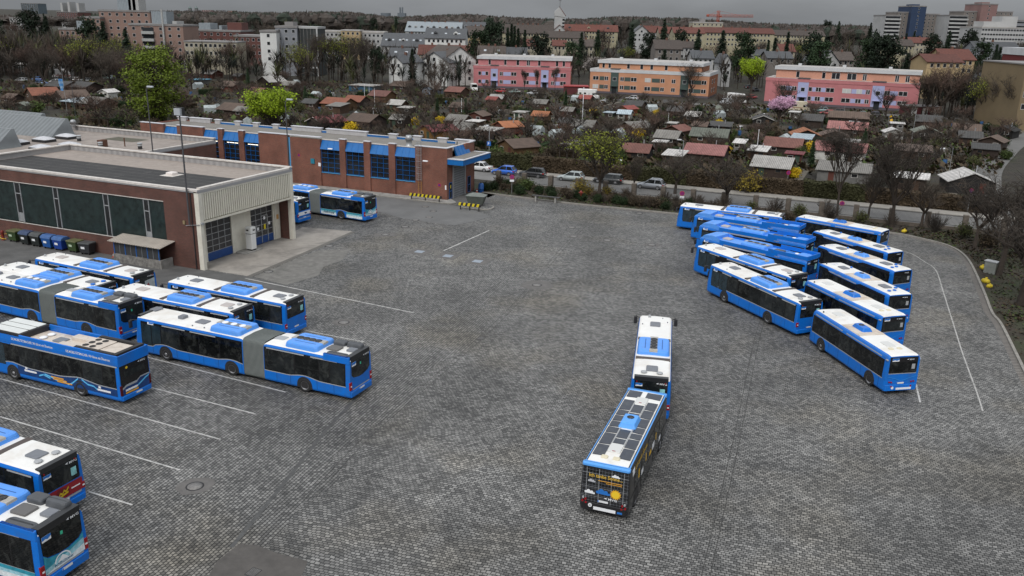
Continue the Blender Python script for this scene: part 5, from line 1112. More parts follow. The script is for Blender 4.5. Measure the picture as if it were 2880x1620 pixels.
    MB().lathe((-1.8, 42.2, 6.45), [(.5, 0), (.5, .2), (.35, .3), (.45, 1.0), (.55, 1.0), (.38, 1.6), (.1, 1.62)], 14).build('vent_cowl', STEEL, t)
    MB().cyl((3.4, 46.5, 6.45), (3.4, 46.5, 7.1), .08, n=8).build('vent_pipe', MATTE, t)
    lt = MB()
    for a, b in bays[1:4]: lt.box(a + .5, b - .4, Y0 + .325, Y0 + .338, 5.0, 5.08)
    lt.build('lamp_tube', emitmat('tube_light', (1, .93, .8), 1.6), t)
    return t
brick_block()
# ---------------------------------------------------------------- yard furniture
def poleD(name, lb, x, y, z0, z1, r=.09, head='flood'):
    p = D(x, y, z0); t = thing(name, lb, 'lamp mast' if head else 'pole', p, DA); h = z1 - z0
    MB().cyl((0, 0, 0), (0, 0, h), r, r * .75, 8).build('pole', POSTG, t)
    if head == 'flood': MB().box(-.35, .35, -.3, .1, h - .05, h + .55).build('floodlight', mat('flood_glass', (.40, .42, .44), .3), t); MB().box(-.42, .42, -.05, .25, h - .1, h + .62).build('housing', MATTE, t)
    elif head == 'arm':
        a = MB(); a.cyl((0, 0, h - .1), (.9, -.3, h + .35), .05, n=6); a.build('arm', POSTG, t); MB().rbox(.5, 1.5, -.5, -.15, h + .25, h + .45, .12, .08).build('lamp_head', mat('lamp_grey', (.4, .43, .46), .4), t)
    return t
def zat(py, x, y):
    "height at which pixel row py meets the vertical above depot point x,y"
    lo, hi = -5, 80; p = D(x, y)
    for _ in range(40):
        m = (lo + hi) / 2
        if PXL((p.x, p.y, m))[1] > py: lo = m
        else: hi = m
    return lo
poleD('lamp_mast', 'tall floodlight mast at the brick corner of the workshop hall', -.9, -.3, 4.4, zat(322, -.9, -.3))
MB_ = poleD('lamp_mast', 'dark lamp mast at the end of the low hall roof', -29.7, 24.0, 0, zat(250, -29.7, 24.0), head='arm')
poleD('lamp_mast', 'lamp mast standing before the orange brick bus hall', -19.6, 38.9, .1, zat(285, -19.6, 38.9), head='arm')
poleD('flag_pole', 'thin dark pole behind the low hall, towards the gardens', -62, 40, 0, 13.2, .05, None)['category'] = 'pole'
def bin_(lb, x, y, body, lid, rz=0, flat=False, lab=WHT, s=1.0):
    t = thing('waste_container', lb, 'waste container', D(x, y), DA + rz, 'waste containers along the workshop wall', s)
    b = MB(); b.rings([[(-.52, -.42, .2), (.52, -.42, .2), (.52, .42, .2), (-.52, .42, .2)], [(-.66, -.52, 1.12), (.66, -.52, 1.12), (.66, .52, 1.12), (-.66, .52, 1.12)]], 0); b.build('body', body, t)
    l = MB()
    if flat: l.rbox(-.7, .7, -.56, .56, 1.12, 1.24, .08, .04)
    else: l.rings([[(x_, -.56, 1.12), (x_, -.5, 1.3), (x_, -.2, 1.44), (x_, .3, 1.44), (x_, .56, 1.25), (x_, .56, 1.12)] for x_ in (-.69, .69)], 0)
    l.build('lid', lid, t)
    for xx in (-.42, .42):
        for yy in (-.3, .3): MB().cyl((xx - .04, yy, .1), (xx + .04, yy, .1), .1, n=10).build('wheel', MATTE, t)
    MB().add([(-.34, -.497, .62), (.1, -.497, .62), (.1, -.515, .85), (-.34, -.515, .85)], [(0, 1, 2, 3)]).build('label', lab, t)
    return t
GB = mat('bin_green', (.035, .062, .018), .5, var=.15); GL_ = mat('bin_lid_olive', (.12, .125, .055), .5, var=.15); DKB = mat('bin_dark', (.016, .02, .019), .5, var=.15); BLB = mat('bin_blue', (.012, .085, .30), .45, var=.1); BLL = mat('bin_lid_blue', (.05, .12, .30), .5, var=.15); GRL = mat('bin_lid_grey', (.075, .08, .082), .5, var=.15); NVL = mat('bin_lid_slate', (.045, .07, .14), .5, var=.15); PLB = mat('label_pale', (.45, .55, .40), .5)
for a in (('green container with flat olive lid, far end by the barrier hose', -24.6, -.62, GB, GL_, 0, True, PLB), ('black green container with slate blue domed lid', -22.5, -.85, DKB, NVL), ('black container with grey domed lid between a slate lidded and a blue container', -20.9, -.85, DKB, GRL), ('blue container with blue domed lid beside the grey lidded one', -19.2, -.9, BLB, BLL), ('blue container with blue domed lid beside the olive lidded green one', -17.6, -.9, mat('bin_blue_deep', (.01, .05, .27), .45), BLL), ('green container with flat olive lid standing between a blue and a charcoal container', -15.8, -.75, GB, GL_, 0, True, PLB), ('charcoal container on castors, nearest the smoking shelter', -14.1, -.8, mat('bin_charcoal', (.03, .031, .035), .5), GRL, .15, True)): bin_(*a)
def shelter():
    t = thing('smoking_shelter', 'shelter with corrugated roof, blue posts and stained concrete parapet against the workshop', 'shelter', DO, DA)
    MB().box(-9.7, -3.6, -1.62, -1.45, 0, .85).build('parapet', mat('stained_concrete', (.21, .20, .185), .9, var=.5, vscale=3, dirt=((.06, .058, .052), 2.2, .8)), t); MB().box(-3.75, -3.6, -1.45, -.1, 0, .85).build('parapet', CONC2, t)
    r = MB(); r.rings([[(x, -2.0, 2.12), (x, -.02, 2.42), (x, -.02, 2.48), (x, -2.0, 2.18)] for x in (-9.85, -3.2)], 0); r.build('roof', stripemat('corrugated_beige', (.46, .41, .36), (.27, .24, .2), 0, .3, .8, var=.2), t)
    PB = mat('post_blue', (.015, .12, .42), .5)
    for k in range(5): x = -9.5 + 1.42 * k; MB().box(x - .04, x + .04, -1.6, -1.52, .85, 2.16).build('post', PB, t)
    for k in range(4): x = -8.8 + 1.42 * k; MB().box(x - .03, x + .03, -1.58, -1.53, .85, 2.16).build('post', MGREY, t)
    MB().box(-9.6, -3.7, -1.565, -1.555, .9, 2.12).build('glazing', mat('dusty_glass', (.05, .052, .055), .12, spec=.5), t)
    return t
shelter()
def cone(x, y, lb, s=.7):
    t = thing('traffic_cone', lb, 'traffic cone', D(x, y), 0, 'traffic cones', s)
    OR = mat('cone_orange', (.50, .075, .03), .5); MB().box(-.25, .25, -.25, .25, 0, .05).build('base', OR, t); MB().lathe((0, 0, .05), [(.19, 0), (.15, .22)], 12).build('cone', OR, t); MB().lathe((0, 0, .27), [(.15, 0), (.11, .2)], 12).build('band', WHT, t); MB().lathe((0, 0, .47), [(.11, 0), (.04, .32)], 12).build('cone', OR, t)
cone(-10.9, -.5, 'small orange traffic cone by the smoking shelter'); cone(6.0, 47.6, 'orange traffic cone beside the blue bin at the roller gate')
def pump():
    t = thing('dispenser_column', 'white dispenser column on a low concrete island between the workshop gates', 'dispenser', D(-.65, 7.7), DA)
    MB().rbox(-.38, .38, -.38, .38, .28, 1.85, .06, .02).build('body', mat('white_enamel', (.72, .72, .70), .35), t); MB().rbox(-.4, .4, -.4, .4, 1.92, 2.6, .08, .1).build('head', mat('white_enamel', (.72, .72, .70), .35), t); MB().box(-.3, .3, -.3, .3, .12, .28).build('foot', MATTE, t); MB().box(-.34, .34, -.34, .34, 1.85, 1.92).build('gap', MATTE, t)
    MB().box(.39, .41, -.1, .22, 2.2, 2.34).build('display', BLACK, t); MB().box(-.22, .1, -.41, -.39, 2.2, 2.34).build('display', BLACK, t)
    i = thing('concrete_island', 'low rounded concrete island under the white dispenser column', 'island', D(-.9, 7.6), DA); MB().rbox(-.7, .75, -1.45, 1.45, 0, .12, .45, .02).build('slab', CONC2, i)
pump()
def barrier(x0, x1, y, lb):
    n = max(3, int((x1 - x0) / 1.3)); t = thing('striped_barrier', lb, 'barrier rail', D((x0 + x1) / 2, y, .0), DA, 'yellow and black barriers by the brick bus hall'); h = (x1 - x0) / 2
    for k in range(n): x = -h + .3 + (2 * h - .6) * k / (n - 1); MB().box(x - .06, x + .06, -.05, .05, 0, .7).build('post', MATTE, t)
    rl = MB(); k = int(2 * h / .3)
    for i in range(k):
        a, b = -h + 2 * h * i / k, -h + 2 * h * (i + 1) / k; sk = .12
        rl.rings([[(x + dx, y_, z) for y_, z, dx in ((-.1, .55, 0), (.02, .55, 0), (.02, .92, sk), (-.1, .92, sk))] for x in (a, b)], i % 2)
    rl.build('rail', [mat('barrier_yellow', (.66, .52, .02), .5, var=.1), MATTE], t)
barrier(.3, 5.1, 38.55, 'yellow and black barrier rail below the caged ladder'); barrier(8.8, 12.0, 36.3, 'yellow and black barrier rail in front of the grey skip')
isl = thing('traffic_island', 'rounded cobbled island with stone kerb under the grey skip', 'island', D(10.3, 38.6), DA); MB().rbox(-2.1, 2.3, -1.6, 1.6, 0, .13, 1.3, .03).build('kerb', KERB, isl); MB().rbox(-1.85, 2.05, -1.35, 1.35, .1, .145, 1.1, .01).build('paving', COB, isl)
sk = thing('skip', 'grey green metal skip with peaked lid on the traffic island', 'skip', D(9.9, 39.3, .14), DA + .2)
MB().rings([[(-.9, -.6, .15), (.9, -.6, .15), (.9, .6, .15), (-.9, .6, .15)], [(-1.25, -.85, 1.25), (1.25, -.85, 1.25), (1.25, .85, 1.25), (-1.25, .85, 1.25)]], 0).build('body', mat('skip_green', (.075, .085, .075), .6, var=.2), sk)
MB().rings([[(-1.3, -.9, 1.25), (1.3, -.9, 1.25), (1.3, .9, 1.25), (-1.3, .9, 1.25)], [(-.5, -.04, 1.6), (.5, -.04, 1.6), (.5, .04, 1.6), (-.5, .04, 1.6)]], 0).build('lid', mat('skip_lid', (.16, .175, .16), .6, var=.2), sk)
for x in (-.6, .6): MB().box(x - .1, x + .1, -.5, .5, 0, .16).build('foot', MATTE, sk)
bb = thing('drum', 'blue plastic drum by the roller gate', 'drum', D(6.5, 47.9), 0); MB().lathe((0, 0, 0), [(.36, 0), (.4, .1), (.4, .5), (.42, .52), (.4, .56), (.4, 1.0), (.3, 1.3), (.1, 1.34)], 14).build('body', mat('bin_blue', (.012, .085, .30), .45), bb); MB().lathe((0, 0, 1.34), [(.12, 0), (.12, .1)], 10).build('cap', MATTE, bb)
hs = thing('fire_hydrant', 'red hydrant with yellow hose by the green container', 'hydrant', D(-26.2, -.9), 0); MB().lathe((0, 0, 0), [(.2, 0), (.15, .1), (.15, .8), (.2, .85), (.1, 1.05)], 10).build('body', mat('hydrant_red', (.22, .03, .02), .5), hs)
hm = MB(); pts = [(.2 + .45 * cos(a * .5), .45 * sin(a * .5), .75 - .05 * a) for a in range(12)]
for a, b in zip(pts, pts[1:]): hm.cyl(a, b, .05, n=6)
hm.build('hose', mat('hose_yellow', (.55, .34, .03), .6), hs)
BARK = mat('bark_brown', (.045, .034, .026), .9, var=.3, vscale=3, objvar=.3)
TWIG = mat('twig_brown', (.058, .046, .036), .95, var=.25, vscale=.6, objvar=.35)
TWIGR = mat('twig_reddish', (.085, .055, .042), .95, var=.25, vscale=.6, objvar=.3)
def leafmat(name, c, v=.35, ov=.2):
    m = mat(name, c, .7, var=v, vscale=.55, objvar=ov); b = m.node_tree.nodes['Principled BSDF']; b.inputs['Specular IOR Level'].default_value = .2
    return m
LEAFG = leafmat('leaf_olive_green', (.115, .155, .018)); LEAFB = leafmat('leaf_bright_green', (.26, .36, .020)); LEAFY = leafmat('leaf_yellow_green', (.23, .26, .035)); NEED = leafmat('needles_dark', (.016, .026, .014), .4, .35); NEEDG = leafmat('needles_green', (.024, .042, .018), .4, .3)
PINK = leafmat('blossom_pink', (.66, .42, .56), .2, .05); BLW = leafmat('blossom_white', (.42, .38, .36), .2, .1); FORS = leafmat('forsythia_yellow', (.60, .42, .02), .25, .1); FORD = leafmat('forsythia_dull', (.25, .19, .03), .25, .15)
SHRG = leafmat('shrub_green', (.06, .085, .024), .4, .3); SHRB = leafmat('shrub_brown', (.062, .046, .028), .4, .3); HEDG = leafmat('hedge_brown_green', (.045, .045, .020), .45, .15); HEDB = leafmat('hedge_russet', (.062, .045, .028), .45, .15); IVY = leafmat('ivy_green', (.022, .038, .014), .4, .2)
def seg(mb, a, b, r0, r1, n=3):
    d = (b - a).normalized(); u = d.orthogonal().normalized(); w = d.cross(u)
    mb.rings([[p + (u * cos(2 * pi * k / n) + w * sin(2 * pi * k / n)) * r for k in range(n)] for p, r in ((a, r0), (b, r1))], 0, False, False)
def skeleton(rng, H, spread=.5, limbs=6, levels=4, trunkf=.28, up=.35, fork=False, dens=1.0):
    tr, cr, tips = MB(), MB(), []
    def grow(p, d, L, r, lev):
        nseg = 3 if lev < 3 else 2; pts = [p]
        for k in range(nseg):
            d = (d + Vector((rng.uniform(-1, 1), rng.uniform(-1, 1), rng.uniform(-.5, 1))) * (.16 if lev else .06) + Vector((0, 0, up * .12))).normalized(); pts.append(pts[-1] + d * L / nseg)
        for k in range(nseg):
            ra, rb = r * (1 - .45 * k / nseg), r * (1 - .45 * (k + 1) / nseg)
            if lev <= 2: seg(tr, pts[k], pts[k + 1], ra, rb, 7 if lev == 0 else 5 if lev == 1 else 4)
            else: seg(cr, pts[k], pts[k + 1], max(ra, .022), max(rb, .018), 3)
        if lev >= levels:
            tips.append(pts[-1]); return
        n = limbs if lev == 0 else (int(rng.uniform(3.4, 5.4) * dens) if lev < levels - 1 else 4)
        for k in range(n):
            t = rng.uniform(.55, 1) if lev else rng.uniform(.72, 1.0); t = 1 if k == 0 else t
            i = min(int(t * nseg), nseg - 1); q = pts[i].lerp(pts[i + 1], t * nseg - i); a = rng.uniform(0, 2 * pi) if lev else 2 * pi * k / n + rng.uniform(-.4, .4)
            side = Vector((cos(a), sin(a), 0)); nd = (d * (1 - spread) + side * spread * rng.uniform(.7, 1.3) + Vector((0, 0, .18))).normalized()
            grow(q, nd, L * rng.uniform(.55, .82) * (1.35 if lev == 0 else 1), r * (.5 if k else .62), lev + 1)
    grow(Vector((0, 0, 0)), Vector((0, 0, 1)), H * trunkf, H * .024, 0)
    zmax = max(p.z for p in tips); s = H / zmax
    for mb in (tr, cr): mb.v = [(x * s, y * s, z * s) for x, y, z in mb.v]
    return tr, cr, [p * s for p in tips]
def leaves(mb, pts, rng, per, rad, size, flat=.0):
    for p in pts:
        for k in range(per):
            c = p + Vector((rng.gauss(0, 1), rng.gauss(0, 1), rng.gauss(0, .8))) * rad
            u = Vector((rng.uniform(-1, 1), rng.uniform(-1, 1), rng.uniform(-1, 1) * (1 - flat))).normalized(); w = u.cross(Vector((rng.uniform(-1, 1), rng.uniform(-1, 1), rng.uniform(-1, 1)))).normalized(); s = size * rng.uniform(.6, 1.4)
            mb.add([c - u * s, c + w * s * .6, c + u * s, c - w * s * .6], [(0, 1, 2, 3)])
HIDE = []
def proto(name, label, cat, parts):
    "a tree or shrub of one kind; the first copy is the prototype itself"
    t = thing(name, label, cat)
    for nm, mb, m in parts: mb.build(nm, m, t)
    t['_h'] = 1; return [t, False]
def bare(seed, H=10, **k):
    rng = random.Random(seed); tr, cr, tips = skeleton(rng, H, **k)
    for p in tips:
        for j in range(4):
            q = p + Vector((rng.uniform(-1, 1), rng.uniform(-1, 1), rng.uniform(-.2, 1))) * .085 * H; seg(cr, p, q, .018 * H / 10, .009, 3)
    return tr, cr, tips
def mk_bare(seed, m=None, name='bare_tree', **k):
    tr, cr, tips = bare(seed, **k); return proto(name, None, 'tree', [('trunk', tr, BARK), ('crown', cr, m or TWIG)])
def mk_leafy(seed, lm, per, rad, size, H=10, name='leafy_tree', **k):
    tr, cr, tips = bare(seed, H, **k); rng = random.Random(seed + 1); lf = MB(); leaves(lf, tips, rng, per, rad, size)
    for f in cr.f: pass
    t = proto(name, None, 'tree', [('trunk', tr, BARK), ('branches', cr, TWIG), ('crown', lf, lm)]); return t
def mk_conifer(seed, H=14, w=.22, m=None, whorls=26, name='conifer', dense=16):
    rng = random.Random(seed); tr, lf = MB(), MB(); tr.cyl((0, 0, 0), (0, 0, H * .95), H * .016, H * .003, 6)
    for i in range(whorls):
        z = H * (.10 + .9 * i / whorls); R0 = H * w * (1 - (i / whorls)) ** .8 * rng.uniform(.8, 1.15) + .12
        for k in range(dense if i < whorls * .8 else dense // 2):
            a = rng.uniform(0, 2 * pi); L = R0 * rng.uniform(.6, 1.1); d = Vector((cos(a), sin(a), -.25)); n = Vector((-sin(a), cos(a), 0))
            for j in range(3):
                c = Vector((0, 0, z + rng.uniform(-.3, .3))) + d * L * (.35 + .3 * j); s = H * .028 * (1.15 - .2 * j)
                lf.add([c - d * s * 1.3 + Vector((0, 0, .1 * s)), c + n * s + Vector((0, 0, -s * .5)), c + d * s * 1.5 + Vector((0, 0, rng.uniform(-.8, .3) * s)), c - n * s + Vector((0, 0, -s * .4))], [(0, 1, 2, 3)])
    return proto(name, None, 'tree', [('trunk', tr, BARK), ('crown', lf, m or NEED)])
def mk_round(seed, H=12, m=None, n=46, name='evergreen_tree', per=46, zl=.3, size=.32, sp=.05):
    rng = random.Random(seed); tr, lf = MB(), MB(); tr.cyl((0, 0, 0), (.2, .1, H * .7), H * .02, H * .008, 6); pts = []
    for k in range(n):
        a, z = rng.uniform(0, 2 * pi), rng.uniform(zl, 1.0); r = H * .30 * sqrt(max(.02, 1 - ((z - .55) / .5) ** 2)) * rng.uniform(.3, 1); p = Vector((r * cos(a), r * sin(a), z * H)); pts.append(p); seg(tr, Vector((0, 0, z * H * .75)), p, H * .006, .02, 3)
    leaves(lf, pts, rng, per, H * sp, size); return proto(name, None, 'tree', [('trunk', tr, BARK), ('crown', lf, m or NEED)])
def mk_shrub(seed, lm, H=1.6, twigs=60, per=14, size=.11, name='shrub', rad=.16, tw=None):
    rng = random.Random(seed); tr, lf = MB(), MB(); tips = []
    for k in range(twigs):
        a = rng.uniform(0, 2 * pi); r = rng.uniform(.1, .75) * H * .8; b = Vector((rng.uniform(-.2, .2), rng.uniform(-.2, .2), 0)); p = Vector((r * cos(a), r * sin(a), H * rng.uniform(.45, 1) * (1.05 - .45 * r / H))); seg(tr, b, p, .03, .012, 3); tips.append(p); tips.append(b.lerp(p, .6))
        for j in range(3): seg(tr, b.lerp(p, .5 + .15 * j), p + Vector((rng.uniform(-.4, .4), rng.uniform(-.4, .4), rng.uniform(-.1, .4))) * H * .35, .014, .006, 3)
    parts = [('stems', tr, tw or TWIG)]
    if per: leaves(lf, tips, rng, per, rad * H, size); parts.append(('foliage', lf, lm))
    return proto(name, None, 'shrub', parts)
def mk_hedge(seed, m, L=6, W=1.1, H=1.7, n=2600, size=.13):
    rng = random.Random(seed); lf = MB()
    lf.rings([[(x, -W * .42, 0), (x, -W * .44, H * .85), (x, W * .44, H * .85), (x, W * .42, 0)] for x in (-L / 2, L / 2)], 0)
    for k in range(n):
        x = rng.uniform(-L / 2, L / 2); s = rng.choice((0, 1, 1, 2)); bx = .12 * noise.noise(Vector((x * .9, seed, 0)))
        if s == 1: c = Vector((x, rng.uniform(-W / 2, W / 2), H * (.9 + .1 * rng.random() + bx)))
        else: c = Vector((x, (-1 if s == 0 else 1) * W * (.46 + .06 * rng.random() + bx * .5), rng.uniform(.05, 1) * H * .95))
        u = Vector((rng.uniform(-1, 1), rng.uniform(-1, 1), rng.uniform(-1, 1))).normalized(); w = u.orthogonal().normalized(); q = size * rng.uniform(.5, 1.5); lf.add([c - u * q, c + w * q * .6, c + u * q, c - w * q * .6], [(0, 1, 2, 3)])
    t = thing('hedge', None, 'hedge'); lf.build('foliage', m, t); return [t, False]
PROTO = {
 'b0': mk_bare(1, H=10), 'b1': mk_bare(2, H=10, spread=.42, limbs=7), 'b2': mk_bare(3, H=10, spread=.6, limbs=5, trunkf=.22), 'b3': mk_bare(4, H=10, spread=.35, limbs=8, trunkf=.4), 'b4': mk_bare(8, H=10, m=TWIGR, spread=.5, limbs=7, trunkf=.25),
 'f0': mk_bare(5, name='fruit_tree', H=4, spread=.7, limbs=6, levels=3, trunkf=.3), 'f1': mk_bare(6, name='fruit_tree', H=4, spread=.62, limbs=7, levels=3, trunkf=.26, m=TWIGR),
 'g0': mk_round(12, 10, LEAFG, 130, 'leafy_tree', 70, .12, .13, .045), 'g1': mk_leafy(13, LEAFB, 30, .6, .14, spread=.48, limbs=9, trunkf=.16), 'g2': mk_leafy(14, LEAFY, 6, .45, .12, spread=.55), 'g3': mk_leafy(15, LEAFY, 9, .55, .12, H=10, spread=.42, limbs=7),
 'pk': mk_leafy(16, PINK, 40, .38, .15, H=8, name='blossom_tree', spread=.46, limbs=9, trunkf=.14), 'wb': mk_leafy(17, BLW, 10, .4, .1, H=6, name='blossom_tree', spread=.6, trunkf=.2),
 'c0': mk_conifer(21), 'c1': mk_conifer(22, w=.28, whorls=22), 'c2': mk_conifer(23, w=.09, whorls=30, dense=12, name='columnar_conifer'), 'c3': mk_conifer(24, w=.18, m=NEEDG), 'e0': mk_round(31), 'e1': mk_round(32, n=60, m=NEEDG),
 's0': mk_shrub(41, SHRB, per=5), 's1': mk_shrub(42, SHRG, per=16), 's2': mk_shrub(43, FORS, per=22, name='forsythia'), 's3': mk_shrub(44, FORD, per=7, name='forsythia', H=2.6), 's4': mk_shrub(45, SHRB, per=0, H=2.2, twigs=80), 's5': mk_shrub(46, IVY, per=20, H=1.4), 's6': mk_shrub(47, leafmat('leaf_dull_green', (.075, .085, .028)), per=8, H=2.0),
 'h0': mk_hedge(51, HEDG), 'h1': mk_hedge(52, HEDB), 'h2': mk_hedge(53, IVY)}
PH = {'b': 10, 'f': 4, 'g': 10, 'c': 14, 'e': 12, 's': 1.6}
AUTO = []   # (object, phrase, group) labelled at the end from what stands next to them
def plant(key, p, s=1.0, rz=None, phrase=None, group=None, label=None, sz=None):
    pr = PROTO[key]; rz = R.uniform(0, 6.28) if rz is None else rz; sc = (s, s, s * (sz or 1)) if not hasattr(s, '__len__') else s
    if not pr[1]:
        pr[1] = True; o = pr[0]; o.location = p; o.rotation_euler = (0, 0, rz); o.scale = sc
    else: o = dup(pr[0], p, rz, scale=sc)
    if '_h' in o: del o['_h']
    if label: o['label'] = label
    else: AUTO.append((o, phrase, group))
    if group: o['group'] = group
    return o
def treepx(key, x, ytop, ybase=None, d=None, phrase=None, label=None, group=None, wide=1.0):
    "tree by where it stands (ground pixel or distance) and the pixel row of its top"
    if d is None: p = G(x, ybase); d = p.y
    else:
        p = AT(x, 300, d); p.z = terrain(p.x, p.y)
    top = AT(x, ytop, d).z; H = max(1.5, top - p.z); h0 = 8 if key == 'pk' else 6 if key == 'wb' else PH[key[0]]
    s = H / h0; return plant(key, p, (s * wide, s * wide, s), None, phrase, group, label)
# ---------------------------------------------------------------- street fence
def street_fence():
    t = thing('street_fence', 'long fence of steel bars between stone pillars along the street', 'fence', DO, DA)
    x0, n, st_ = 6.0, 18, 4.15; PIL = mat('pillar_stone', (.115, .095, .078), .9, var=.3, vscale=2.5, dirt=((.05, .05, .035), 1.5, .6)); BAR = mat('bar_steel', (.055, .055, .055), .5)
    for k in range(n): x = x0 + st_ * k; MB().rbox(x - .33, x + .33, 54.75, 55.35, 0, 2.0, .05, .05).build('pillar', PIL, t)
    for k in range(n - 1):
        x = x0 + st_ * k + .33; x1 = x0 + st_ * (k + 1) - .33; MB().box(x, x1, 54.9, 55.15, 0, .42).build('plinth', PIL, t)
        b = MB(); b.box(x, x1, 55.0, 55.05, .56, .61); b.box(x, x1, 55.0, 55.05, 1.72, 1.78); m = int((x1 - x) / .13)
        for j in range(1, m): xx = x + (x1 - x) * j / m; b.box(xx - .012, xx + .012, 55.01, 55.04, .5, 1.88)
        b.build('bar_panel', BAR, t)
street_fence()
# ---------------------------------------------------------------- cars on the street
def car(name, lb, paint, kind, p, deg, L=4.3, **k): return make_car(name, lb, paint, kind, L, loc=p, rz=radians(deg), **k)
HD = 157
car('parked_car', 'bright blue hatchback parked on the street beside a white saloon', carpaint('blue', (.015, .12, .55)), 'hatch', G(1417, 491, .004), HD, 4.0)
car('parked_car', 'black hatchback parked on the street behind a bright blue one', carpaint('black', (.012, .012, .014)), 'hatch', G(1497, 497, .004), HD, 4.35)
car('parked_car', 'silver grey hatchback half hidden by a yellow shrub at the fence', carpaint('silver', (.36, .40, .40)), 'hatch', G(1605, 508, .004), HD + 1, 4.15)
car('parked_car', 'black estate car on the street behind the budding tree', carpaint('black2', (.014, .015, .015)), 'wagon', G(1710, 515, .004), HD, 4.6)
car('parked_car', 'grey hatchback with roof bars, last in the street row', carpaint('grey', (.22, .235, .26)), 'hatch', G(1829, 530, .004), HD - 1, 4.3, rails=True)
car('parked_car', 'white saloon parked on the street beside the roller gate building', carpaint('white', (.62, .62, .62)), 'sedan', G(1346, 480, .004), HD, 4.6)
# ---------------------------------------------------------------- allotment huts
WALLC = {'dark brown': (.038, .022, .015), 'brown': (.075, .040, .022), 'black': (.014, .012, .011), 'ochre': (.26, .13, .03), 'ochre brown': (.13, .07, .028), 'red brown': (.12, .035, .022), 'blue': (.04, .12, .20), 'pale blue': (.25, .29, .35), 'green': (.045, .075, .05), 'white': (.55, .54, .5), 'grey': (.17, .165, .155), 'orange': (.28, .09, .03)}
def wmat(c): return stripemat('hut_' + c.replace(' ', '_'), WALLC[c], tuple(v * .55 for v in WALLC[c]), 2, .17, .8, var=.25, objvar=.2)
ROOFC = {'orange': (.31, .12, .055), 'red': (.22, .055, .045), 'dark red': (.13, .032, .035), 'pink': (.26, .115, .105), 'brown': (.105, .072, .055), 'grey': (.17, .16, .145), 'light grey': (.34, .325, .305), 'white': (.52, .50, .48), 'dark grey': (.06, .058, .056), 'green grey': (.13, .14, .115), 'pale blue': (.34, .40, .44), 'orange red': (.23, .085, .05), 'reddish brown': (.17, .075, .06), 'blue': (.10, .25, .34), 'black': (.022, .021, .02)}
def rmat(c, ribs): 
    k = ROOFC[c]
    return stripemat('roof_' + c.replace(' ', '_') + ('_ribbed' if ribs else ''), tuple(min(1, v * 1.1) for v in k), tuple(v * (.62 if ribs else .85) for v in k), 0, .28 if ribs else .5, .85, var=.28, objvar=.15)
SHEDS = []
EAVE = mat('eave_board', (.11, .075, .05), .8, var=.2); EAVEW = mat('eave_white', (.5, .48, .45), .7)
def zpx(py, p):
    lo, hi = -3, 40
    for _ in range(30):
        m = (lo + hi) / 2
        if PXL((p.x, p.y, m))[1] > py: lo = m
        else: hi = m
    return lo
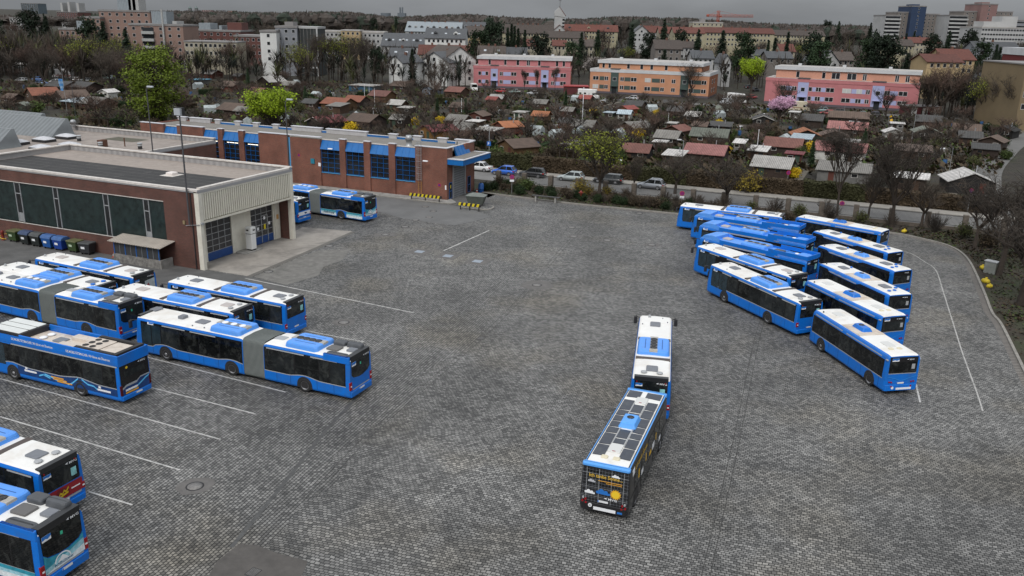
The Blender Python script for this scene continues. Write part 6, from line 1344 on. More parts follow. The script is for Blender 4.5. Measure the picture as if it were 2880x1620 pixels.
def shed(ox, x0, x1, yr, ye, yb, roof, wall, kind='g', ribs=False, turn=None, deep=.8, we=False):
    "hut from its outline in the photo: roof ridge, eave and base rows"
    xc = ox + (x0 + x1) / 2 / 2.6833; b = G(xc, yb / 2.6833); d = b.y; w = (x1 - x0) / 2.6833 * sqrt(b.x ** 2 + b.y ** 2) / FPX
    he = min(2.6, max(1.8, zpx(ye / 2.6833, b) * .9)); dep = min(6.5, max(2.2, w * deep)); rot = turn if turn is not None else R.choice((-23, -23, -20, -26))
    c, s = abs(cos(radians(rot))), abs(sin(radians(rot))); W = max(1.8, (w - dep * s * .8) / c * .94); h_ = W / 2; k = dep / 2
    rise = {'g': min(1.25, max(.5, dep * .24)), 'f': .12, 'm': .45, 'e': min(1.6, max(.6, W * .2))}[kind]
    ctr = Vector((b.x - k * .7 * sin(radians(rot)), b.y + k * cos(radians(rot)) * .8, 0))
    t = thing('garden_hut', None, 'hut', ctr, radians(rot), 'allotment huts beyond the street')
    wl = MB()
    if kind == 'e': wl.rings([[(-h_, y, 0), (h_, y, 0), (h_, y, he), (0, y, he + rise), (-h_, y, he)] for y in (k, -k)], 0)
    elif kind == 'g': wl.rings([[(x, -k, 0), (x, k, 0), (x, k, he), (x, 0, he + rise), (x, -k, he)] for x in (-h_, h_)], 0)
    elif kind == 'm': wl.rings([[(x, -k, 0), (x, k, 0), (x, k, he + rise), (x, -k, he)] for x in (-h_, h_)], 0)
    else: wl.box(-h_, h_, -k, k, 0, he)
    wl.build('wall', wmat(wall), t); o = .35; r = MB(); th = .09
    if kind == 'g':
        sl = rise / k
        for s_ in (1, -1): r.rings([[(x, 0, he + rise + .02), (x, s_ * (k + o), he - o * sl + .02), (x, s_ * (k + o), he - o * sl + .02 + th), (x, 0, he + rise + .02 + th)][::s_] for x in (-h_ - o, h_ + o)], 0)
    elif kind == 'e':
        sl = rise / h_
        for s_ in (1, -1): r.rings([[(0, y, he + rise + .02), (s_ * (h_ + o), y, he - o * sl + .02), (s_ * (h_ + o), y, he - o * sl + .02 + th), (0, y, he + rise + .02 + th)][::-s_] for y in (-k - o, k + o)], 0)
    elif kind == 'm': r.rings([[(x, -k - o, he - .05), (x, k + o, he + rise + .05), (x, k + o, he + rise + .05 + th), (x, -k - o, he - .05 + th)] for x in (-h_ - o, h_ + o)], 0)
    else: r.rings([[(x, -k - o, he + .02), (x, k + o, he + .1), (x, k + o, he + .22), (x, -k - o, he + .14)] for x in (-h_ - o, h_ + o)], 0)
    r.build('roof', rmat(roof, ribs), t)
    if we and kind in 'ge':
        e = MB()
        if kind == 'e':
            for s_ in (1, -1): e.rings([[(0, y, he + rise - .12), (s_ * (h_ + o), y, he - o * sl - .12), (s_ * (h_ + o), y, he - o * sl + .02), (0, y, he + rise + .02)][::-s_] for y in (-k - o - .03, -k - o)], 0)
        else: e.box(-h_ - o, h_ + o, -k - o - .04, -k - o, he - o * sl - .1, he - o * sl + .1)
        e.build('eave_board', EAVEW, t)
    nx = max(1, int(W / 2.4)); fr = EAVEW if R.random() < .6 else EAVE; dx = R.choice((-1, 1)) * h_ * .45
    MB().box(dx - .42, dx + .42, -k - .04, -k - .0, .05, min(1.95, he - .15)).build('door', wmat(R.choice(('dark brown', 'brown', 'red brown', 'green'))), t)
    for q in (-1, 1):
        x = q * h_ * .45
        if abs(x - dx) < .6: continue
        f = MB().box(x - .5, x + .5, -k - .05, -k - .0, .95, min(1.75, he - .2)).build('window', fr, t); MB().box(x - .42, x + .42, -k - .065, -k - .05, 1.03, min(1.67, he - .28)).build('pane', DARKP, f)
    if R.random() < .3: MB().cyl((h_ * .4, k * .3, he), (h_ * .4, k * .3, he + rise + .7), .09, n=8).build('stove_pipe', STEEL, t)
    SHEDS.append((t, roof, wall, kind, w)); return t
A, B, C = 0, 960, 1920
for a in [
 (B, 40, 280, 640, 670, 690, 'light grey', 'blue', 'f'), (B, 185, 375, 665, 735, 770, 'reddish brown', 'ochre brown', 'g', True), (B, 0, 180, 735, 780, 815, 'orange red', 'dark brown'), (B, 345, 530, 625, 665, 690, 'brown', 'dark brown'), (B, 595, 740, 660, 700, 715, 'grey', 'pale blue', 'e'), (B, 765, 935, 670, 710, 735, 'reddish brown', 'brown'), (B, 335, 480, 770, 815, 840, 'light grey', 'brown'), (B, 420, 540, 820, 845, 870, 'light grey', 'dark brown', 'f'), (B, 355, 500, 860, 915, 960, 'grey', 'dark brown', 'g'), (B, 5, 280, 885, 945, 975, 'brown', 'dark brown'), (B, 1105, 1230, 715, 745, 790, 'light grey', 'brown', 'g', True), (B, 1085, 1180, 760, 790, 800, 'red', 'dark brown'), (B, 1435, 1560, 750, 795, 830, 'grey', 'brown', 'g', True), (B, 1780, 1890, 740, 775, 790, 'red', 'brown'), (B, 930, 1100, 825, 880, 930, 'brown', 'red brown', 'e'), (B, 1425, 1570, 840, 885, 930, 'orange', 'ochre brown'), (B, 770, 955, 890, 940, 970, 'grey', 'brown'), (B, 530, 790, 945, 1000, 1050, 'dark red', 'ochre', 'e', False, -50, .9), (B, 790, 1000, 945, 990, 1040, 'grey', 'dark brown', 'g', True), (B, 960, 1190, 975, 1005, 1050, 'light grey', 'black', 'f'), (B, 1110, 1310, 910, 970, 1015, 'orange', 'red brown', 'e', False, -58), (B, 1620, 1760, 885, 945, 985, 'dark grey', 'red brown'), (B, 1720, 1920, 895, 960, 1015, 'grey', 'red brown', 'g', True), (B, 2050, 2275, 895, 960, 1020, 'grey', 'brown', 'e', False, -55), (B, 2075, 2190, 865, 895, 912, 'pale blue', 'white', 'g'), (B, 1975, 2060, 870, 895, 907, 'pale blue', 'green', 'f'), (B, 1125, 1410, 1040, 1100, 1175, 'brown', 'ochre brown', 'e', False, -56), (B, 1640, 1890, 1050, 1085, 1165, 'light grey', 'dark brown', 'f'), (B, 2095, 2340, 1105, 1165, 1220, 'reddish brown', 'black', 'g', True), (B, 2070, 2200, 795, 840, 872, 'red', 'orange', 'e', False, -50), (B, 2130, 2285, 780, 810, 845, 'dark grey', 'brown'), (B, 2420, 2505, 775, 810, 822, 'dark grey', 'dark brown'), (B, 2440, 2600, 820, 850, 890, 'dark grey', 'black'), (B, 2400, 2610, 965, 1020, 1045, 'reddish brown', 'brown', 'e', False, -40), (B, 2340, 2560, 1030, 1085, 1105, 'grey', 'dark brown'), (B, 2345, 2455, 1085, 1125, 1145, 'white', 'grey', 'f'), (B, 2410, 2590, 1180, 1230, 1250, 'white', 'dark brown', 'm'), (B, 2440, 2530, 945, 980, 992, 'light grey', 'grey', 'f'), (B, 800, 950, 790, 840, 862, 'brown', 'red brown'), (B, 935, 1060, 940, 955, 980, 'white', 'brown', 'f'), (B, 1290, 1400, 868, 890, 905, 'light grey', 'white', 'f'), (B, 1640, 1760, 850, 875, 890, 'grey', 'brown'),
 (C, 0, 140, 830, 880, 930, 'light grey', 'brown', 'g', True), (C, 180, 370, 910, 950, 1012, 'dark grey', 'black', 'm', True), (C, 60, 190, 940, 970, 1010, 'brown', 'dark brown'), (C, 35, 355, 1005, 1060, 1095, 'green grey', 'brown', 'g'), (C, -20, 340, 1075, 1150, 1235, 'pink', 'dark brown', 'g', True), (C, 525, 680, 855, 890, 960, 'dark grey', 'black', 'e', False, -12, .8, True), (C, 380, 465, 1060, 1130, 1150, 'white', 'grey', 'm'), (C, 590, 910, 1080, 1130, 1175, 'reddish brown', 'dark brown', 'g', True), (C, 480, 640, 1140, 1190, 1212, 'white', 'brown', 'm'), (C, 490, 835, 1205, 1280, 1340, 'light grey', 'dark brown', 'g', True), (C, 765, 905, 1160, 1190, 1240, 'dark red', 'red brown', 'f'), (C, 820, 1035, 975, 1020, 1085, 'orange', 'black', 'e', False, -10), (C, 805, 975, 1045, 1090, 1112, 'pale blue', 'grey', 'm', True), (C, 1030, 1250, 1010, 1070, 1092, 'brown', 'brown', 'e', False, -15), (C, 1085, 1390, 955, 1010, 1032, 'pink', 'brown'), (C, 880, 1060, 880, 920, 962, 'dark grey', 'dark brown'), (C, 1095, 1400, 875, 920, 942, 'brown', 'dark brown'), (C, 1120, 1330, 1080, 1120, 1142, 'light grey', 'brown', 'f'), (C, 980, 1380, 1130, 1190, 1212, 'pink', 'white'), (C, 995, 1420, 1205, 1310, 1375, 'grey', 'grey', 'm', True), (C, 1520, 1660, 1005, 1040, 1062, 'white', 'white', 'e', False, -12), (C, 1565, 1665, 945, 970, 992, 'white', 'grey', 'f'), (C, 1750, 1950, 900, 945, 972, 'dark grey', 'dark brown'), (C, 1745, 1945, 970, 1010, 1062, 'green grey', 'black', 'e', False, -15), (C, 1590, 1880, 1130, 1195, 1212, 'brown', 'brown', 'm', True), (C, 2000, 2340, 1285, 1390, 1460, 'white', 'black', 'e', False, -12, .75), (C, 2320, 2500, 940, 1010, 1042, 'black', 'black', 'e', False, -45), (C, 2220, 2420, 1040, 1110, 1132, 'brown', 'dark brown', 'e', False, -40), (C, 2180, 2380, 1120, 1170, 1195, 'dark grey', 'dark brown', 'm', True), (C, 1555, 1850, 1350, 1410, 1432, 'white', 'dark brown', 'f'), (C, 240, 370, 810, 850, 882, 'green grey', 'ochre brown'), (C, 2030, 2240, 980, 1020, 1045, 'brown', 'brown'), (C, 2080, 2250, 1040, 1080, 1100, 'dark grey', 'brown'), (C, 800, 880, 862, 884, 900, 'white', 'white', 'f'),
 (A, 130, 380, 675, 720, 762, 'orange red', 'brown', 'e', False, -50), (A, 330, 540, 635, 680, 695, 'dark grey', 'brown'), (A, 510, 700, 650, 690, 702, 'dark grey', 'dark brown'), (A, 345, 605, 705, 755, 785, 'brown', 'dark brown', 'e', False, -48), (A, 450, 635, 750, 795, 822, 'pale blue', 'brown', 'm'), (A, 580, 795, 765, 810, 835, 'grey', 'brown'), (A, 105, 200, 785, 820, 855, 'green grey', 'green', 'e', False, 5), (A, 1420, 1545, 610, 630, 645, 'blue', 'grey', 'f'), (A, 1500, 1640, 540, 560, 592, 'light grey', 'red brown', 'g'), (A, 1905, 2110, 575, 610, 655, 'light grey', 'dark brown', 'e', False, -45), (A, 2110, 2235, 635, 665, 685, 'grey', 'brown'), (A, 1850, 2000, 680, 725, 745, 'reddish brown', 'brown', 'g', True), (A, 1640, 1800, 630, 670, 692, 'brown', 'red brown'), (A, 1850, 2010, 725, 760, 795, 'brown', 'brown'), (A, 1610, 1850, 785, 840, 885, 'brown', 'dark brown', 'g'), (A, 1760, 1890, 840, 880, 895, 'grey', 'brown'), (A, 2270, 2530, 850, 910, 985, 'dark red', 'black', 'e', False, -40, .9, True), (A, 2400, 2640, 750, 795, 835, 'orange red', 'ochre brown'), (A, 2455, 2600, 800, 830, 855, 'grey', 'brown', 'm'), (A, 2270, 2400, 765, 795, 830, 'dark grey', 'brown'), (A, 740, 850, 700, 730, 745, 'white', 'white', 'e'), (A, 1750, 1830, 580, 600, 612, 'dark grey', 'brown'), (A, 20, 130, 745, 770, 790, 'brown', 'dark brown')]: shed(*a)
# ---------------------------------------------------------------- garden planting
for k in range(9): plant('h1' if k % 3 else 'h0', D(2 + 8.4 * k, 68.7 + R.uniform(-.1, .1), .0), (1.42, 1.7, 1.25 + R.uniform(-.12, .12)), DA, 'clipped brown hedge segment behind the street footpath', 'hedge along the street footpath')
bed = [('s0', 6.8, 53.8, 1.2), ('s5', 8.2, 53.2, 1.0), ('s4', 9.2, 53.9, 1.0), ('s6', 10.6, 53.2, 1.2), ('s1', 11.8, 52.6, 1.2), ('s3', 19.4, 53.8, 1.3), ('s3', 20.7, 53.2, .9), ('s3', 23.2, 54.0, .9), ('s4', 26.0, 53.9, 1.0), ('s4', 31.5, 53.9, 1.0), ('s4', 36, 54, 1.0), ('s4', 39.5, 53.6, 1.2), ('s6', 43, 53.8, 1.0), ('s4', 46, 53.6, 1.4), ('s6', 49, 53.8, 1.2), ('s4', 53, 53.2, 1.3), ('s6', 56.5, 53.6, 1.1), ('s4', 60, 53.0, 1.1), ('s4', 65, 52.5, 1.5), ('s6', 68, 51.0, 1.3), ('s4', 71, 49, 1.6), ('s4', 73, 45, 1.7), ('s4', 74.5, 40, 1.8), ('s0', 70, 47, 1.5), ('s4', 52, 57.3, 1.2), ('s3', 40.5, 66.6, 1.7)]
for k, x, y, s in bed: plant(k, D(x, y, .05), s * (.62 if k in ('s3', 's6') and y < 60 else .75), None, {'s0': 'brown twiggy shrub', 's1': 'green leafy shrub', 's3': 'dull yellow forsythia bush', 's4': 'bare twiggy shrub', 's5': 'dark evergreen shrub', 's6': 'sprouting yellow green shrub'}[k] + ' in the street fence bed', 'shrubs along the street fence')
for k in range(26): plant(R.choice(('s5', 's5', 's0')), D(6.5 + k * 1.15 + R.uniform(-.4, .4), 48.6 + R.uniform(.2, 2.8), .05), R.uniform(.6, .85), None, 'low evergreen shrub on the bank above the yard kerb', 'low shrubs on the bank')
for k in range(34): plant(R.choice(('s0', 's4', 's0')), D(22 + k * .8 + R.uniform(-.4, .4), 48.6 + R.uniform(.5, 4.5), .05), R.uniform(.45, .8), None, 'low brown shrub on the bank above the yard kerb', 'low shrubs on the bank')
# street and yard-edge trees
for key, x, yt, yb, lb, wd in (('g3', 1684, 372, 560, 'budding street tree with yellow green crown in front of the black estate car', 1.25), ('b2', 1898, 430, 545, 'low bare spreading tree at the fence, between two prohibition signs', 1.3), ('b2', 2042, 440, 585, 'small bare tree at the fence behind the farthest tractor bus', 1.2), ('b3', 2353, 370, 605, 'dark leaning bare trunk at the fence behind the farthest trailer', .9), ('b2', 2440, 470, 620, 'thin crooked bare tree at the fence beyond the trailers', .7), ('b1', 2508, 395, 640, 'bare spreading tree with a thick trunk at the fence, right of the trailers', 1.1), ('b2', 2590, 500, 640, 'short bare tree at the fence near the yellow litter', 1.0), ('b1', 2808, 500, 775, 'large bare tree at the right edge beside the road', 1.3), ('b2', 2870, 560, 860, 'bare tree cut by the right edge of the photo', 1.2), ('b2', 2740, 520, 700, 'bare shrubby tree beside the road bend', 1.0), ('b2', 1780, 440, 545, 'slim bare sapling at the fence left of a prohibition sign', .6)): treepx(key, x, yt, yb, None, None, lb, 'trees along the street fence', wd)
# individually placed garden trees
for key, x, yt, yb, d, lb, wd in (('g0', 443, 138, 345, None, 'tall olive green tree left of the brick bus hall', 1.3), ('g1', 772, 250, 402, None, 'bright lime green round tree behind the brick bus hall', 1.25), ('pk', 2188, 274, 352, None, 'pink blossom tree in front of the right pink apartment block', 1.05), ('g1', 2112, 163, 262, None, 'green tree between the orange and the right pink apartment block', .9), ('b0', 1940, 178, 275, None, 'large bare tree before the right end of the orange apartment block', 1.15), ('g2', 960, 95, 225, None, 'tall thin leafed tree left of the grey gabled houses', 1.0), ('b1', 900, 95, 225, None, 'tall bare tree before the white flat roofed row', .8), ('b0', 1010, 105, 230, None, 'tall bare tree left of the white gabled house', .8), ('g2', 845, 120, 240, None, 'thin leafed tree before the grey and white office block', .8), ('e0', 1062, 138, 232, None, 'dark rounded evergreen left of the white gabled house', .85), ('c1', 1161, 134, 235, None, 'dark conifer between the two white gabled houses', .8), ('wb', 1672, 165, 235, None, 'white blossom tree between the pink and the orange apartment block', 1.0), ('b1', 1215, 195, 262, None, 'bare tree at the left end of the left pink apartment block', .9), ('b2', 1250, 160, 270, None, 'bare spreading tree before the left pink apartment block', .6), ('b3', 1475, 198, 262, None, 'young bare tree before the blue stair strip of the pink block', .55), ('b3', 1560, 190, 262, None, 'young bare tree at the right end of the left pink block', .55), ('b3', 1510, 196, 262, None, 'slim bare tree in the middle of the left pink block', .5), ('b4', 2640, 175, 335, None, 'tall reddish bare tree right of the right pink block', 1.0), ('b0', 2700, 180, 330, None, 'tall bare tree before the dark red garages', 1.1), ('b1', 2600, 215, 330, None, 'bare tree at the right corner of the right pink block', 1.1), ('g2', 2760, 215, 345, None, 'thin leafed tree left of the sand coloured building', 1.0), ('b0', 2850, 185, 350, None, 'tall bare tree in front of the sand coloured building', 1.1), ('b2', 2205, 230, 325, None, 'bare tree before the left end of the right pink block', .9), ('b2', 2490, 250, 335, None, 'bare tree at the right stair strip of the right pink block', .8), ('c3', 700, 190, 262, None, 'green conifer among the huts left of the lime green tree', .8)): treepx(key, x, yt, yb, d, None, lb, None, wd)
def clear(p, r=3.0): return all((p - s[0].location).length > r + s[4] * .45 for s in SHEDS)
n = 0
while n < 270:
    x, y = R.uniform(-60, 2860), R.uniform(232, 455); p = G(x, y); q = p - DO; dy = -sin(DA) * q.x + cos(DA) * q.y
    if dy < 71 or dy > 196 or p.x > 62 + (p.y - 108) * .58 or not clear(p, 1.2): continue
    n += 1; k = R.choice(('f0', 'f1')); s = R.uniform(.6, 1.5)
    plant(k, p, s, None, 'small bare fruit tree', 'fruit trees in the allotment gardens')
n = 0
while n < 250:
    x, y = R.uniform(-60, 2860), R.uniform(232, 470); p = G(x, y); q = p - DO; dy = -sin(DA) * q.x + cos(DA) * q.y
    if dy < 70.5 or dy > 200 or p.x > 62 + (p.y - 108) * .58 or not clear(p, .9): continue
    n += 1; k = R.choice(('s0', 's1', 's4', 's0', 's5', 's4', 's6', 's2' if R.random() < .35 else 's0'))
    plant(k, p, R.uniform(.7, 1.5) if k not in ('s4', 's6') else R.uniform(.6, 1.1), None, {'s0': 'brown garden shrub', 's1': 'green garden shrub', 's2': 'yellow forsythia bush', 's4': 'bare twiggy garden shrub', 's5': 'dark evergreen shrub', 's6': 'sprouting garden shrub'}[k], 'shrubs in the allotment gardens')
n = 0
while n < 46:
    x, y = R.uniform(0, 2800), R.uniform(240, 450); p = G(x, y); q = p - DO; dy = -sin(DA) * q.x + cos(DA) * q.y
    if dy < 74 or dy > 196 or p.x > 60 + (p.y - 108) * .58 or not clear(p, 3.2): continue
    n += 1; plant(R.choice(('h0', 'h1', 'h2', 'h2')), p, (R.uniform(.7, 1.5), 1, R.uniform(.7, 1.0)), DA + R.choice((0, 0, 0, pi / 2)), 'clipped garden hedge', 'hedges in the allotment gardens')
for x, y, s in ((1240, 348, 1.0), (1165, 353, 1.0), (1352, 385, 1.15), (1668, 318, .8), (1795, 388, 1.2), (2230, 500, 1.0)): plant('s2', G(x, y), s, None, 'bright yellow forsythia bush', 'forsythia bushes')
for k in range(7): plant('c3', G(*((420, 312), (1230, 335), (1590, 305), (2425, 440), (1310, 330), (2280, 470), (860, 300))[k]), R.uniform(.28, .4), None, 'small green conifer', 'small garden conifers')
# ground details in the gardens
for k, (x, y, w, h) in enumerate(((1610, 442, 9, 4), (1490, 340, 8, 4), (1990, 478, 7, 3.4), (1420, 425, 8, 3), (560, 215, 10, 8), (2450, 415, 9, 4), (1180, 300, 7, 5), (860, 262, 9, 5))):
    p = G(x, y); c = Vector((cos(DA), sin(DA), 0)); q = Vector((-sin(DA), cos(DA), 0)); sheet('lawn', [tuple((p + c * a * w / 2 + q * b * h / 2)[:2]) for a, b in ((-1, -1), (1, -1), (1, 1), (-1, 1))], .01 + k * .001, GRASS)
for k in range(6):
    x = -20 + 22 * k; groove('garden_path', [D(x, 70), D(x + R.uniform(-2, 2), 130), D(x + R.uniform(-2, 2), 200)], 1.3, .02 + .001 * k, mat('garden_path', (.13, .115, .09), .95, var=.3, vscale=1))
def undergrowth():
    mb = MB(); rng = random.Random(77)
    for k in range(46000):
        x, y = rng.uniform(-60, 2900), 232 + 260 * rng.random() ** 1.4; p = G(x, y); q = p - DO; dy = -sin(DA) * q.x + cos(DA) * q.y
        if dy < 70.2 or dy > 215 or p.x > 61 + (p.y - 108) * .58: continue
        if noise.noise(Vector((p.x * .06, p.y * .06, 3))) < -.22: continue
        s = rng.uniform(.12, .48) * (1.5 if rng.random() < .15 else 1); a = rng.uniform(0, 3.14); u = Vector((cos(a), sin(a), rng.uniform(-.3, .3))) * s; c = p + Vector((0, 0, rng.uniform(.05, .9)))
        w = Vector((-u.y, u.x, rng.uniform(-.2, .2))) * rng.uniform(.5, 1) + Vector((0, 0, s * .8)); mb.add([c - u, c - w, c + u, c + w], [(0, 1, 2, 3)], rng.choice((0, 0, 1, 2)))
    o = mb.build('undergrowth', [SHRB, SHRG, HEDB]); o['kind'] = 'stuff'; o['label'] = 'low brown and green undergrowth between the allotment huts'
    mb = MB()
    for k in range(16000):
        i = rng.randrange(len(KL) - 6); t = rng.random(); p = KL[i].lerp(KL[i + 1], t); d = (KL[i + 1] - KL[i]).normalized(); nn = Vector((d.y, -d.x, 0)); p = p - nn * (rng.random() ** .8 * 9 + .3)
        q = p - DO; dy = -sin(DA) * q.x + cos(DA) * q.y
        if dy > 54.4: continue
        s = rng.uniform(.05, .16); a = rng.uniform(0, 3.14); u = Vector((cos(a), sin(a), rng.uniform(-.3, .3))) * s; c = Vector((p.x, p.y, .07 + rng.uniform(0, .12))); w = Vector((-u.y, u.x, 0)) * .6 + Vector((0, 0, s * .5)); mb.add([c - u, c - w, c + u, c + w], [(0, 1, 2, 3)], rng.choice((0, 0, 0, 1)))
    o = mb.build('leaf_litter', [HEDB, SHRG]); o['kind'] = 'stuff'; o['label'] = 'brown leaf litter and weeds on the planting bed'
undergrowth()
def clutter(name, cat, n, mk, phrase, group, dmin=.8):
    pr = mk(); used = False
    while n:
        x, y = R.uniform(-40, 2840), R.uniform(240, 465); p = G(x, y); q = p - DO; dy = -sin(DA) * q.x + cos(DA) * q.y
        if dy < 71 or dy > 196 or p.x > 60 + (p.y - 108) * .58 or not clear(p, dmin): continue
        n -= 1; rz = R.uniform(0, 3)
        if used: o = dup(pr, p, rz)
        else: o = pr; o.location = p; o.rotation_euler = (0, 0, rz); used = True
        AUTO.append((o, phrase, group)); o['group'] = group
def mk_butt():
    t = thing('water_butt', None, 'water butt'); MB().lathe((0, 0, 0), [(.32, 0), (.4, .3), (.4, .8), (.36, 1.1)], 12).build('barrel', mat('butt_blue', (.03, .10, .24), .5), t); MB().lathe((0, 0, 1.1), [(.38, 0), (.38, .05), (.1, .08)], 12).build('lid', MATTE, t); return t
def mk_table():
    t = thing('garden_table', None, 'garden table'); MB().box(-.8, .8, -.45, .45, .7, .76).build('table_top', WHT, t); [MB().box(x - .04, x + .04, y - .04, y + .04, 0, .7).build('leg', WHT, t) for x in (-.7, .7) for y in (-.35, .35)]; return t
def mk_bed():
    t = thing('raised_bed', None, 'raised bed'); b = MB(); [b.box(*q, 0, .4) for q in ((-1.5, 1.5, -.6, -.54), (-1.5, 1.5, .54, .6), (-1.5, -1.44, -.54, .54), (1.44, 1.5, -.54, .54))]; b.build('frame', wmat('brown'), t); MB().box(-1.44, 1.44, -.54, .54, 0, .33).build('soil', EARTH, t); return t
def mk_green():
    t = thing('greenhouse', None, 'greenhouse'); g = MB(); g.rings([[(x, -.9, 0), (x, .9, 0), (x, .9, 1.5), (x, 0, 2.1), (x, -.9, 1.5)] for x in (-1.4, 1.4)], 0); g.build('glazing', mat('greenhouse_glass', (.38, .42, .42), .2, var=.3, vscale=1.5), t); f = MB()
    for x in (-1.4, -.7, 0, .7, 1.4): f.box(x - .03, x + .03, -.93, -.9, 0, 1.5); f.box(x - .03, x + .03, .9, .93, 0, 1.5)
    f.build('frame', LGREY, t); return t
def mk_pen():
    t = thing('garden_fence', None, 'fence'); f = MB(); [f.box(-3 + .2 * k, -2.86 + .2 * k, -.02, .02, .1, 1.05) for k in range(30)]; f.build('pickets', mat('picket_grey', (.14, .12, .10), .9, var=.3), t); [MB().box(x - .05, x + .05, .02, .1, 0, 1.15).build('post', BARK, t) for x in (-2.9, 0, 2.9)]; return t
clutter('water_butt', '', 45, mk_butt, 'blue water butt', 'water butts in the allotments'); clutter('garden_table', '', 30, mk_table, 'white garden table', 'garden tables in the allotments'); clutter('raised_bed', '', 40, mk_bed, 'wooden raised bed', 'raised beds in the allotments', 1.6); clutter('greenhouse', '', 22, mk_green, 'small greenhouse', 'greenhouses in the allotments', 1.6); clutter('garden_fence', '', 50, mk_pen, 'grey picket fence', 'picket fences in the allotments', 1.2)
# ---------------------------------------------------------------- signs, lamps, poles, bench, hydrant
def sign(x, yb, yt, lb, plate_=True):
    p = G(x, yb); d = p.y; H = max(1.8, AT(x, yt, d).z); t = thing('prohibition_sign', lb, 'road sign', p, radians(0), 'no stopping signs')
    MB().cyl((0, 0, 0), (0, 0, H), .035, n=8).build('post', STEEL, t); s = MB().cyl((0, -.045, H - .28), (0, -.03, H - .28), .32, n=20).build('disc', mat('sign_red', (.45, .02, .04), .4), t)
    MB().cyl((0, -.055, H - .28), (0, -.046, H - .28), .24, n=20).build('disc_face', mat('sign_blue_violet', (.10, .04, .26), .4), s)
    for a in (45, 135): c, q = cos(radians(a)), sin(radians(a)); m = MB(); m.add([(x_ * c - y_ * q, -.06, H - .28 + x_ * q + y_ * c) for x_, y_ in ((-.27, -.035), (.27, -.035), (.27, .035), (-.27, .035))], [(0, 1, 2, 3)]); m.build('cross_bar', mat('sign_red', (.45, .02, .04), .4), s)
    if plate_: MB().box(-.3, .3, -.05, -.03, H - .95, H - .66).build('plate', WHT, t)
sign(1439, 545, 492, 'no stopping sign on a post among the green shrubs by the bench'); sign(1916, 575, 538, 'no stopping sign with white plate behind the farthest tractor bus'); sign(2363, 610, 566, 'no stopping sign on a leaning post behind the trailers', False); sign(2211, 540, 480, 'no stopping sign beyond the street in front of a hedge', False); sign(2720, 600, 530, 'no stopping sign near the white roofed hut by the road', False)
def lamp(x, yb, yt, lb, arm=1.0, d=None):
    p = G(x, yb) if d is None else AT(x, 300, d); p.z = 0; H = AT(x, yt, p.y).z; t = thing('street_lamp', lb, 'street lamp', p, radians(-23)); MB().cyl((0, 0, 0), (0, 0, H), .08, .05, 8).build('post', STEEL, t)
    MB().cyl((0, 0, H - .05), (-arm, -.2, H + .1), .04, n=6).build('arm', STEEL, t); MB().rbox(-arm - .6, -arm + .1, -.35, -.05, H + .04, H + .2, .08, .05).build('lamp_head', mat('lamp_white', (.5, .5, .5), .4), t); return t
l = lamp(1375, 465, 357, 'street lamp with a blue parking sign by the brick bus hall', .3); p = l.location; s = MB().box(-.35, .35, -.14, -.1, 3.3, 4.0).build('parking_sign', mat('sign_parking_blue', (.02, .14, .5), .4), l); text('P', .6, WHT, s, 'sign_lettering', (-.2, -.15, 3.44), (1, 0, 0), (0, 0, 1))
lamp(1914, 505, 395, 'street lamp before the pale roofed hut at the street hedge', .4); lamp(2895, 690, 580, 'long armed street lamp over the road at the right edge', 4.2)
for x, yb, yt, lb, r, m in ((1638, 335, 247, 'thick white flagpole before the camper van', .12, WHT), (1298, 332, 278, 'white flagpole left of the brown hut row', .06, WHT), (1026, 295, 237, 'left of two white flagpoles by the reddish hut', .06, WHT), (1039, 275, 238, 'white flagpole behind the reddish brown roofed hut', .05, WHT), (1054, 300, 250, 'right of two white flagpoles by the reddish hut', .06, WHT), (2127, 440, 366, 'white pole beside the reddish ribbed roof hut', .07, WHT), (2668, 490, 418, 'leaning pale pole left of the white gabled hut', .05, STEEL), (2560, 420, 312, 'tall slanting pole near the green grey gabled hut', .06, STEEL), (192, 340, 190, 'tall flag pole with a blue flag, left part of the gardens', .05, STEEL), (2033, 300, 262, 'white pole near the parked camper van', .05, WHT), (1878, 360, 318, 'white pole left of the pale roofed huts', .06, WHT), (2373, 325, 283, 'pole before the right pink block', .05, STEEL), (2192, 330, 285, 'white pole in the pink blossom tree', .06, WHT)):
    p = G(x, yb); H = max(3, AT(x, yt, p.y).z); t = thing('flagpole', lb, 'pole', p, 0, 'poles in the allotment gardens'); MB().cyl((0, 0, 0), (0, 0, H), r, r * .6, 8).build('shaft', m, t); MB().lathe((0, 0, H), [(r, 0), (r * 1.2, .06), (.01, .14)], 8).build('finial', m, t)
    if 'blue flag' in lb:
        f = MB(); zt = zpx(222, p); z0 = zpx(255, p)
        for k in range(5): f.rings([[(-.1 - 1.6 * j / 4 * .5, .25 * sin(j + k), zt + (z0 - zt) * kk / 5) for j in range(5)] for kk in (k, k + 1)], k % 2, False, False, closed=False)
        f.build('flag', [mat('flag_blue', (.08, .26, .55), .7), mat('flag_pale', (.25, .42, .62), .7)], t)
fl = thing('feather_flag', 'yellow and black feather flag on a pole among the right hand huts', 'flag', G(2497, 352), 0); H = zpx(326, fl.location); MB().cyl((0, 0, 0), (0, 0, H), .05, n=6).build('shaft', STEEL, fl); m = MB()
for k in range(6): m.quad((.15 + .12 * k, .15 * sin(k), H - .42 * k), (.75 + .1 * k - .3 * (k > 3), .15 * sin(k + 1), H + .15 - .42 * k), (.8 + .1 * k - .3 * (k > 3), .15 * sin(k + 2), H - .3 - .42 * k), (.2 + .12 * k, .15 * sin(k + 1), H - .45 - .42 * k), 1 if k in (1,) else 0)
m.build('flag', [mat('flag_yellow', (.65, .38, .02), .6), MATTE], fl)
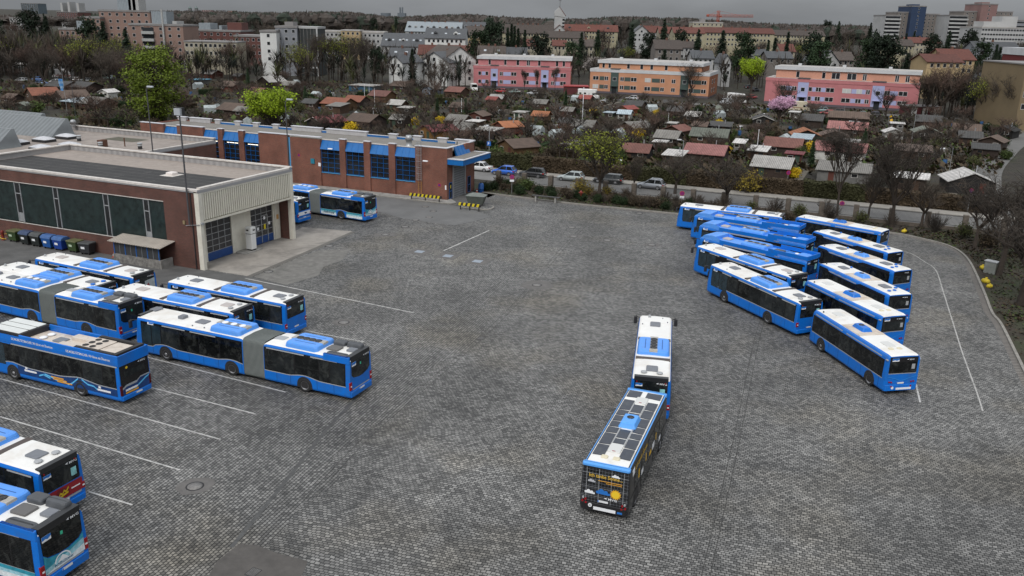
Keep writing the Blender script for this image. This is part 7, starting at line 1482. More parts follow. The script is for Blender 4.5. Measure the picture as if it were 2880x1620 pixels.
b = G(1535, 568); bn = thing('bench', 'dark slatted bench on concrete feet at the yard edge', 'bench', (b.x, b.y, .0), radians(-22)); sl = MB()
for k in range(4): sl.box(-2.0, 2.0, -.3 + .16 * k, -.18 + .16 * k, .72, .79)
sl.build('seat', mat('bench_dark', (.05, .047, .045), .6, var=.2), bn)
for x in (-1.4, 1.4): MB().box(x - .1, x + .1, -.25, .28, 0, .72).build('leg', CONC2, bn)
h = G(1633, 566); hy = thing('fire_hydrant', 'red pillar hydrant in the planting bed beside the bench', 'hydrant', (h.x, h.y, .05), 0); MB().lathe((0, 0, 0), [(.2, 0), (.16, .08), (.13, .5), (.15, 1.0), (.2, 1.05), (.2, 1.25), (.1, 1.42)], 12).build('body', mat('hydrant_red', (.30, .012, .025), .5), hy); nz_ = MB(); nz_.cyl((-.3, 0, 1.12), (.3, 0, 1.12), .08, n=8); nz_.build('nozzle', mat('hydrant_red', (.30, .012, .025), .5), hy)
YB = mat('litter_yellow', (.62, .46, .02), .6)
for (x, y, s), lb in zip(((2543, 653, .5), (2763, 756, .5), (2772, 795, .6), (2783, 808, .45)), ('yellow sack on the bed behind the farthest trailer', 'upper yellow sack beside the grey cabinet', 'flat yellow sack between two others by the kerb', 'lowest yellow sack by the curved kerb')):
    t = thing('yellow_sack', lb, 'sack', G(x, y, .05), R.uniform(0, 3), 'yellow sacks lying by the kerb', s); mb = MB(); mb.rings([[(r_ * (1 + .25 * sin(3 * a + i)) * cos(a), .7 * r_ * (1 + .2 * cos(2 * a + i)) * sin(a), z) for a in [2 * pi * k / 10 for k in range(10)]] for i, (r_, z) in enumerate(((.6, 0), (.8, .25), (.6, .55), (.15, .75), (.22, .9)))], 0, True, True, True); mb.build('body', YB, t)
cb = thing('cable_cabinet', 'grey street cabinet at the curved kerb beside yellow sacks', 'cabinet', G(2784, 768, .05), radians(-50)); MB().rbox(-.55, .55, -.3, .3, 0, 1.2, .03, .02).build('body', mat('cabinet_grey', (.2, .21, .19), .6, var=.2), cb); MB().rbox(-.62, .62, -.37, .37, 1.2, 1.3, .04, .03).build('lid', LGREY, cb)
# vehicles by the apartment blocks
gp = lambda x, y: G(x / 2.6833 + C, y / 2.6833)
make_van('camper_van', 'white motorhome parked on the side street left of the right pink block', 'camper van', mat('camper_white', (.72, .71, .69), .4), 6.4, 2.2, 2.9, 'camper vans near the apartment blocks', gp(405, 775), radians(-60), True, True)
make_van('camper_van', 'white alcove motorhome before the left end of the orange block', 'camper van', mat('camper_white', (.72, .71, .69), .4), 6.6, 2.2, 3.0, 'camper vans near the apartment blocks', G(B + 1865 / 2.6833, 745 / 2.6833), radians(-18), True, True)
make_van('camper_van', 'cream motorhome with brown stripe before the right pink block', 'camper van', mat('camper_cream', (.52, .46, .34), .5), 6.2, 2.2, 2.8, 'camper vans near the apartment blocks', gp(870, 838), radians(-20), True, True, mat('camper_brown', (.25, .11, .05), .5))
make_van('delivery_van', 'white van parked at the left end of the left pink block', 'van', mat('camper_white', (.72, .71, .69), .4), 5.2, 2.0, 2.4, 'vans near the apartment blocks', G(B + 1000 / 2.6833, 685 / 2.6833), radians(-80))
make_van('delivery_van', 'pale grey van parked on the road before the sand coloured building', 'van', mat('van_pale', (.50, .52, .54), .4), 5.8, 2.0, 2.5, 'vans near the apartment blocks', gp(2440, 925), radians(160))
make_van('delivery_van', 'silver people carrier beside the white motorhome', 'van', mat('van_silver', (.45, .46, .47), .4), 4.9, 1.9, 1.9, 'vans near the apartment blocks', gp(342, 790), radians(200))
cols = {'green': (.16, .22, .20), 'red': (.32, .02, .02), 'dark': (.02, .021, .024), 'grey': (.2, .21, .22), 'white': (.6, .6, .6), 'teal': (.12, .2, .2), 'blue': (.04, .1, .25), 'silver': (.4, .41, .42)}
for i, (o, x, y, c, r, k) in enumerate(((C, 1040, 845, 'teal', 160, 'hatch'), (C, 1085, 868, 'red', 160, 'hatch'), (C, 1165, 855, 'dark', 158, 'hatch'), (C, 1350, 878, 'green', 160, 'sedan'), (C, 1430, 882, 'dark', 158, 'hatch'), (C, 525, 745, 'red', 40, 'hatch'), (C, 500, 668, 'dark', 45, 'wagon'), (C, 545, 690, 'dark', 40, 'sedan'), (B, 1450, 715, 'silver', 165, 'hatch'), (B, 1200, 700, 'red', 160, 'hatch'), (B, 1310, 705, 'green', 165, 'sedan'), (B, 2190, 755, 'silver', 165, 'hatch'), (B, 640, 640, 'blue', 170, 'hatch'), (A, 160, 620, 'silver', 175, 'hatch'), (A, 285, 610, 'blue', 170, 'sedan'), (A, 325, 640, 'blue', 5, 'hatch'), (A, 415, 630, 'white', 175, 'hatch'), (A, 490, 620, 'dark', 170, 'wagon'), (A, 590, 615, 'white', 10, 'hatch'), (A, 650, 620, 'silver', 175, 'hatch'), (A, 830, 600, 'green', 170, 'sedan'), (A, 900, 590, 'dark', 170, 'hatch'), (A, 970, 580, 'white', 175, 'sedan'), (A, 1590, 530, 'blue', 170, 'hatch'), (A, 1700, 520, 'blue', 165, 'hatch'), (A, 1650, 535, 'grey', 170, 'hatch'), (A, 1425, 550, 'silver', 170, 'hatch'))):
    v = make_car('parked_car', None, mat('car_' + c + '_far', cols[c], .3, coat=.4), k, 4.3, 'cars parked by the apartment blocks' if o != A else 'cars parked at the left behind the gardens', loc=G(o + x / 2.6833, y / 2.6833), rz=radians(r)); AUTO.append((v, c.replace('dark', 'black').replace('teal', 'grey green') + ' parked ' + {'hatch': 'hatchback', 'sedan': 'saloon', 'wagon': 'estate car'}[k], None))
make_van('box_truck', 'white lorry with red markings on the parking row at the left', 'lorry', mat('lorry_white', (.6, .58, .57), .5), 7, 2.4, 3.2, None, G(480 / 2.6833, 590 / 2.6833), radians(175), stripe=mat('lorry_red', (.4, .03, .03), .5))
# ---------------------------------------------------------------- apartment blocks along the gardens
PINKW = mat('render_pink', (.46, .17, .178), .8, var=.08, vscale=.4, dirt=((.3, .1, .1), .25, .4)); ORW = mat('render_orange', (.51, .25, .145), .8, var=.08, vscale=.4, dirt=((.38, .17, .09), .25, .4)); LILAC = mat('panel_lilac', (.36, .38, .58), .7, var=.06); DGRN = mat('panel_dark_green', (.05, .078, .07), .7); BAND = mat('parapet_white', (.52, .53, .54), .7, var=.1, vscale=.5, dirt=((.38, .38, .38), .3, .4))
ORB = brickmat('brick_orange', (.36, .11, .035), (.29, .085, .03), (.2, .12, .08)); FRW = mat('window_frame_white', (.62, .62, .62), .5); PANE = mat('house_pane', (.022, .024, .027), .1, spec=.5, objvar=.5); SHUT = mat('shutter_white', (.5, .5, .48), .6); RFLAT = mat('flat_roof_pale', (.40, .38, .36), .9, var=.15, vscale=.4)
def win(t, x, z, w, h, y=0.0, shut=False, split=True, fr=None):
    f = MB().box(x - w / 2, x + w / 2, y - .05, y - .0, z, z + h).build('window', fr or FRW, t); p = MB(); n = 2 if split and w > 1.0 else 1
    for k in range(n): a = x - w / 2 + w * k / n + .06; b_ = x - w / 2 + w * (k + 1) / n - .06; p.box(a, b_, y - .07, y - .05, z + .1, z + h - .07)
    p.build('pane', SHUT if shut else PANE, f)
def apartment(lb, P0, ang, L, dep, h1, h2, wall, upper, panel, wins, stairs, panels, upw, side, setb=(1.6, 2.0, 1.5), band=True, shuts=()):
    t = thing('apartment_block', lb, 'apartment block', P0, radians(ang), 'three storey blocks behind the gardens')
    MB().box(0, L, 0, dep, 0, .7).build('plinth', mat('plinth_dark', (.10, .085, .10), .8), t)
    w = MB(); w.box(0, L, -.03, dep, .7, h1 - .9 if band else h1); w.build('wall', wall, t)
    MB().box(L, L + .06, 0, dep, .4, h1 - .9).build('side_wall', side, t)
    b = MB(); b.box(-.12, L + .12, -.14, dep, h1 - .9, h1 + (.15 if band else .05)); b.build('parapet', BAND if band else wall, t); MB().box(.2, L - .2, .2, dep - .2, h1 + .06, h1 + .16).build('terrace', RFLAT, t)
    x0, x1 = setb[1], L - setb[2]; MB().box(x0, x1, setb[0], dep - 1, h1 + .1, h2 - 1.0).build('upper_wall', upper, t); MB().box(x1, x1 + .05, setb[0], dep - 1, h1 + .1, h2 - 1.0).build('side_wall', side, t)
    MB().box(x0 - .5, x1 + .5, setb[0] - .5, dep - .6, h2 - 1.0, h2).build('parapet', BAND, t); MB().box(x0 - .2, x1 + .2, setb[0] - .2, dep - .9, h2, h2 + .06).build('roof', RFLAT, t)
    for a, c in stairs:
        s = MB().box(a, c, -.10, .05, .75, h1 + .2).build('stair_panel', panel, t); MB().box(a - .2, c + .2, -.35, 2.0, h1 + .2, h1 + .42).build('stair_roof', mat('stair_roof', (.10, .095, .09), .7), t)
        win(t, (a + c) / 2, h1 - 3.7, 1.2, 1.25, -.1, split=False); d = MB().box((a + c) / 2 - .8, (a + c) / 2 + .8, -.14, -.1, .2, 2.5).build('door', PANE, t); MB().box((a + c) / 2 - 1.3, (a + c) / 2 + 1.3, -1.0, -.1, 2.55, 2.7).build('canopy', panel, d)
    for z in (1.55, 4.35):
        for i, (u, ww) in enumerate(wins): win(t, u, z, ww, 1.35, -.03, shut=(i, z) in shuts)
        for a, c in panels: MB().box(a, c, -.055, -.02, z, z + 1.3).build('facade_panel', panel, t)
    for u, ww in upw: win(t, u, h1 + .35, ww, 1.9, setb[0])
    for k in range(3):
        u = L * (.2 + .3 * k); MB().box(u - .5, u + .5, dep * .5, dep * .5 + 1, h2 + .05, h2 + .8).build('chimney', BAND, t)
    for z in (1.6, 4.4):
        for v in (.35, .6): f = MB().box(L + .06, L + .1, dep * v - .9, dep * v + .9, z, z + 1.4).build('window', FRW, t); MB().box(L + .1, L + .12, dep * v - .75, dep * v + .75, z + .15, z + 1.25).build('pane', PANE, f)
    return t
uA = lambda x: (x - 1020) / 695 * 34.6
apartment('pink apartment block with lilac stair strips, leftmost of the three', (-15.5, 313.8, 0), -4.5, 34.6, 20, 7.6, 10.9, PINKW, PINKW, LILAC, [(uA(1065), 1.0), (uA(1117), 1.0), (uA(1220), 1.1), (uA(1310), 1.9), (uA(1400), 1.9), (uA(1478), 1.0), (uA(1588), 1.1), (uA(1663), 2.0)], [(uA(1145), uA(1195)), (uA(1505), uA(1558))], [(uA(1080), uA(1105)), (uA(1235), uA(1288)), (uA(1420), uA(1465)), (uA(1602), uA(1640))], [(uA(1132), .9), (uA(1245), .9), (uA(1335), 1.0), (uA(1410), 1.2), (uA(1488), .9), (uA(1615), .9), (uA(1663), .9)], ORB, (1.6, 1.5, .3), False)
uB = lambda x: (x - 1890) / 886 * 40.5
apartment('orange apartment block with dark green stair strip, middle of the three', (25.2, 302.5, 0), -20.3, 40.5, 20, 8.0, 11.0, ORW, ORW, DGRN, [(uB(1935), 2.0), (uB(2017), 1.3), (uB(2137), 1.3), (uB(2225), 2.0), (uB(2330), 2.0), (uB(2440), 1.3), (uB(2520), 1.3), (uB(2650), 1.6), (uB(2740), 1.6)], [(uB(2050), uB(2110)), (uB(2570), uB(2630))], [(uB(1965), uB(2000)), (uB(2155), uB(2200)), (uB(2360), uB(2420)), (uB(2665), uB(2720))], [(uB(1980), .9), (uB(2027), .9), (uB(2170), 1.0), (uB(2270), 1.0), (uB(2345), 1.0), (uB(2452), 1.0)], ORB, (1.8, 2.6, 3.0), True, ((4, 4.35), (0, 1.55)))
uC = lambda x: (x - 640) / 1105 * 44
apartment('right pink apartment block with orange upper storey and lilac stair strips', (78.3, 276.2, 0), -25, 44, 13, 7.9, 11.5, PINKW, mat('render_salmon', (.55, .27, .19), .8, var=.08), LILAC, [(uC(775), 1.4), (uC(860), 1.4), (uC(980), 1.0), (uC(1040), 1.5), (uC(1125), 2.4), (uC(1245), 2.5), (uC(1335), 1.6), (uC(1397), 1.1), (uC(1530), 1.5), (uC(1640), 2.4)], [(uC(885), uC(965)), (uC(1425), uC(1510))], [(uC(795), uC(842)), (uC(995), uC(1020)), (uC(1060), uC(1092)), (uC(1280), uC(1315)), (uC(1355), uC(1380)), (uC(1550), uC(1605))], [(uC(870), 1.0), (uC(1062), 1.0), (uC(1150), 2.4), (uC(1265), 2.6), (uC(1357), 1.1), (uC(1583), 1.1), (uC(1655), 1.1)], PINKW, (1.6, 2.6, 0.4), False, ((5, 4.35), (6, 4.35)))
# ---------------------------------------------------------------- further town: outlines taken at a chosen distance
WM = {}
def wallm(n, c): return mat('wall_' + n, c, .85, var=.1, vscale=.15, dirt=(tuple(v * .6 for v in c), .12, .4))
CRM = wallm('cream', (.36, .325, .245)); WHTW = wallm('white', (.40, .40, .395)); WHB = wallm('bright_white', (.62, .62, .60)); BEI = wallm('beige_pink', (.245, .16, .13)); GRYB = wallm('grey_brown', (.17, .15, .135)); DRED = wallm('dark_red', (.12, .048, .04)); YELW = wallm('yellow', (.36, .325, .22)); SAND = wallm('sand', (.20, .15, .085)); OCH = wallm('ochre', (.42, .31, .17)); GRYW = wallm('grey', (.22, .23, .25))
RTL = stripemat('roof_tile_red', (.14, .048, .034), (.09, .032, .024), 2, .35, .85, var=.3, objvar=.15); RBR = stripemat('roof_tile_brown', (.085, .066, .056), (.055, .044, .038), 2, .35, .85, var=.25, objvar=.15); RSL = stripemat('roof_slate', (.072, .075, .08), (.05, .052, .056), 2, .4, .6, var=.2, objvar=.15); RZN = stripemat('roof_zinc', (.26, .29, .31), (.20, .23, .25), 0, .7, .5, var=.15); RPL = mat('flat_roof_grey', (.22, .21, .205), .9, var=.15, vscale=.2)
BLD = []
def span(ox, x0, x1, d):
    a = AT(ox + x0 / 2.6833, 100, d); b = AT(ox + x1 / 2.6833, 100, d); return a, b
def zrow(ox, x, y, d): return AT(ox + x / 2.6833, y / 2.6833, d).z
def grid_windows(t, W, z0, z1, floors, cols, y=0.0, ww=1.1, hh=1.35, x0=None, fr=None, both=False):
    lo = W * -.5 if x0 is None else x0
    for i in range(floors):
        z = z0 + (z1 - z0) * (i + .35) / floors
        for j in range(cols): win(t, lo + W * (j + .5) / cols, z, ww, hh, y, split=False, fr=fr)
def flat(lb, ox, x0, x1, yt, d, dep, wall, floors, cols, cat='building', name='city_block', rot=0, group=None, top=.8, ww=1.2, extra=None, nowin=False, roofm=None):
    a, b = span(ox, x0, x1, d); W = (b - a).length; c = (a + b) / 2; zt = zrow(ox, (x0 + x1) / 2, yt, d); g = terrain(c.x, c.y); H = zt - g
    t = thing(name, lb, cat, (c.x, c.y, g), radians(rot), group); MB().box(-W / 2, W / 2, 0, dep, -1, H - top).build('wall', wall, t); MB().box(-W / 2 - .2, W / 2 + .2, -.25, dep + .2, H - top, H).build('roof', roofm or RPL, t)
    if not nowin: grid_windows(t, W, max(.8, H - top - floors * 2.9), H - top, floors, cols, ww=ww)
    if extra: extra(t, W, H, dep)
    BLD.append((t, lb)); return t
def gable(lb, ox, x0, x1, yr, ye, d, dep, wall, roof, floors=2, cols=4, along=True, rot=0, cat='house', name='house', group=None, dorm=0, chim=1, sky=0):
    a, b = span(ox, x0, x1, d); W = (b - a).length; c = (a + b) / 2; xm = (x0 + x1) / 2; zr, ze = zrow(ox, xm, yr, d + (dep / 2 if along else 0)), zrow(ox, xm, ye, d); g = terrain(c.x, c.y); hr, he = max(zr - g, 4.5), max(3.0, ze - g)
    if hr < he + 1.5: hr = he + 1.5
    t = thing(name, lb, cat, (c.x, c.y, g), radians(rot), group); w = MB(); r = MB(); h = W / 2; o = .5
    if along:
        w.rings([[(x, 0, -1), (x, dep, -1), (x, dep, he), (x, dep / 2, hr), (x, 0, he)] for x in (-h, h)], 0); s = (hr - he) / (dep / 2)
        for q in (1, -1): y0 = 0 if q < 0 else dep; r.rings([[(x, dep / 2, hr + .02), (x, y0 + q * o, he - o * s + .02), (x, y0 + q * o, he - o * s + .25), (x, dep / 2, hr + .27)][::q] for x in (-h - o, h + o)], 0)
    else:
        w.rings([[(-h, y, -1), (h, y, -1), (h, y, he), (0, y, hr), (-h, y, he)] for y in (dep, 0)], 0); s = (hr - he) / h
        for q in (1, -1): r.rings([[(0, y, hr + .02), (q * (h + o), y, he - o * s + .02), (q * (h + o), y, he - o * s + .25), (0, y, hr + .27)][::-q] for y in (-o, dep + o)], 0)
    w.build('wall', wall, t); ro = r.build('roof', roof, t)
    grid_windows(t, W * .9, max(.5, he - floors * 2.8), he, floors, cols, ww=1.1)
    if not along and hr - he > 3: win(t, 0, he + .3, 1.2, 1.4, 0, split=False)
    for k in range(chim): x = -h * .5 + W * .5 * (k + .5) / chim; MB().box(x - .4, x + .4, dep * .5 - .4, dep * .5 + .4, hr - .8, hr + 1.1).build('chimney', mat('chimney_brick', (.14, .07, .05), .9), ro)
    for k in range(dorm):
        x = -h + W * (k + .5) / dorm; y = dep * .18; z = he + (hr - he) * .36
        D_ = MB(); D_.rings([[(x - 1, y_, z - .8), (x + 1, y_, z - .8), (x + 1, y_, z + .9), (x, y_, z + 1.6), (x - 1, y_, z + .9)] for y_ in (y + 2.5, y)], 0); q = D_.build('dormer', wall if k % 2 else RSL, t); MB().box(x - .6, x + .6, y - .06, y, z - .3, z + .8).build('pane', PANE, q)
    for k in range(sky):
        x = -h + W * (k + .5) / sky; f = .45; y = dep / 2 * f if along else dep * (k + .5) / sky; z = he + (hr - he) * f + .3
        if along: MB().add([(x - .5, y - .6, z - .6 * s), (x + .5, y - .6, z - .6 * s), (x + .5, y + .6, z + .6 * s), (x - .5, y + .6, z + .6 * s)], [(0, 1, 2, 3)]).build('skylight', mat('skylight_glass', (.42, .45, .48), .15), ro)
    BLD.append((t, lb)); return t
def roofbox(*bs):
    def f(t, W, H, dep):
        for x0, x1, h, m in bs: MB().box(W * (x0 - .5), W * (x1 - .5), dep * .3, dep * .75, H, H + h).build('roof_house', m, t)
    return f
def balconies(x0, x1, n, m):
    def f(t, W, H, dep):
        for k in range(n): z = H - 1.2 - 2.9 * (k + 1); o = MB().box(W * (x0 - .5), W * (x1 - .5), -1.3, 0, z, z + 1.1).build('balcony', m, t); MB().box(W * (x0 - .5) + .15, W * (x1 - .5) - .15, -.08, -.02, z + 1.1, z + 2.6).build('balcony_opening', PANE, o)
    return f
def both(*fs):
    def f(*a): [g(*a) for g in fs]
    return f
CW = mat('concrete_light', (.36, .36, .35), .8, var=.15)
flat('tall beige pink tower block with roof house at upper left', A, 765, 1145, 75, 400, 18, BEI, 7, 7, 'apartment tower', extra=roofbox((.28, .55, 5.5, RZN), (.5, .7, 9, CW), (.58, .64, 14, CW)))
flat('lower beige wing left of the tall beige pink tower block', A, 628, 768, 125, 396, 16, BEI, 6, 4, 'apartment tower')
flat('beige pink block with grey pillar and stacked balconies before the tower block', A, 980, 1385, 180, 370, 18, BEI, 6, 6, 'apartment tower', extra=both(balconies(.24, .46, 6, CW), roofbox((.34, .62, 5, RZN), (.72, .8, 1.2, CW)), lambda t, W, H, dep: MB().box(W * .13, W * .155, -.9, -.0, 0, H + 6).build('pillar', CW, t)))
flat('small beige block with sloped roof left of the tower blocks', A, 450, 620, 212, 380, 14, BEI, 4, 4, extra=roofbox((.6, .95, 3, RZN)))
flat('dark red terraced building with glass sheds behind the cream row', A, 1380, 1815, 225, 430, 24, DRED, 3, 9, extra=roofbox((.2, .4, 3, RZN), (.55, .6, 2, RZN), (.7, .95, 3.5, DRED)))
flat('dark red brown block between the cream row and the white office block', A, 1765, 1972, 265, 405, 20, DRED, 4, 5)
flat('low cream apartment row left of the dark red block', A, 1385, 1780, 310, 350, 12, CRM, 3, 11, top=.5)
flat('narrow white windowless fronted house of the office group', A, 1963, 2085, 228, 345, 14, WHB, 4, 1)
flat('grey office block with scattered white framed windows', A, 2080, 2242, 195, 350, 16, GRYW, 5, 3, extra=roofbox((.3, .7, 1.5, RPL)))
flat('dark glass office wing with white frame beside the grey office block', A, 2240, 2398, 200, 352, 14, wallm('glass_dark', (.035, .04, .04)), 1, 1, nowin=True, roofm=WHTW, extra=lambda t, W, H, dep: (MB().box(-W / 2, -W / 2 + .6, -.3, 0, 0, H).build('frame', WHTW, t), MB().box(W / 2 - .6, W / 2, -.3, 0, 0, H).build('frame', WHTW, t), MB().box(-W / 2, W / 2, -.3, 0, H - 16, H - 15.4).build('frame', WHTW, t), [MB().box(-W / 2 + W * k / 6 - .06, -W / 2 + W * k / 6 + .06, -.15, 0, H - 15, H - .8).build('mullion', RPL, t) for k in range(1, 6)]))
flat('long white flat roofed row right of the office group', A, 2395, 2900, 232, 470, 12, WHTW, 3, 16, top=1.0, roofm=RFLAT)
flat('pale row house end with brown cladding beside the long white row', B, 0, 140, 225, 465, 12, OCH, 3, 4, top=.6, roofm=RFLAT)
flat('long low pavilion with pale roof and dark columns behind the parking row', A, 1345, 1700, 462, 352, 12, wallm('pavilion_dark', (.06, .06, .055)), 1, 14, 'pavilion', 'pavilion', top=.5, roofm=RFLAT)
flat('dark low garage row at the far left edge', A, -60, 420, 480, 345, 8, wallm('pavilion_dark', (.06, .06, .055)), 1, 10, 'garage row', 'pavilion', top=.4, roofm=RFLAT)
flat('red brown brick block on the left skyline', A, 452, 606, 88, 950, 30, DRED, 6, 10, extra=roofbox((.0, .1, 9, CW), (.35, .45, 10, CW), (.8, .9, 9, CW)))
flat('lone grey glass tower on the left skyline', A, 190, 316, 25, 2200, 40, wallm('tower_blue_grey', (.10, .13, .15)), 14, 8, 'tower', ww=3.5)
flat('pale white block at the far left under the skyline', A, 90, 175, 130, 700, 14, WHTW, 3, 4)
flat('white villa between dark conifers at the left', A, 480, 560, 170, 560, 12, WHTW, 2, 4)
for i, (x0, x1, yt, m, lb) in enumerate(((1538, 1605, 75, wallm('far_pink', (.32, .2, .19)), 'pinkish far tower, leftmost of three on the left skyline'), (1642, 1692, 76, wallm('far_pale', (.36, .38, .4)), 'pale far tower, middle of three on the left skyline'), (1727, 1780, 80, wallm('far_orange', (.34, .16, .11)), 'orange far tower, rightmost of three on the left skyline'))): flat(lb, A, x0, x1, yt, 2300, 25, m, 10, 5, 'tower', 'tower', ww=2.5)
def spire(lb, ox, x, yt, d):
    a = AT(ox + x / 2.6833, yt / 2.6833, d); g = terrain(a.x, a.y); H = a.z - g; t = thing('church_tower', lb, 'church tower', (a.x, a.y, g), 0, 'twin church towers on the skyline'); MB().box(-4, 4, -4, 4, 0, H * .75).build('wall', wallm('far_grey', (.14, .14, .14)), t); MB().lathe((0, 0, H * .75), [(4.6, 0), (5.0, H * .06), (3, H * .12), (1.6, H * .14), (1.5, H * .18), (.2, H * .25)], 10).build('dome', mat('dome_green', (.12, .16, .15), .6), t)
spire('left of the twin domed church towers on the skyline', A, 1432, 45, 2600); spire('right of the twin domed church towers on the skyline', A, 1480, 45, 2600)
# power station
a = AT(B + 450 / 2.6833, 100 / 2.6833, 3500); t = thing('power_station', 'far grey power station with two chimneys on the skyline', 'power station', (a.x, a.y, terrain(a.x, a.y)), 0); z = terrain(a.x, a.y); FG = mat('far_blue_grey', (.13, .15, .17), .8)
MB().box(-14, 16, 0, 40, 0, AT(B + 450 / 2.6833, 98 / 2.6833, 3500).z - z).build('wall', FG, t)
for x in (441, 458): q = AT(B + x / 2.6833, 55 / 2.6833, 3500); MB().cyl((q.x - a.x, 10, 0), (q.x - a.x, 10, q.z - z), 3.6, 3.0, 10).build('chimney', FG, t)
a = AT(B + 335 / 2.6833, 100 / 2.6833, 3400); t = thing('gas_holder', 'far rounded grey tower left of the power station', 'tower', (a.x, a.y, terrain(a.x, a.y)), 0); MB().cyl((0, 0, 0), (0, 0, AT(B + 335 / 2.6833, 98 / 2.6833, 3400).z - terrain(a.x, a.y)), 19, n=20).build('wall', FG, t)
# middle town
gable('wide grey zinc mansard roofed block behind the slate roofed flats', B, 485, 900, 168, 240, 560, 30, WHTW, RZN, 2, 16, dorm=9, chim=4, cat='apartment block')
gable('grey roofed terrace right of the zinc mansard block', B, 790, 1085, 166, 225, 620, 16, GRYW, RSL, 2, 12, dorm=7, chim=3, cat='apartment block')
gable('slate roofed apartment house with many skylights, left of the white gables', B, 300, 720, 255, 350, 430, 24, WHTW, RSL, 2, 12, sky=8, dorm=4, cat='apartment block')
gable('large white gabled apartment house with dark roof and glazed bay', B, 630, 935, 217, 290, 400, 22, WHB, RSL, 4, 8, dorm=2, sky=3, cat='apartment block')
gable('dark slate house with two white skylights beside the dark rounded evergreen', B, 360, 525, 365, 425, 330, 12, GRYB, RSL, 2, 4, sky=2)
gable('white gable fronted house with dark slate roof behind the huts', B, 575, 825, 395, 470, 318, 20, WHB, RSL, 2, 3, along=False, rot=-25)
gable('white house with grey brown roof and red dormer left of the pink block', B, 760, 1030, 355, 450, 322, 20, WHB, RBR, 3, 3, along=False, rot=28)
gable('red roofed house between the slate roofed white houses', B, 580, 770, 342, 410, 375, 12, CRM, RTL, 2, 4)
gable('small red roofed house behind the grey brown roofed house', B, 815, 960, 345, 385, 385, 12, CRM, RTL, 2, 3)
gable('low dark house at the left of the white gabled house', B, 340, 470, 420, 470, 310, 12, WHB, RSL, 2, 2, along=False, rot=-30)
gable('grey roofed house with white chimney behind the left pink block', B, 1035, 1235, 350, 415, 365, 12, GRYB, RBR, 2, 4, chim=2, sky=2)
gable('beige house with brown hipped roof left of the big dark pine', B, 945, 1110, 200, 265, 520, 16, OCH, RBR, 2, 5, chim=2)
gable('cream row with long brown roof behind the dark poplars', B, 1215, 1600, 188, 250, 560, 14, YELW, RBR, 3, 16, chim=5, cat='apartment block')
gable('pale yellow row with brown roof below the church', B, 1560, 1830, 238, 285, 500, 13, YELW, RBR, 2, 11, chim=3, cat='apartment block')
gable('red tiled row right of the church tower', B, 1650, 2085, 188, 235, 640, 14, YELW, RTL, 3, 18, chim=7, dorm=3, cat='apartment block')
gable('small red tiled house with dormers in front of the cream brown row', B, 1395, 1480, 298, 345, 430, 11, CRM, RTL, 1, 2, dorm=1)
gable('white house with dark roof right of the dark conifer', B, 2200, 2330, 195, 250, 560, 14, WHTW, RSL, 2, 4, along=False)
gable('red roofed house with white gable right of the dark roofed white house', B, 2290, 2400, 197, 245, 600, 14, WHTW, RTL, 2, 4)
gable('brown red roofed cream house among conifers', B, 2400, 2530, 205, 250, 560, 13, CRM, RTL, 3, 5)
gable('cream row with red brown roof at the left of the cream blocks', B, 2510, 2740, 208, 250, 520, 14, YELW, RTL, 3, 7, chim=2, cat='apartment block')
gable('long cream row with red brown roof below the crane', C, 150, 690, 212, 250, 545, 14, YELW, RTL, 3, 18, chim=4, cat='apartment block')
flat('cream flat roofed block under the tower crane', C, 70, 296, 166, 700, 16, CRM, 3, 7, roofm=RFLAT, extra=roofbox((.3, .45, 2.5, RPL)))
gable('long brown roofed row right of the cream rows', C, 690, 1075, 232, 268, 640, 14, YELW, RBR, 3, 16, chim=3, cat='apartment block')
for a_ in (('dark grey gabled house behind the orange block', B, 2380, 2576, 305, 370, 380, 14, GRYB, RBR, 2, 4, True, 0), ('white house with steep gable behind the orange side wall', C, 320, 385, 415, 470, 345, 14, WHTW, RSL, 2, 2, False, 0), ('grey roofed house left of the red roofed house', C, 560, 660, 375, 420, 420, 12, WHTW, RSL, 2, 3, True, 0), ('red roofed house with white skylights in the tree gap', C, 755, 862, 335, 388, 440, 12, CRM, RTL, 1, 3, True, 0), ('grey gabled house pair behind the right pink block', C, 660, 850, 392, 440, 390, 12, GRYB, RSL, 1, 4, True, 0), ('dark gabled house with skylights behind the right pink block', C, 1050, 1215, 385, 470, 360, 14, WHTW, RSL, 2, 3, False, 10), ('grey roofed house right of the dark gabled house', C, 1195, 1320, 395, 455, 370, 12, GRYB, RBR, 2, 3, True, 0), ('red roofed long house under the tower blocks', C, 1700, 1960, 285, 325, 560, 14, CRM, RTL, 2, 8, True, 0), ('dark red roofed house at the right behind the trees', C, 2000, 2240, 375, 450, 330, 14, OCH, RTL, 2, 5, True, 0), ('red roofed low house behind the tall bare trees at the right', C, 1880, 2150, 415, 470, 310, 13, OCH, RTL, 1, 5, True, 0), ('brown roofed house before the white institute', C, 1560, 1760, 300, 345, 480, 12, YELW, RBR, 2, 6, True, 0), ('slate house in the dark trees right of the orange block', C, 90, 250, 385, 440, 370, 12, WHTW, RSL, 1, 4, True, 0), ('grey roofed house among trees above the left pink block', B, 1240, 1400, 360, 410, 400, 12, GRYB, RSL, 1, 4, True, 0), ('brown roofed house above the orange block', B, 1760, 1950, 300, 350, 430, 12, CRM, RBR, 2, 5, True, 0), ('red roofed house above the gap between pink and orange blocks', B, 1600, 1700, 305, 345, 440, 11, CRM, RTL, 1, 3, True, 0), ('cream house with brown roof above the orange block', B, 2560, 2700, 315, 360, 420, 12, WHTW, RBR, 2, 4, True, 0), ('dark roofed house at the right above the sand coloured building', C, 2240, 2576, 320, 385, 420, 14, GRYW, RSL, 3, 9, True, 0)): gable(*a_[:12], along=a_[12], rot=a_[13])
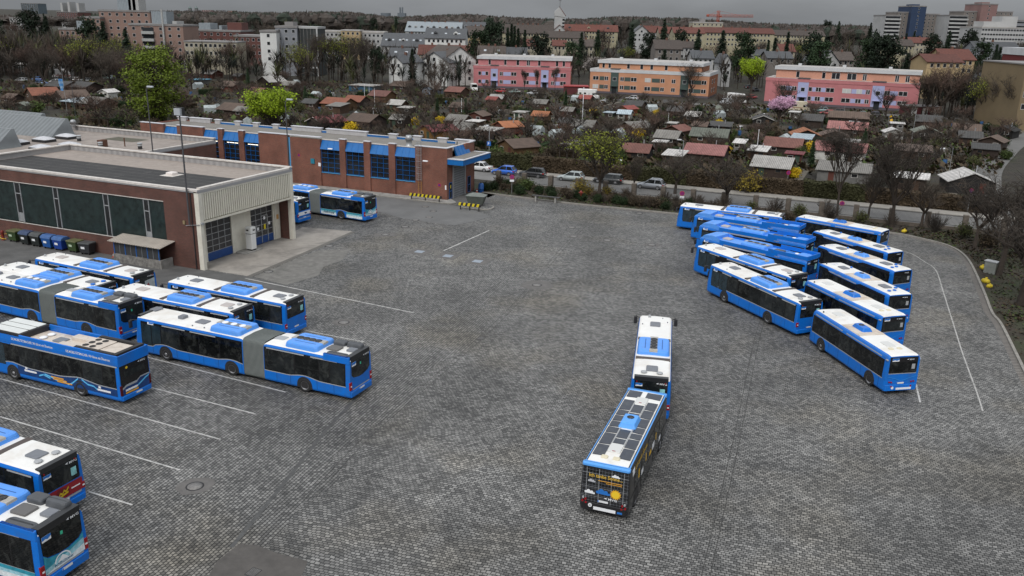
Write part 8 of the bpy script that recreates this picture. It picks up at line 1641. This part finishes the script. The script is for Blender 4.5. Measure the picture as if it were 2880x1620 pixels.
# church
gable('white church nave with red roof below its tower', B, 1590, 1700, 188, 238, 600, 40, WHTW, RTL, 1, 1, along=False, cat='church', name='church', chim=0)
a, b = span(B, 1606, 1680, 602); W = (b - a).length; zt = zrow(B, 1640, 120, 602); g = terrain(a.x, a.y); t = thing('church_tower', 'white church tower with red saddle roof and cross', 'church tower', ((a.x + b.x) / 2, a.y, g), 0); H = zt - g
MB().box(-W / 2, W * .28, 0, W, 0, H).build('wall', WHTW, t); w = MB(); [w.box(W * .28, W / 2, 0, W, H * .62 + k * H * .1, H * .66 + k * H * .1) for k in range(4)]; w.build('louvre', WHTW, t); MB().box(W * .28, W * .48, .3, W - .3, 0, H).build('belfry', DARKP, t)
r = MB(); r.rings([[(-W / 2 - .3, y, H), (W / 2 + .3, y, H - .8), (W / 2 + .3, y, H + .6), (-W * .05, y, H + 5.6), (-W / 2 - .3, y, H + 2.8)] for y in (W + .3, -.3)], 0); r.build('gable', WHTW, t); r = MB(); r.rings([[(W / 2 + .8, y, H + .3), (-W * .05, y, H + 6), (-W * .05, y, H + 5.6), (W / 2 + .6, y, H - .1)] for y in (W + .5, -.45)], 0); r.build('roof', RTL, t)
cr = MB(); cr.box(-.12, .12, 1.9, 2.1, H + 5.5, H + 12); cr.box(-1.0, 1.0, 1.9, 2.1, H + 9.6, H + 9.85); cr.build('cross', POSTG, t)
# crane
CR = mat('crane_red', (.42, .10, .06), .6); a = AT(C + 265 / 2.6833, 160 / 2.6833, 900); g = terrain(a.x, a.y); t = thing('tower_crane', 'red tower crane above the cream flat roofed block', 'crane', (a.x, a.y, g), 0); z = lambda y: AT(C + 265 / 2.6833, y / 2.6833, 900).z - g; xx = lambda x: AT(C + x / 2.6833, 100 / 2.6833, 900).x - a.x
def lattice(mb, p0, p1, w, n):
    p0, p1 = Vector(p0), Vector(p1); d = (p1 - p0).normalized(); u = d.orthogonal().normalized() * w / 2; v = d.cross(u.normalized()) * w / 2; c = [u + v, u - v, -u - v, -u + v]
    for q in c: mb.cyl(p0 + q, p1 + q, w * .11, n=4)
    for k in range(n):
        A_, B_ = p0.lerp(p1, k / n), p0.lerp(p1, (k + 1) / n)
        for j in range(4): mb.cyl(A_ + c[j], B_ + c[(j + 1) % 4], w * .06, n=3)
m = MB(); lattice(m, (0, 0, 0), (0, 0, z(80)), 2.0, 24); m.build('mast', CR, t); m = MB(); lattice(m, (0, 0, z(120)), (xx(535), 0, z(116)), 1.7, 26); m.build('jib', CR, t); m = MB(); lattice(m, (0, 0, z(120)), (xx(182), 0, z(118)), 1.7, 8); m.build('counter_jib', CR, t); MB().box(xx(182), xx(200), -1, 1, z(126), z(112)).build('counterweight', CR, t); MB().box(1, 3.5, -1, 1, z(130), z(118)).build('cab', CR, t)
m = MB(); m.cyl((0, 0, z(80)), (xx(440), 0, z(114)), .12, n=4); m.cyl((0, 0, z(80)), (xx(200), 0, z(116)), .12, n=4); m.build('tie_rod', CR, t)
# tower blocks on the right
BLU = wallm('deep_blue', (.022, .042, .09)); PKT = wallm('tower_pink', (.22, .13, .12))
def tower(pre, o, parts, d):
    flat(pre[0], C, parts[0][0], parts[0][1], parts[0][2], d, 24, WHTW, 9, 1, 'apartment tower', 'apartment_tower', nowin=True, extra=lambda t, W, H, dep: [(MB().box(-W / 2, W / 2, -1.6, 0, H - 1 - 2.9 * (k + 1), H + .2 - 2.9 * (k + 1)).build('balcony', WHTW, t), MB().box(-W / 2 + .3, W / 2 - .3, -.1, 0, H + .2 - 2.9 * (k + 1), H + 1.75 - 2.9 * (k + 1)).build('balcony_opening', PANE, t)) for k in range(9)])
    flat(pre[1], C, *parts[1], d + 2, 24, GRYB, 10, 3, 'apartment tower', 'apartment_tower'); flat(pre[2], C, *parts[2], d - 3, 26, parts[4], 11, 1, 'apartment tower', 'apartment_tower', extra=roofbox((.3, .8, 1.2, parts[4]))); flat(pre[3], C, *parts[3], d + 2, 24, GRYB, 10, 4, 'apartment tower', 'apartment_tower')
tower(('white balcony wing of the tower with the blue core', 'grey brown wing left of the blue tower core', 'deep blue tower core with blue roof house', 'grey brown wing right of the blue tower core'), C, ((1510, 1625, 112), (1600, 1705, 88), (1700, 1808, 42), (1795, 1916, 102), BLU), 720)
tower(('white balcony wing of the tower with the pink core', 'grey brown wing left of the pink tower core', 'pink tower core rising above its block', 'grey brown wing right of the pink tower core'), C, ((1990, 2130, 112), (2095, 2235, 82), (2218, 2338, 26), (2322, 2460, 84), PKT), 700)
flat('pale far block between the two tower groups', C, 1905, 2000, 190, 820, 20, WHTW, 6, 5, ww=1.6); flat('large white stepped institute at the right edge', C, 2250, 2640, 205, 600, 30, WHTW, 4, 18, roofm=RFLAT, ww=1.6, extra=roofbox((.15, .5, 3.5, WHTW), (.5, .8, 7, WHTW)))
flat('dark banded office slab behind the white institute', C, 2440, 2680, 150, 680, 24, GRYW, 4, 12, ww=2.2)
flat('low white far hall left of the blue tower', C, 1415, 1510, 205, 1100, 24, WHTW, 2, 8, ww=2)
t = flat('sand coloured building with dark red attic at the right edge', C, 2640, 3000, 485, 214, 20, SAND, 4, 5, cat='apartment block', top=.3)
flat('dark red attic storey with white band behind the sand coloured building', C, 2690, 3000, 372, 238, 16, wallm('attic_red', (.13, .022, .022)), 1, 3, top=1.9, roofm=BAND, nowin=True)
t = flat('dark red garage row with white doors under bare trees', C, 1795, 2050, 805, 246, 6, wallm('garage_red', (.10, .022, .024)), 1, 1, 'garage row', 'garage_row', nowin=True, top=.2, extra=lambda t, W, H, dep: [MB().box(-W / 2 + W * k / 3 + .8, -W / 2 + W * (k + 1) / 3 - .8, -.06, 0, .1, 2.2).build('garage_door', SHUT, t) for k in range(3)])
flat('dark red garage row between the left pink and orange blocks', B, 1700, 1885, 650, 292, 6, wallm('garage_red', (.10, .022, .024)), 1, 1, 'garage row', 'garage_row', nowin=True, top=.25, roofm=mat('garage_edge', (.3, .03, .03), .6))
# ---------------------------------------------------------------- conifers and trees of the town
for k, o, x, yt, d in (('c1', A, 845, 148, 330), ('e0', A, 735, 148, 360), ('c1', A, 1003, 208, 310), ('e0', A, 315, 95, 420), ('c1', A, 432, 112, 420), ('e0', A, 40, 110, 430), ('c2', B, 1245, 205, 420), ('c2', B, 1273, 178, 430), ('c2', B, 1295, 192, 425), ('c2', B, 1322, 210, 415), ('c2', B, 1372, 222, 410), ('e0', B, 1140, 158, 410), ('e1', B, 1035, 250, 380), ('c0', B, 425, 118, 700), ('e0', B, 260, 140, 760), ('c0', B, 1910, 218, 395), ('c0', B, 2160, 172, 450), ('c0', B, 2395, 138, 480), ('e0', B, 2520, 230, 480), ('e0', B, 2290, 255, 450), ('c1', B, 1790, 232, 430), ('c0', C, 75, 215, 420), ('c1', C, 255, 215, 380), ('e1', C, 420, 265, 370), ('c2', C, 737, 235, 430), ('c2', C, 598, 300, 400), ('c2', C, 645, 280, 410), ('e0', C, 935, 262, 340), ('e1', C, 990, 330, 330), ('c1', C, 1100, 152, 720), ('c0', C, 1335, 166, 650), ('e0', C, 1012, 158, 1000), ('e0', C, 1410, 260, 345), ('e0', C, 1500, 290, 335), ('e1', C, 1350, 310, 350), ('e0', C, 1810, 265, 480), ('c1', C, 1925, 222, 480), ('e0', C, 2085, 238, 450), ('e1', C, 2190, 330, 400), ('c2', C, 2290, 330, 380), ('c2', C, 2318, 350, 375), ('c1', C, 2510, 270, 430), ('c0', C, 1608, 245, 560), ('e0', B, 1490, 265, 390), ('c0', B, 540, 362, 300), ('e1', B, 1720, 330, 380), ('e0', C, 2440, 420, 260)):
    treepx(k, o + x / 2.6833, yt / 2.6833, None, d, {'c': 'dark conifer', 'e': 'dark round evergreen'}[k[0]] if k != 'c2' else 'slender dark conifer', None, 'dark evergreens of the town', {'c2': 1.0, 'e0': R.uniform(.75, 1.0), 'e1': .9}.get(k, .85))
for k in range(55):
    x = R.uniform(60, 2960); d = R.uniform(335, 640); p = AT(x, 300, d); p.z = terrain(p.x, p.y)
    if any((Vector((b[0].location.x, b[0].location.y, 0)) - Vector((p.x, p.y, 0))).length < 9 for b in BLD): continue
    key = R.choice(('c0', 'c1', 'e0', 'c2', 'e1', 'c3')); plant(key, p, R.uniform(.65, 1.15), None, {'c': 'dark conifer', 'e': 'dark round evergreen'}[key[0]] if key != 'c2' else 'slender dark conifer', 'dark evergreens of the town')
for x, y in ((2800, 352), (2850, 362), (2760, 340), (2880, 348), (2830, 340)): plant(R.choice(('b0', 'b4', 'b1')), G(x, y), R.uniform(1.0, 1.4), None, 'bare brown tree', 'bare trees of the town')
n = 0
while n < 150:
    x = R.uniform(-80, 2960); d = 215 + 560 * R.random() ** 1.25
    if x > 330 and d < 320 and not 640 < x < 1010: d = R.uniform(325, 760)
    p = AT(x, 300, d); q = p - DO; dy = -sin(DA) * q.x + cos(DA) * q.y
    if dy < 206: continue
    if any((Vector((b[0].location.x, b[0].location.y, 0)) - Vector((p.x, p.y, 0))).length < 9 for b in BLD): continue
    n += 1; p.z = terrain(p.x, p.y); H = R.uniform(8, 15) * (1.0 if x > 360 else 1.15); key = R.choice(('b0', 'b1', 'b2', 'b3', 'b4', 'b0', 'b4', 'g2' if R.random() < .4 else 'b1'))
    plant(key, p, H / 10, None, 'thin leafed tree' if key == 'g2' else 'bare brown tree', 'bare trees of the town')
for k in range(30):
    x = R.uniform(-70, 420); d = R.uniform(205, 330); p = AT(x, 300, d); p.z = 0; key = R.choice(('b0', 'b1', 'b4', 'b2', 'g2')); q = p - DO
    if -sin(DA) * q.x + cos(DA) * q.y < 120: continue
    plant(key, p, R.uniform(.95, 1.5), None, 'thin leafed tree' if key == 'g2' else 'bare brown tree', 'bare trees of the left wood edge')
# ---------------------------------------------------------------- wooded skyline, one mass
SKY_ = [(-300, 34), (0, 40), (150, 47), (240, 46), (420, 33), (520, 31), (650, 33), (760, 36), (900, 33), (997, 34), (1060, 42), (1139, 48), (1200, 44), (1295, 39), (1444, 49), (1537, 53), (1612, 53), (1743, 46), (1918, 51), (2106, 64), (2293, 70), (2441, 72), (2665, 76), (2880, 82), (3200, 92)]
def skyl(x):
    for (a, ya), (b, yb) in zip(SKY_, SKY_[1:]):
        if a <= x <= b: return ya + (yb - ya) * (x - a) / (b - a)
    return 60
def wood():
    mb = MB(); rng = random.Random(9)
    for k in range(5200):
        x = rng.uniform(-260, 3140); d = rng.choice((rng.uniform(850, 1100), rng.uniform(1100, 1600), rng.uniform(1600, 2500))); p = AT(x, 300, d); g = terrain(p.x, p.y); top = AT(x, skyl(x) + rng.choice((0, 2, 5, 9, 13)) * rng.random() + (1500 / d - .6) * 9 * rng.random() + rng.uniform(-2.5, 1.5), d).z
        if top - g < 5: continue
        top = min(top, g + 40); r = rng.uniform(3.0, 6.5) * (1 + d / 2600); m = rng.choice((0, 0, 0, 1, 2)); H = top - g; n = 6
        rs = []
        for f, rr in ((.30, .55), (.5, 1.0), (.72, .95), (.9, .55)): rs.append([(p.x + r * rr * rng.uniform(.7, 1.2) * cos(2 * pi * j / n), p.y + r * rr * rng.uniform(.7, 1.2) * sin(2 * pi * j / n), g + H - min(H, 16) * (1 - f) * rng.uniform(.9, 1.1)) for j in range(n)])
        mb.rings(rs, m, False, False); tp = (p.x + rng.uniform(-1, 1), p.y, top); b0 = len(mb.v); mb.v.append(tp)
        for j in range(n): mb.f.append([b0 - n + j, b0 - n + (j + 1) % n, b0]); mb.m.append(m); mb.sm.append(False)
        for j in range(5):
            a = rng.uniform(0, 6.28); q = Vector((p.x + r * .5 * cos(a), p.y + r * .5 * sin(a), top - rng.uniform(0, 3))); w_ = rng.uniform(.4, 1.1) * (1 + d / 3000); mb.add([q + Vector((-w_, 0, -2)), q + Vector((w_, 0, -2)), q + Vector((rng.uniform(-1, 1), 0, rng.uniform(1.0, 2.6)))], [(0, 1, 2)], m)
        mb.cyl((p.x, p.y, g), (p.x, p.y, top - min(H, 16) * .6), r * .5, r * .45, 5, m, False, False)
    o = mb.build('distant_wood', [mat('wood_brown', (.050, .040, .034), .95, var=.35, vscale=.05), mat('wood_grey', (.066, .055, .047), .95, var=.35, vscale=.05), mat('wood_dark_green', (.022, .030, .020), .95, var=.35, vscale=.05)]); o['kind'] = 'stuff'; o['label'] = 'brown leafless wood along the whole horizon'
wood()
def thicket(name, lb, spots, seed, hr=(6, 12)):
    "many leafless crowns that read as one brown mass"
    mb = MB(); rng = random.Random(seed)
    for p in spots:
        H = rng.uniform(*hr); r = H * rng.uniform(.28, .42); m = rng.choice((0, 0, 1, 1, 2)) if rng.random() < .9 else 3; mb.cyl((p.x, p.y, p.z - .3), (p.x, p.y, p.z + H * .5), .2, .12, 4, 0, False, False)
        for k in range(64):
            a, b = rng.uniform(0, 6.283), rng.uniform(-.2, 1.25); L = rng.uniform(.3, 1.0); q = Vector((p.x, p.y, p.z + H * rng.uniform(.28, .55))); d = Vector((cos(a) * cos(b), sin(a) * cos(b), sin(b) * 1.05)); e = q + Vector((d.x * r, d.y * r, d.z * H * .47)) * L; w = rng.uniform(.07, .2); u = Vector((-sin(a), cos(a), 0)) * w
            mid = q.lerp(e, .55); mb.add([q - u * .3, mid - u, e, mid + u], [(0, 1, 2, 3)], m)
    o = mb.build(name, [mat('thicket_dark', (.044, .034, .026), .95, var=.3, vscale=.1), mat('thicket_brown', (.064, .049, .037), .95, var=.3, vscale=.1), mat('wood_dark_green', (.022, .030, .020), .95), mat('bud_green', (.075, .080, .028), .9)]); o['kind'] = 'stuff'; o['label'] = lb
sp = []
while len(sp) < 430:
    x = R.uniform(-90, 1010 if R.random() < .25 else 430); d = R.uniform(212, 420); p = AT(x, 300, d); p.z = terrain(p.x, p.y); q = p - DO; y_ = -sin(DA) * q.x + cos(DA) * q.y
    if y_ < 150 or (y_ < 205 and x > 300) or any((Vector((b[0].location.x, b[0].location.y, 0)) - Vector((p.x, p.y, 0))).length < 12 for b in BLD): continue
    sp.append(p)
thicket('wood_edge', 'dense leafless wood at the left behind the gardens', sp, 3, (9, 18))
sp = []
while len(sp) < 1500:
    x = R.uniform(250, 2960); d = 325 + 520 * R.random() ** 1.3; p = AT(x, 300, d); p.z = terrain(p.x, p.y)
    if any((Vector((b[0].location.x, b[0].location.y, 0)) - Vector((p.x, p.y, 0))).length < 10 for b in BLD): continue
    sp.append(p)
for k in range(80): p = AT(R.uniform(470, 1330), 300, R.uniform(285, 335)); p.z = 0; sp.append(p)
thicket('town_trees', 'mass of leafless trees between the houses of the town', sp, 4, (8, 16))
sp = [G(R.uniform(2590, 2960), R.uniform(318, 420)) for k in range(150)]
sp = [p for p in sp if p.x > 66 + (p.y - 108) * .62]
thicket('verge_trees', 'dark leafless trees right of the right pink apartment block', [G(R.uniform(2570, 2770), R.uniform(300, 338)) for k in range(50)] + [G(R.uniform(2790, 2960), R.uniform(330, 352)) for k in range(14)], 8, (8, 14))
thicket('roadside_trees', 'leafless thicket along the road at the right edge', sp , 6, (3, 7))
SKYLOW, SKYHIGH, SUN, EXPO = .40, 1.35, 1.0, .62
# ---------------------------------------------------------------- labels for the many huts, trees and shrubs
def ordinal(n):
    w = ['', 'first', 'second', 'third', 'fourth', 'fifth', 'sixth', 'seventh', 'eighth', 'ninth', 'tenth', 'eleventh', 'twelfth']
    return w[n] if n < len(w) else str(n) + ('th' if n % 100 in (11, 12, 13) else {1: 'st', 2: 'nd', 3: 'rd'}.get(n % 10, 'th'))
def uniq(items):
    "items: (obj, phrase); number the ones that read the same from left to right as the photo shows them"
    by = {}
    for o, ph in items: by.setdefault(ph, []).append(o)
    for ph, os_ in by.items():
        if len(os_) == 1: os_[0]['label'] = ph; continue
        os_.sort(key=lambda o: PXL(o.location)[0]); n = len(os_)
        for k, o in enumerate(os_): o['label'] = ph + (', leftmost' if k == 0 else ', rightmost' if k == n - 1 else ', ' + ordinal(k + 1) + ' from left')
KN = {'g': 'pitched', 'e': 'gabled', 'f': 'flat', 'm': 'sloping'}
uniq([(t, f'{rf} {KN[kd]} roofed hut with {wl} walls' + (' in the gardens' if PXL(t.location)[1] < 380 else ' near the street hedge')) for t, rf, wl, kd, w in SHEDS])
MARK = [('the beige pink towers', G(420, 200)), ('the cream row', G(580, 190)), ('the white office block', G(780, 180)), ('the white gabled houses', G(1150, 200)), ('the left pink block', G(1440, 240)), ('the orange block', G(1780, 255)), ('the right pink block', G(2300, 290)), ('the sand coloured building', G(2800, 300)), ('the lime green tree', G(772, 330)), ('the olive green tree', G(441, 320)), ('the pink blossom tree', G(2188, 345)), ('the brick bus hall', G(1180, 420)), ('the street fence', G(2000, 540)), ('the thick white flagpole', G(1638, 335)), ('the white gabled hut', G(2720, 470)), ('the red tiled hut', G(1980, 440)), ('the striped blue flag', G(180, 330)), ('the feather flag', G(2497, 352)), ('the white motorhome', G(2070, 290)), ('the reddish ribbed hut', G(1070, 280)), ('the orange roofed huts', G(1440, 340)), ('the ochre brown hut', G(1440, 430))]
MP = [(n, PXL(p)) for n, p in MARK]
def near(o):
    x, y = PXL(o.location); return min(MP, key=lambda m: (m[1][0] - x) ** 2 + ((m[1][1] - y) * 2.5) ** 2)[0]
uniq([(o, ph + ' near ' + near(o)) if not ph.startswith('clipped brown hedge segment') and 'bank' not in ph else (o, ph) for o, ph, g in AUTO])
for k, pr in PROTO.items():
    if not pr[1]:
        for c in KIDS.get(pr[0].name, []): bpy.data.objects.remove(c)
        bpy.data.objects.remove(pr[0])
for o in list(COL.objects):
    if '_h' in o: del o['_h']
# ---------------------------------------------------------------- sky, sun, camera
w = bpy.data.worlds.new('World'); SC.world = w; w.use_nodes = True; nt = w.node_tree; L = nt.links.new; bg = nt.nodes['Background']
sky = N(nt, 'ShaderNodeTexSky'); sky.sky_type = 'NISHITA'; sky.sun_disc = False; SE, SR = radians(48), radians(200); sky.sun_elevation = SE; sky.sun_rotation = SR; sky.air_density = 1.0; sky.dust_density = 3.0; sky.altitude = 500
hs = N(nt, 'ShaderNodeHueSaturation'); hs.inputs['Saturation'].default_value = .16; L(sky.outputs[0], hs.inputs['Color'])
tc = N(nt, 'ShaderNodeTexCoord'); mp = N(nt, 'ShaderNodeMapping'); mp.inputs['Scale'].default_value = (1.2, 1.2, 5); L(tc.outputs['Generated'], mp.inputs['Vector'])
nz = N(nt, 'ShaderNodeTexNoise'); nz.inputs['Scale'].default_value = 1.6; nz.inputs['Detail'].default_value = 6; nz.inputs['Roughness'].default_value = .55; L(mp.outputs[0], nz.inputs['Vector'])
mr = N(nt, 'ShaderNodeMapRange'); mr.inputs['From Min'].default_value = .3; mr.inputs['From Max'].default_value = .7; mr.inputs['To Min'].default_value = .7; mr.inputs['To Max'].default_value = 1.25; L(nz.outputs['Fac'], mr.inputs['Value'])
# an overcast deck evens out the sky: bright overhead, greyer towards the horizon
sx = N(nt, 'ShaderNodeSeparateXYZ'); L(tc.outputs['Generated'], sx.inputs[0])
dk = N(nt, 'ShaderNodeMapRange'); dk.inputs['From Min'].default_value = 0.0; dk.inputs['From Max'].default_value = .5; dk.inputs['To Min'].default_value = SKYLOW; dk.inputs['To Max'].default_value = SKYHIGH; L(sx.outputs[2], dk.inputs['Value'])
gr = N(nt, 'ShaderNodeMix', data_type='RGBA'); gr.inputs[0].default_value = .72; L(hs.outputs[0], gr.inputs[6]); gr.inputs[7].default_value = (4.6, 4.85, 5.15, 1)
m1 = N(nt, 'ShaderNodeMix', data_type='RGBA', blend_type='MULTIPLY'); m1.inputs[0].default_value = 1; L(gr.outputs[2], m1.inputs[6]); L(mr.outputs[0], m1.inputs[7])
m2 = N(nt, 'ShaderNodeMix', data_type='RGBA', blend_type='MULTIPLY'); m2.inputs[0].default_value = 1; L(m1.outputs[2], m2.inputs[6]); L(dk.outputs[0], m2.inputs[7])
L(m2.outputs[2], bg.inputs['Color']); bg.inputs['Strength'].default_value = .1
sl = bpy.data.lights.new('sun', 'SUN'); sl.energy = SUN; sl.angle = radians(25); sl.color = (1, .97, .93); so = bpy.data.objects.new('sun', sl); COL.objects.link(so)
so.rotation_euler = (pi / 2 - SE, 0, pi - SR + pi) if False else Vector((sin(SR) * cos(SE), cos(SR) * cos(SE), sin(SE))).to_track_quat('Z', 'Y').to_euler()
cam = bpy.data.cameras.new('camera'); co = bpy.data.objects.new('camera', cam); COL.objects.link(co); SC.camera = co
cam.sensor_width = 36; cam.lens = FPX / 2880 * 36; cam.clip_start = .5; cam.clip_end = 20000
M = Matrix((RT, -DN, -FW)).transposed().to_4x4(); M.translation = Vector((0, 0, CH)); co.matrix_world = M
SC.view_settings.view_transform = 'Standard'; SC.view_settings.look = 'None'; SC.view_settings.exposure = EXPO; SC.view_settings.gamma = 1
SC.cycles.use_denoising = True; SC.cycles.max_bounces = 5; SC.cycles.diffuse_bounces = 3; SC.cycles.glossy_bounces = 3; SC.cycles.transmission_bounces = 2; SC.cycles.caustics_reflective = False; SC.cycles.caustics_refractive = False
